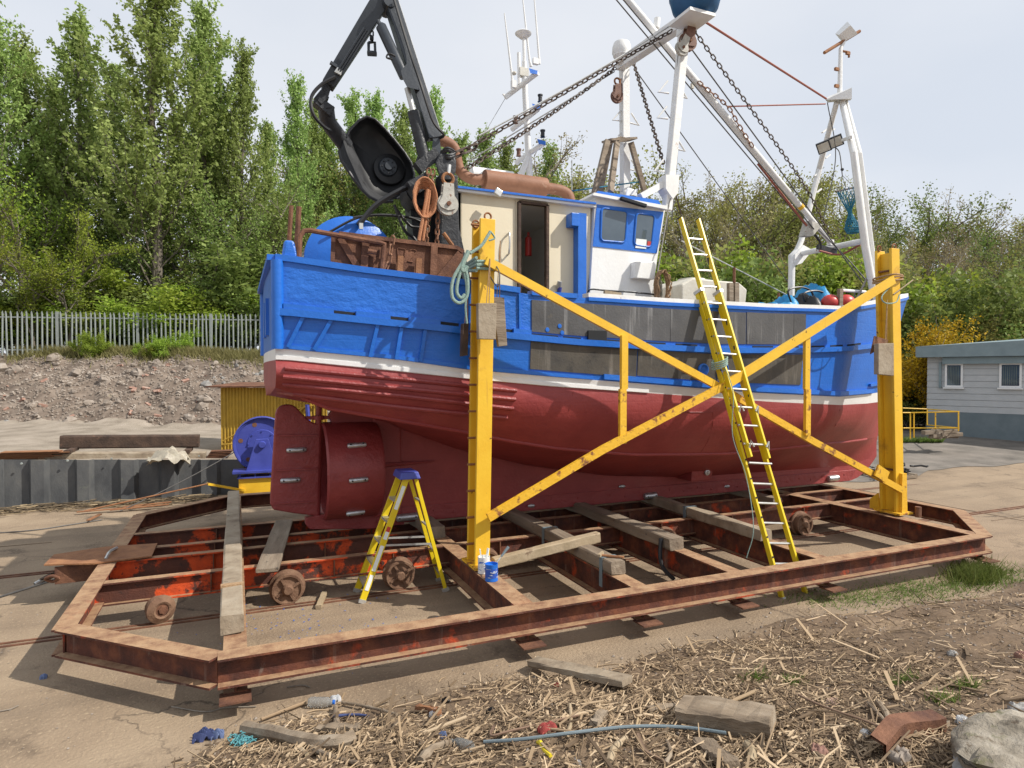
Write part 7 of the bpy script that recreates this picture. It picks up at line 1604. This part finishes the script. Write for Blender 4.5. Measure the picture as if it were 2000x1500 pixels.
PLACES = [(40, 'at the left picture edge'), (110, 'above the first fence post'), (170, 'right of the first fence post'), (230, 'below the ragged-topped poplar'), (290, 'below the tallest poplar'), (345, 'right of the tallest poplar trunk'), (410, 'above the third fence post'), (470, 'below the slender poplar'), (530, 'left of the stern'), (590, 'above the stern quarter post'), (620, 'left of the crane hose'), (650, 'hard against the crane hose'), (680, 'under the crane jib'), (720, 'above the power block'), (765, 'between the crane booms'), (830, 'behind the main crane boom'), (880, 'behind the crane column'), (930, 'above the exhaust bend'), (965, 'above the silencer'), (1000, 'left of the aft mast'), (1060, 'behind the aft mast'), (1120, 'right of the aft mast'), (1180, 'behind the wooden trestle'), (1240, 'behind the far gantry post'), (1300, 'behind the near gantry post'), (1345, 'above the ladder top'), (1400, 'right of the ladder top'), (1460, 'above the pale tank'), (1510, 'under the derrick boom'), (1560, 'at the derrick boom heel'), (1620, 'inside the fore gallows'), (1680, 'behind the net bag'), (1730, 'behind the right yellow post'), (1780, 'right of the right yellow post'), (1830, 'above the gorse'), (1880, 'above the cabin corner'), (1930, 'above the left cabin window'), (1980, 'above the cabin fascia'), (9999, 'at the right picture edge')]
def place(px): return next(t for lim, t in PLACES if px <= lim)
def plant(kind, leaf, px, py_top, w, label, group, variant=0, zb=None, wide=1.0):
    """a tree whose top shows at pixel (px, py_top) at distance w"""
    T_ = at(px, py_top, w=w); L = T_.x * math.cos(YAW) - T_.y * math.sin(YAW); z0 = (wood_z(L, w) if zb is None else zb) - .1; h = T_.z - z0
    key = (kind, leaf, variant); base_h = {'poplar': 16, 'bushy': 8, 'sparse': 8, 'shrub': 2.6, 'gorse': 3}[kind]
    if key not in PROTO:
        t = make_tree(kind, base_h, 100 + len(PROTO) * 7, leaf, label, group, (T_.x, T_.y, z0)); PROTO[key] = t
    else:
        src = PROTO[key]; t = src.copy(); COL.objects.link(t); tag(t, label, src['category'], group)
        if not group and 'group' in t: del t['group']
        for ch in src.children: c = ch.copy(); COL.objects.link(c); c.parent = t
    t.location = (T_.x, T_.y, z0); s = h / base_h; t.scale = (s * wide, s * wide, s); t.rotation_euler = (0, 0, (px * 1.37) % 6.28)
    return t
G1 = 'tall poplars behind the fence'
pop = [(-25, -60, 31, 'poplar cut by the left edge of the picture', 1.0), (48, 60, 34, 'poplar second from the left with a rounded leafy top', 1.05), (150, 18, 33, 'poplar third from the left with a tilted ragged top', 1.1), (300, -70, 31, 'tallest poplar, many-pointed, rising out of the top of the picture', 1.2), (395, -10, 34, 'tall poplar just right of the tallest one', 1.0), (472, 70, 34, 'slender pointed poplar standing apart against the sky', .85), (580, 140, 38, 'narrow poplar left of the crane hose', .8), (520, 230, 36, 'lower poplar between two slender ones', .9), (215, 110, 36, 'poplar filling the gap between two tall ones', 1.0), (100, 170, 37, 'darker poplar deep behind the left poplars', 1.1), (420, 170, 37, 'darker poplar deep behind the slender one', 1.0)]
for i, (px, py, w, l, wd) in enumerate(pop): plant('poplar', 'leaf_poplar', px, py, w, l, G1, i % 4, wide=wd)
pop2 = [(640, 235, 44), (690, 170, 45), (735, 175, 46), (795, 200, 44), (850, 165, 42), (905, 255, 46), (950, 245, 48), (985, 265, 50), (1075, 275, 52), (610, 190, 43)]
for i, (px, py, w) in enumerate(pop2): plant('poplar', 'leaf_poplar', px, py, w, 'more distant poplar in the row ' + place(px), 'distant poplars behind the crane', i % 3, wide=.95)
for i, (px, py, w, l) in enumerate(((30, 300, 28.6, 'bright yellow green young tree at the left edge behind the fence'), (130, 400, 28, 'bright yellow green sapling with a spiky top behind the fence'), (-20, 380, 28.2, 'bright leafy tree half outside the left edge'), (60, 430, 27.6, 'low bright bushy tree behind the fence at left'))): plant('bushy', 'leaf_bright', px, py, w, l, 'bright young trees behind the fence', i % 2, wide=1.15)
for i, (px, py, w) in enumerate(((330, 520, 28), (265, 505, 28.6), (390, 530, 28.2), (450, 505, 28.6), (200, 560, 27.6), (500, 520, 29), (560, 470, 30), (300, 560, 27.2), (420, 560, 27.2), (150, 560, 27.2), (90, 560, 27.3), (20, 560, 27.3), (480, 560, 27.6))): plant('shrub', 'leaf_bright' if i % 3 else 'leaf_dark', px, py, w + 3, ('taller' if py < 540 else 'low') + ' leafy shrub just behind the palisade fence ' + place(px), 'undergrowth shrubs behind the fence', i % 2, wide=1.7)
for i, (px, py, w) in enumerate(((210, 390, 32), (340, 360, 33), (430, 380, 32), (530, 350, 34), (600, 380, 36), (260, 330, 36), (500, 400, 31), (90, 330, 38), (20, 250, 40), (160, 300, 40), (390, 290, 40))): plant('bushy', 'leaf_dark', px, py, w, ('tall' if py < 345 else 'lower') + ' dark shaded tree behind the poplars ' + place(px), 'dark understorey trees', i % 2, wide=1.3)
# fence climbers
for i, (px, py, w) in enumerate(((195, 645, 25.8), (345, 635, 26.3), (265, 668, 26.1), (310, 658, 26.2))): plant('shrub', 'leaf_bright', px, py, w, ['young green growth pushing through the fence, second bay', 'tallest young growth poking through the fence near the boat', 'low growth at the fence foot in the middle bay', 'small sprig through the fence pales beside the tallest one'][i], 'growth through the fence', i % 2, zb=3.4, wide=1.0)
# wooded slope behind and right of the boat
rt_ = random.Random(13); crest = lambda px: float(np.interp(px, [600, 760, 900, 1000, 1100, 1250, 1400, 1480, 1560, 1700, 1800, 1880, 1940, 2060], [300, 300, 300, 300, 305, 340, 335, 340, 350, 370, 385, 400, 385, 400]))
rows = ((54, 0, 46, 52), (47, 45, 50, 50), (41, 110, 58, 48))
for ri, (w, dy, stp, jit) in enumerate(rows):
    px = 600 + ri * 20
    while px < 2090:
        py = crest(px) + dy + rt_.uniform(-18, 22); k = rt_.random(); ww = w + rt_.uniform(-2, 2)
        if px > 1700: kind, leaf = ('bushy', 'leaf_dark') if k < .45 else (('bushy', 'leaf_olive') if k < .8 else ('sparse', 'leaf_brown'))
        elif px < 1000: kind, leaf = ('bushy', 'leaf_olive') if k < .5 else (('sparse', 'leaf_olive') if k < .8 else ('bushy', 'leaf_dark'))
        else: kind, leaf = ('sparse', 'leaf_olive') if k < .3 else (('sparse', 'leaf_brown') if k < .5 else (('bushy', 'leaf_olive') if k < .88 else ('bushy', 'leaf_bright')))
        lab = {('bushy', 'leaf_dark'): 'full dark green tree on the wooded slope behind the yard', ('bushy', 'leaf_olive'): 'olive green leafing tree on the wooded slope behind the yard', ('sparse', 'leaf_brown'): 'still bare brown-twigged tree on the wooded slope', ('sparse', 'leaf_olive'): 'thin budding tree with pale olive leaves on the wooded slope', ('bushy', 'leaf_bright'): 'fresh bright green tree on the wooded slope'}[(kind, leaf)]
        plant(kind, leaf, px, py, ww, ('back row ', 'middle row ', 'front row ')[ri] + lab.replace(' on the wooded slope', '').replace(' behind the yard', '').replace('still ', '').replace(' with pale olive leaves', '') + ' ' + place(px), lab.replace('tree', 'trees'), rt_.randint(0, 1), wide=rt_.uniform(.9, 1.2)); px += stp * rt_.uniform(.75, 1.25)
px = 620; i = 0
while px < 2080:
    plant('shrub', ('leaf_olive', 'leaf_dark', 'leaf_olive', 'leaf_bright')[i % 4], px, crest(px) + 165 + rt_.uniform(-30, 30), 38.5 + rt_.uniform(-1, 1), 'tall thicket shrub between the front trunks ' + place(px), 'thicket shrubs on the slope', i % 2, wide=1.3); px += rt_.uniform(55, 85); i += 1
for i, (px, py, w, lf) in enumerate(((1350, 480, 38, 'leaf_bright'), (1420, 500, 37, 'leaf_dark'), (1480, 480, 38, 'leaf_bright'), (1250, 470, 38, 'leaf_olive'), (1540, 490, 37, 'leaf_dark'), (1630, 500, 36, 'leaf_olive'), (1790, 540, 37, 'leaf_bright'), (1860, 520, 35, 'leaf_dark'), (1930, 560, 34, 'leaf_olive'), (1990, 540, 35, 'leaf_olive'), (1740, 530, 38, 'leaf_bright'), (1900, 600, 33, 'leaf_olive'), (1960, 590, 33.5, 'leaf_dark'))):
    plant('shrub', lf, px, py, w, 'leafy shrub at the foot of the wooded slope ' + place(px), 'shrubs at the foot of the slope', i % 2, wide=1.15)
plant('gorse', 'gorse', 1786, 617, 29.6, 'big gorse bush covered in orange yellow flowers left of the grey cabin', None, 0, zb=.4, wide=1.1); plant('gorse', 'gorse', 1828, 630, 34, 'smaller gorse bush in flower close behind the cabin corner', None, 0, zb=.4, wide=1.1)
plant('shrub', 'leaf_dark', 1775, 720, 29.5, 'dark green low shrub under the flowering gorse', None, 0, zb=.4, wide=1.3)
for o in bpy.data.objects:
    if '_h' in o: del o['_h']
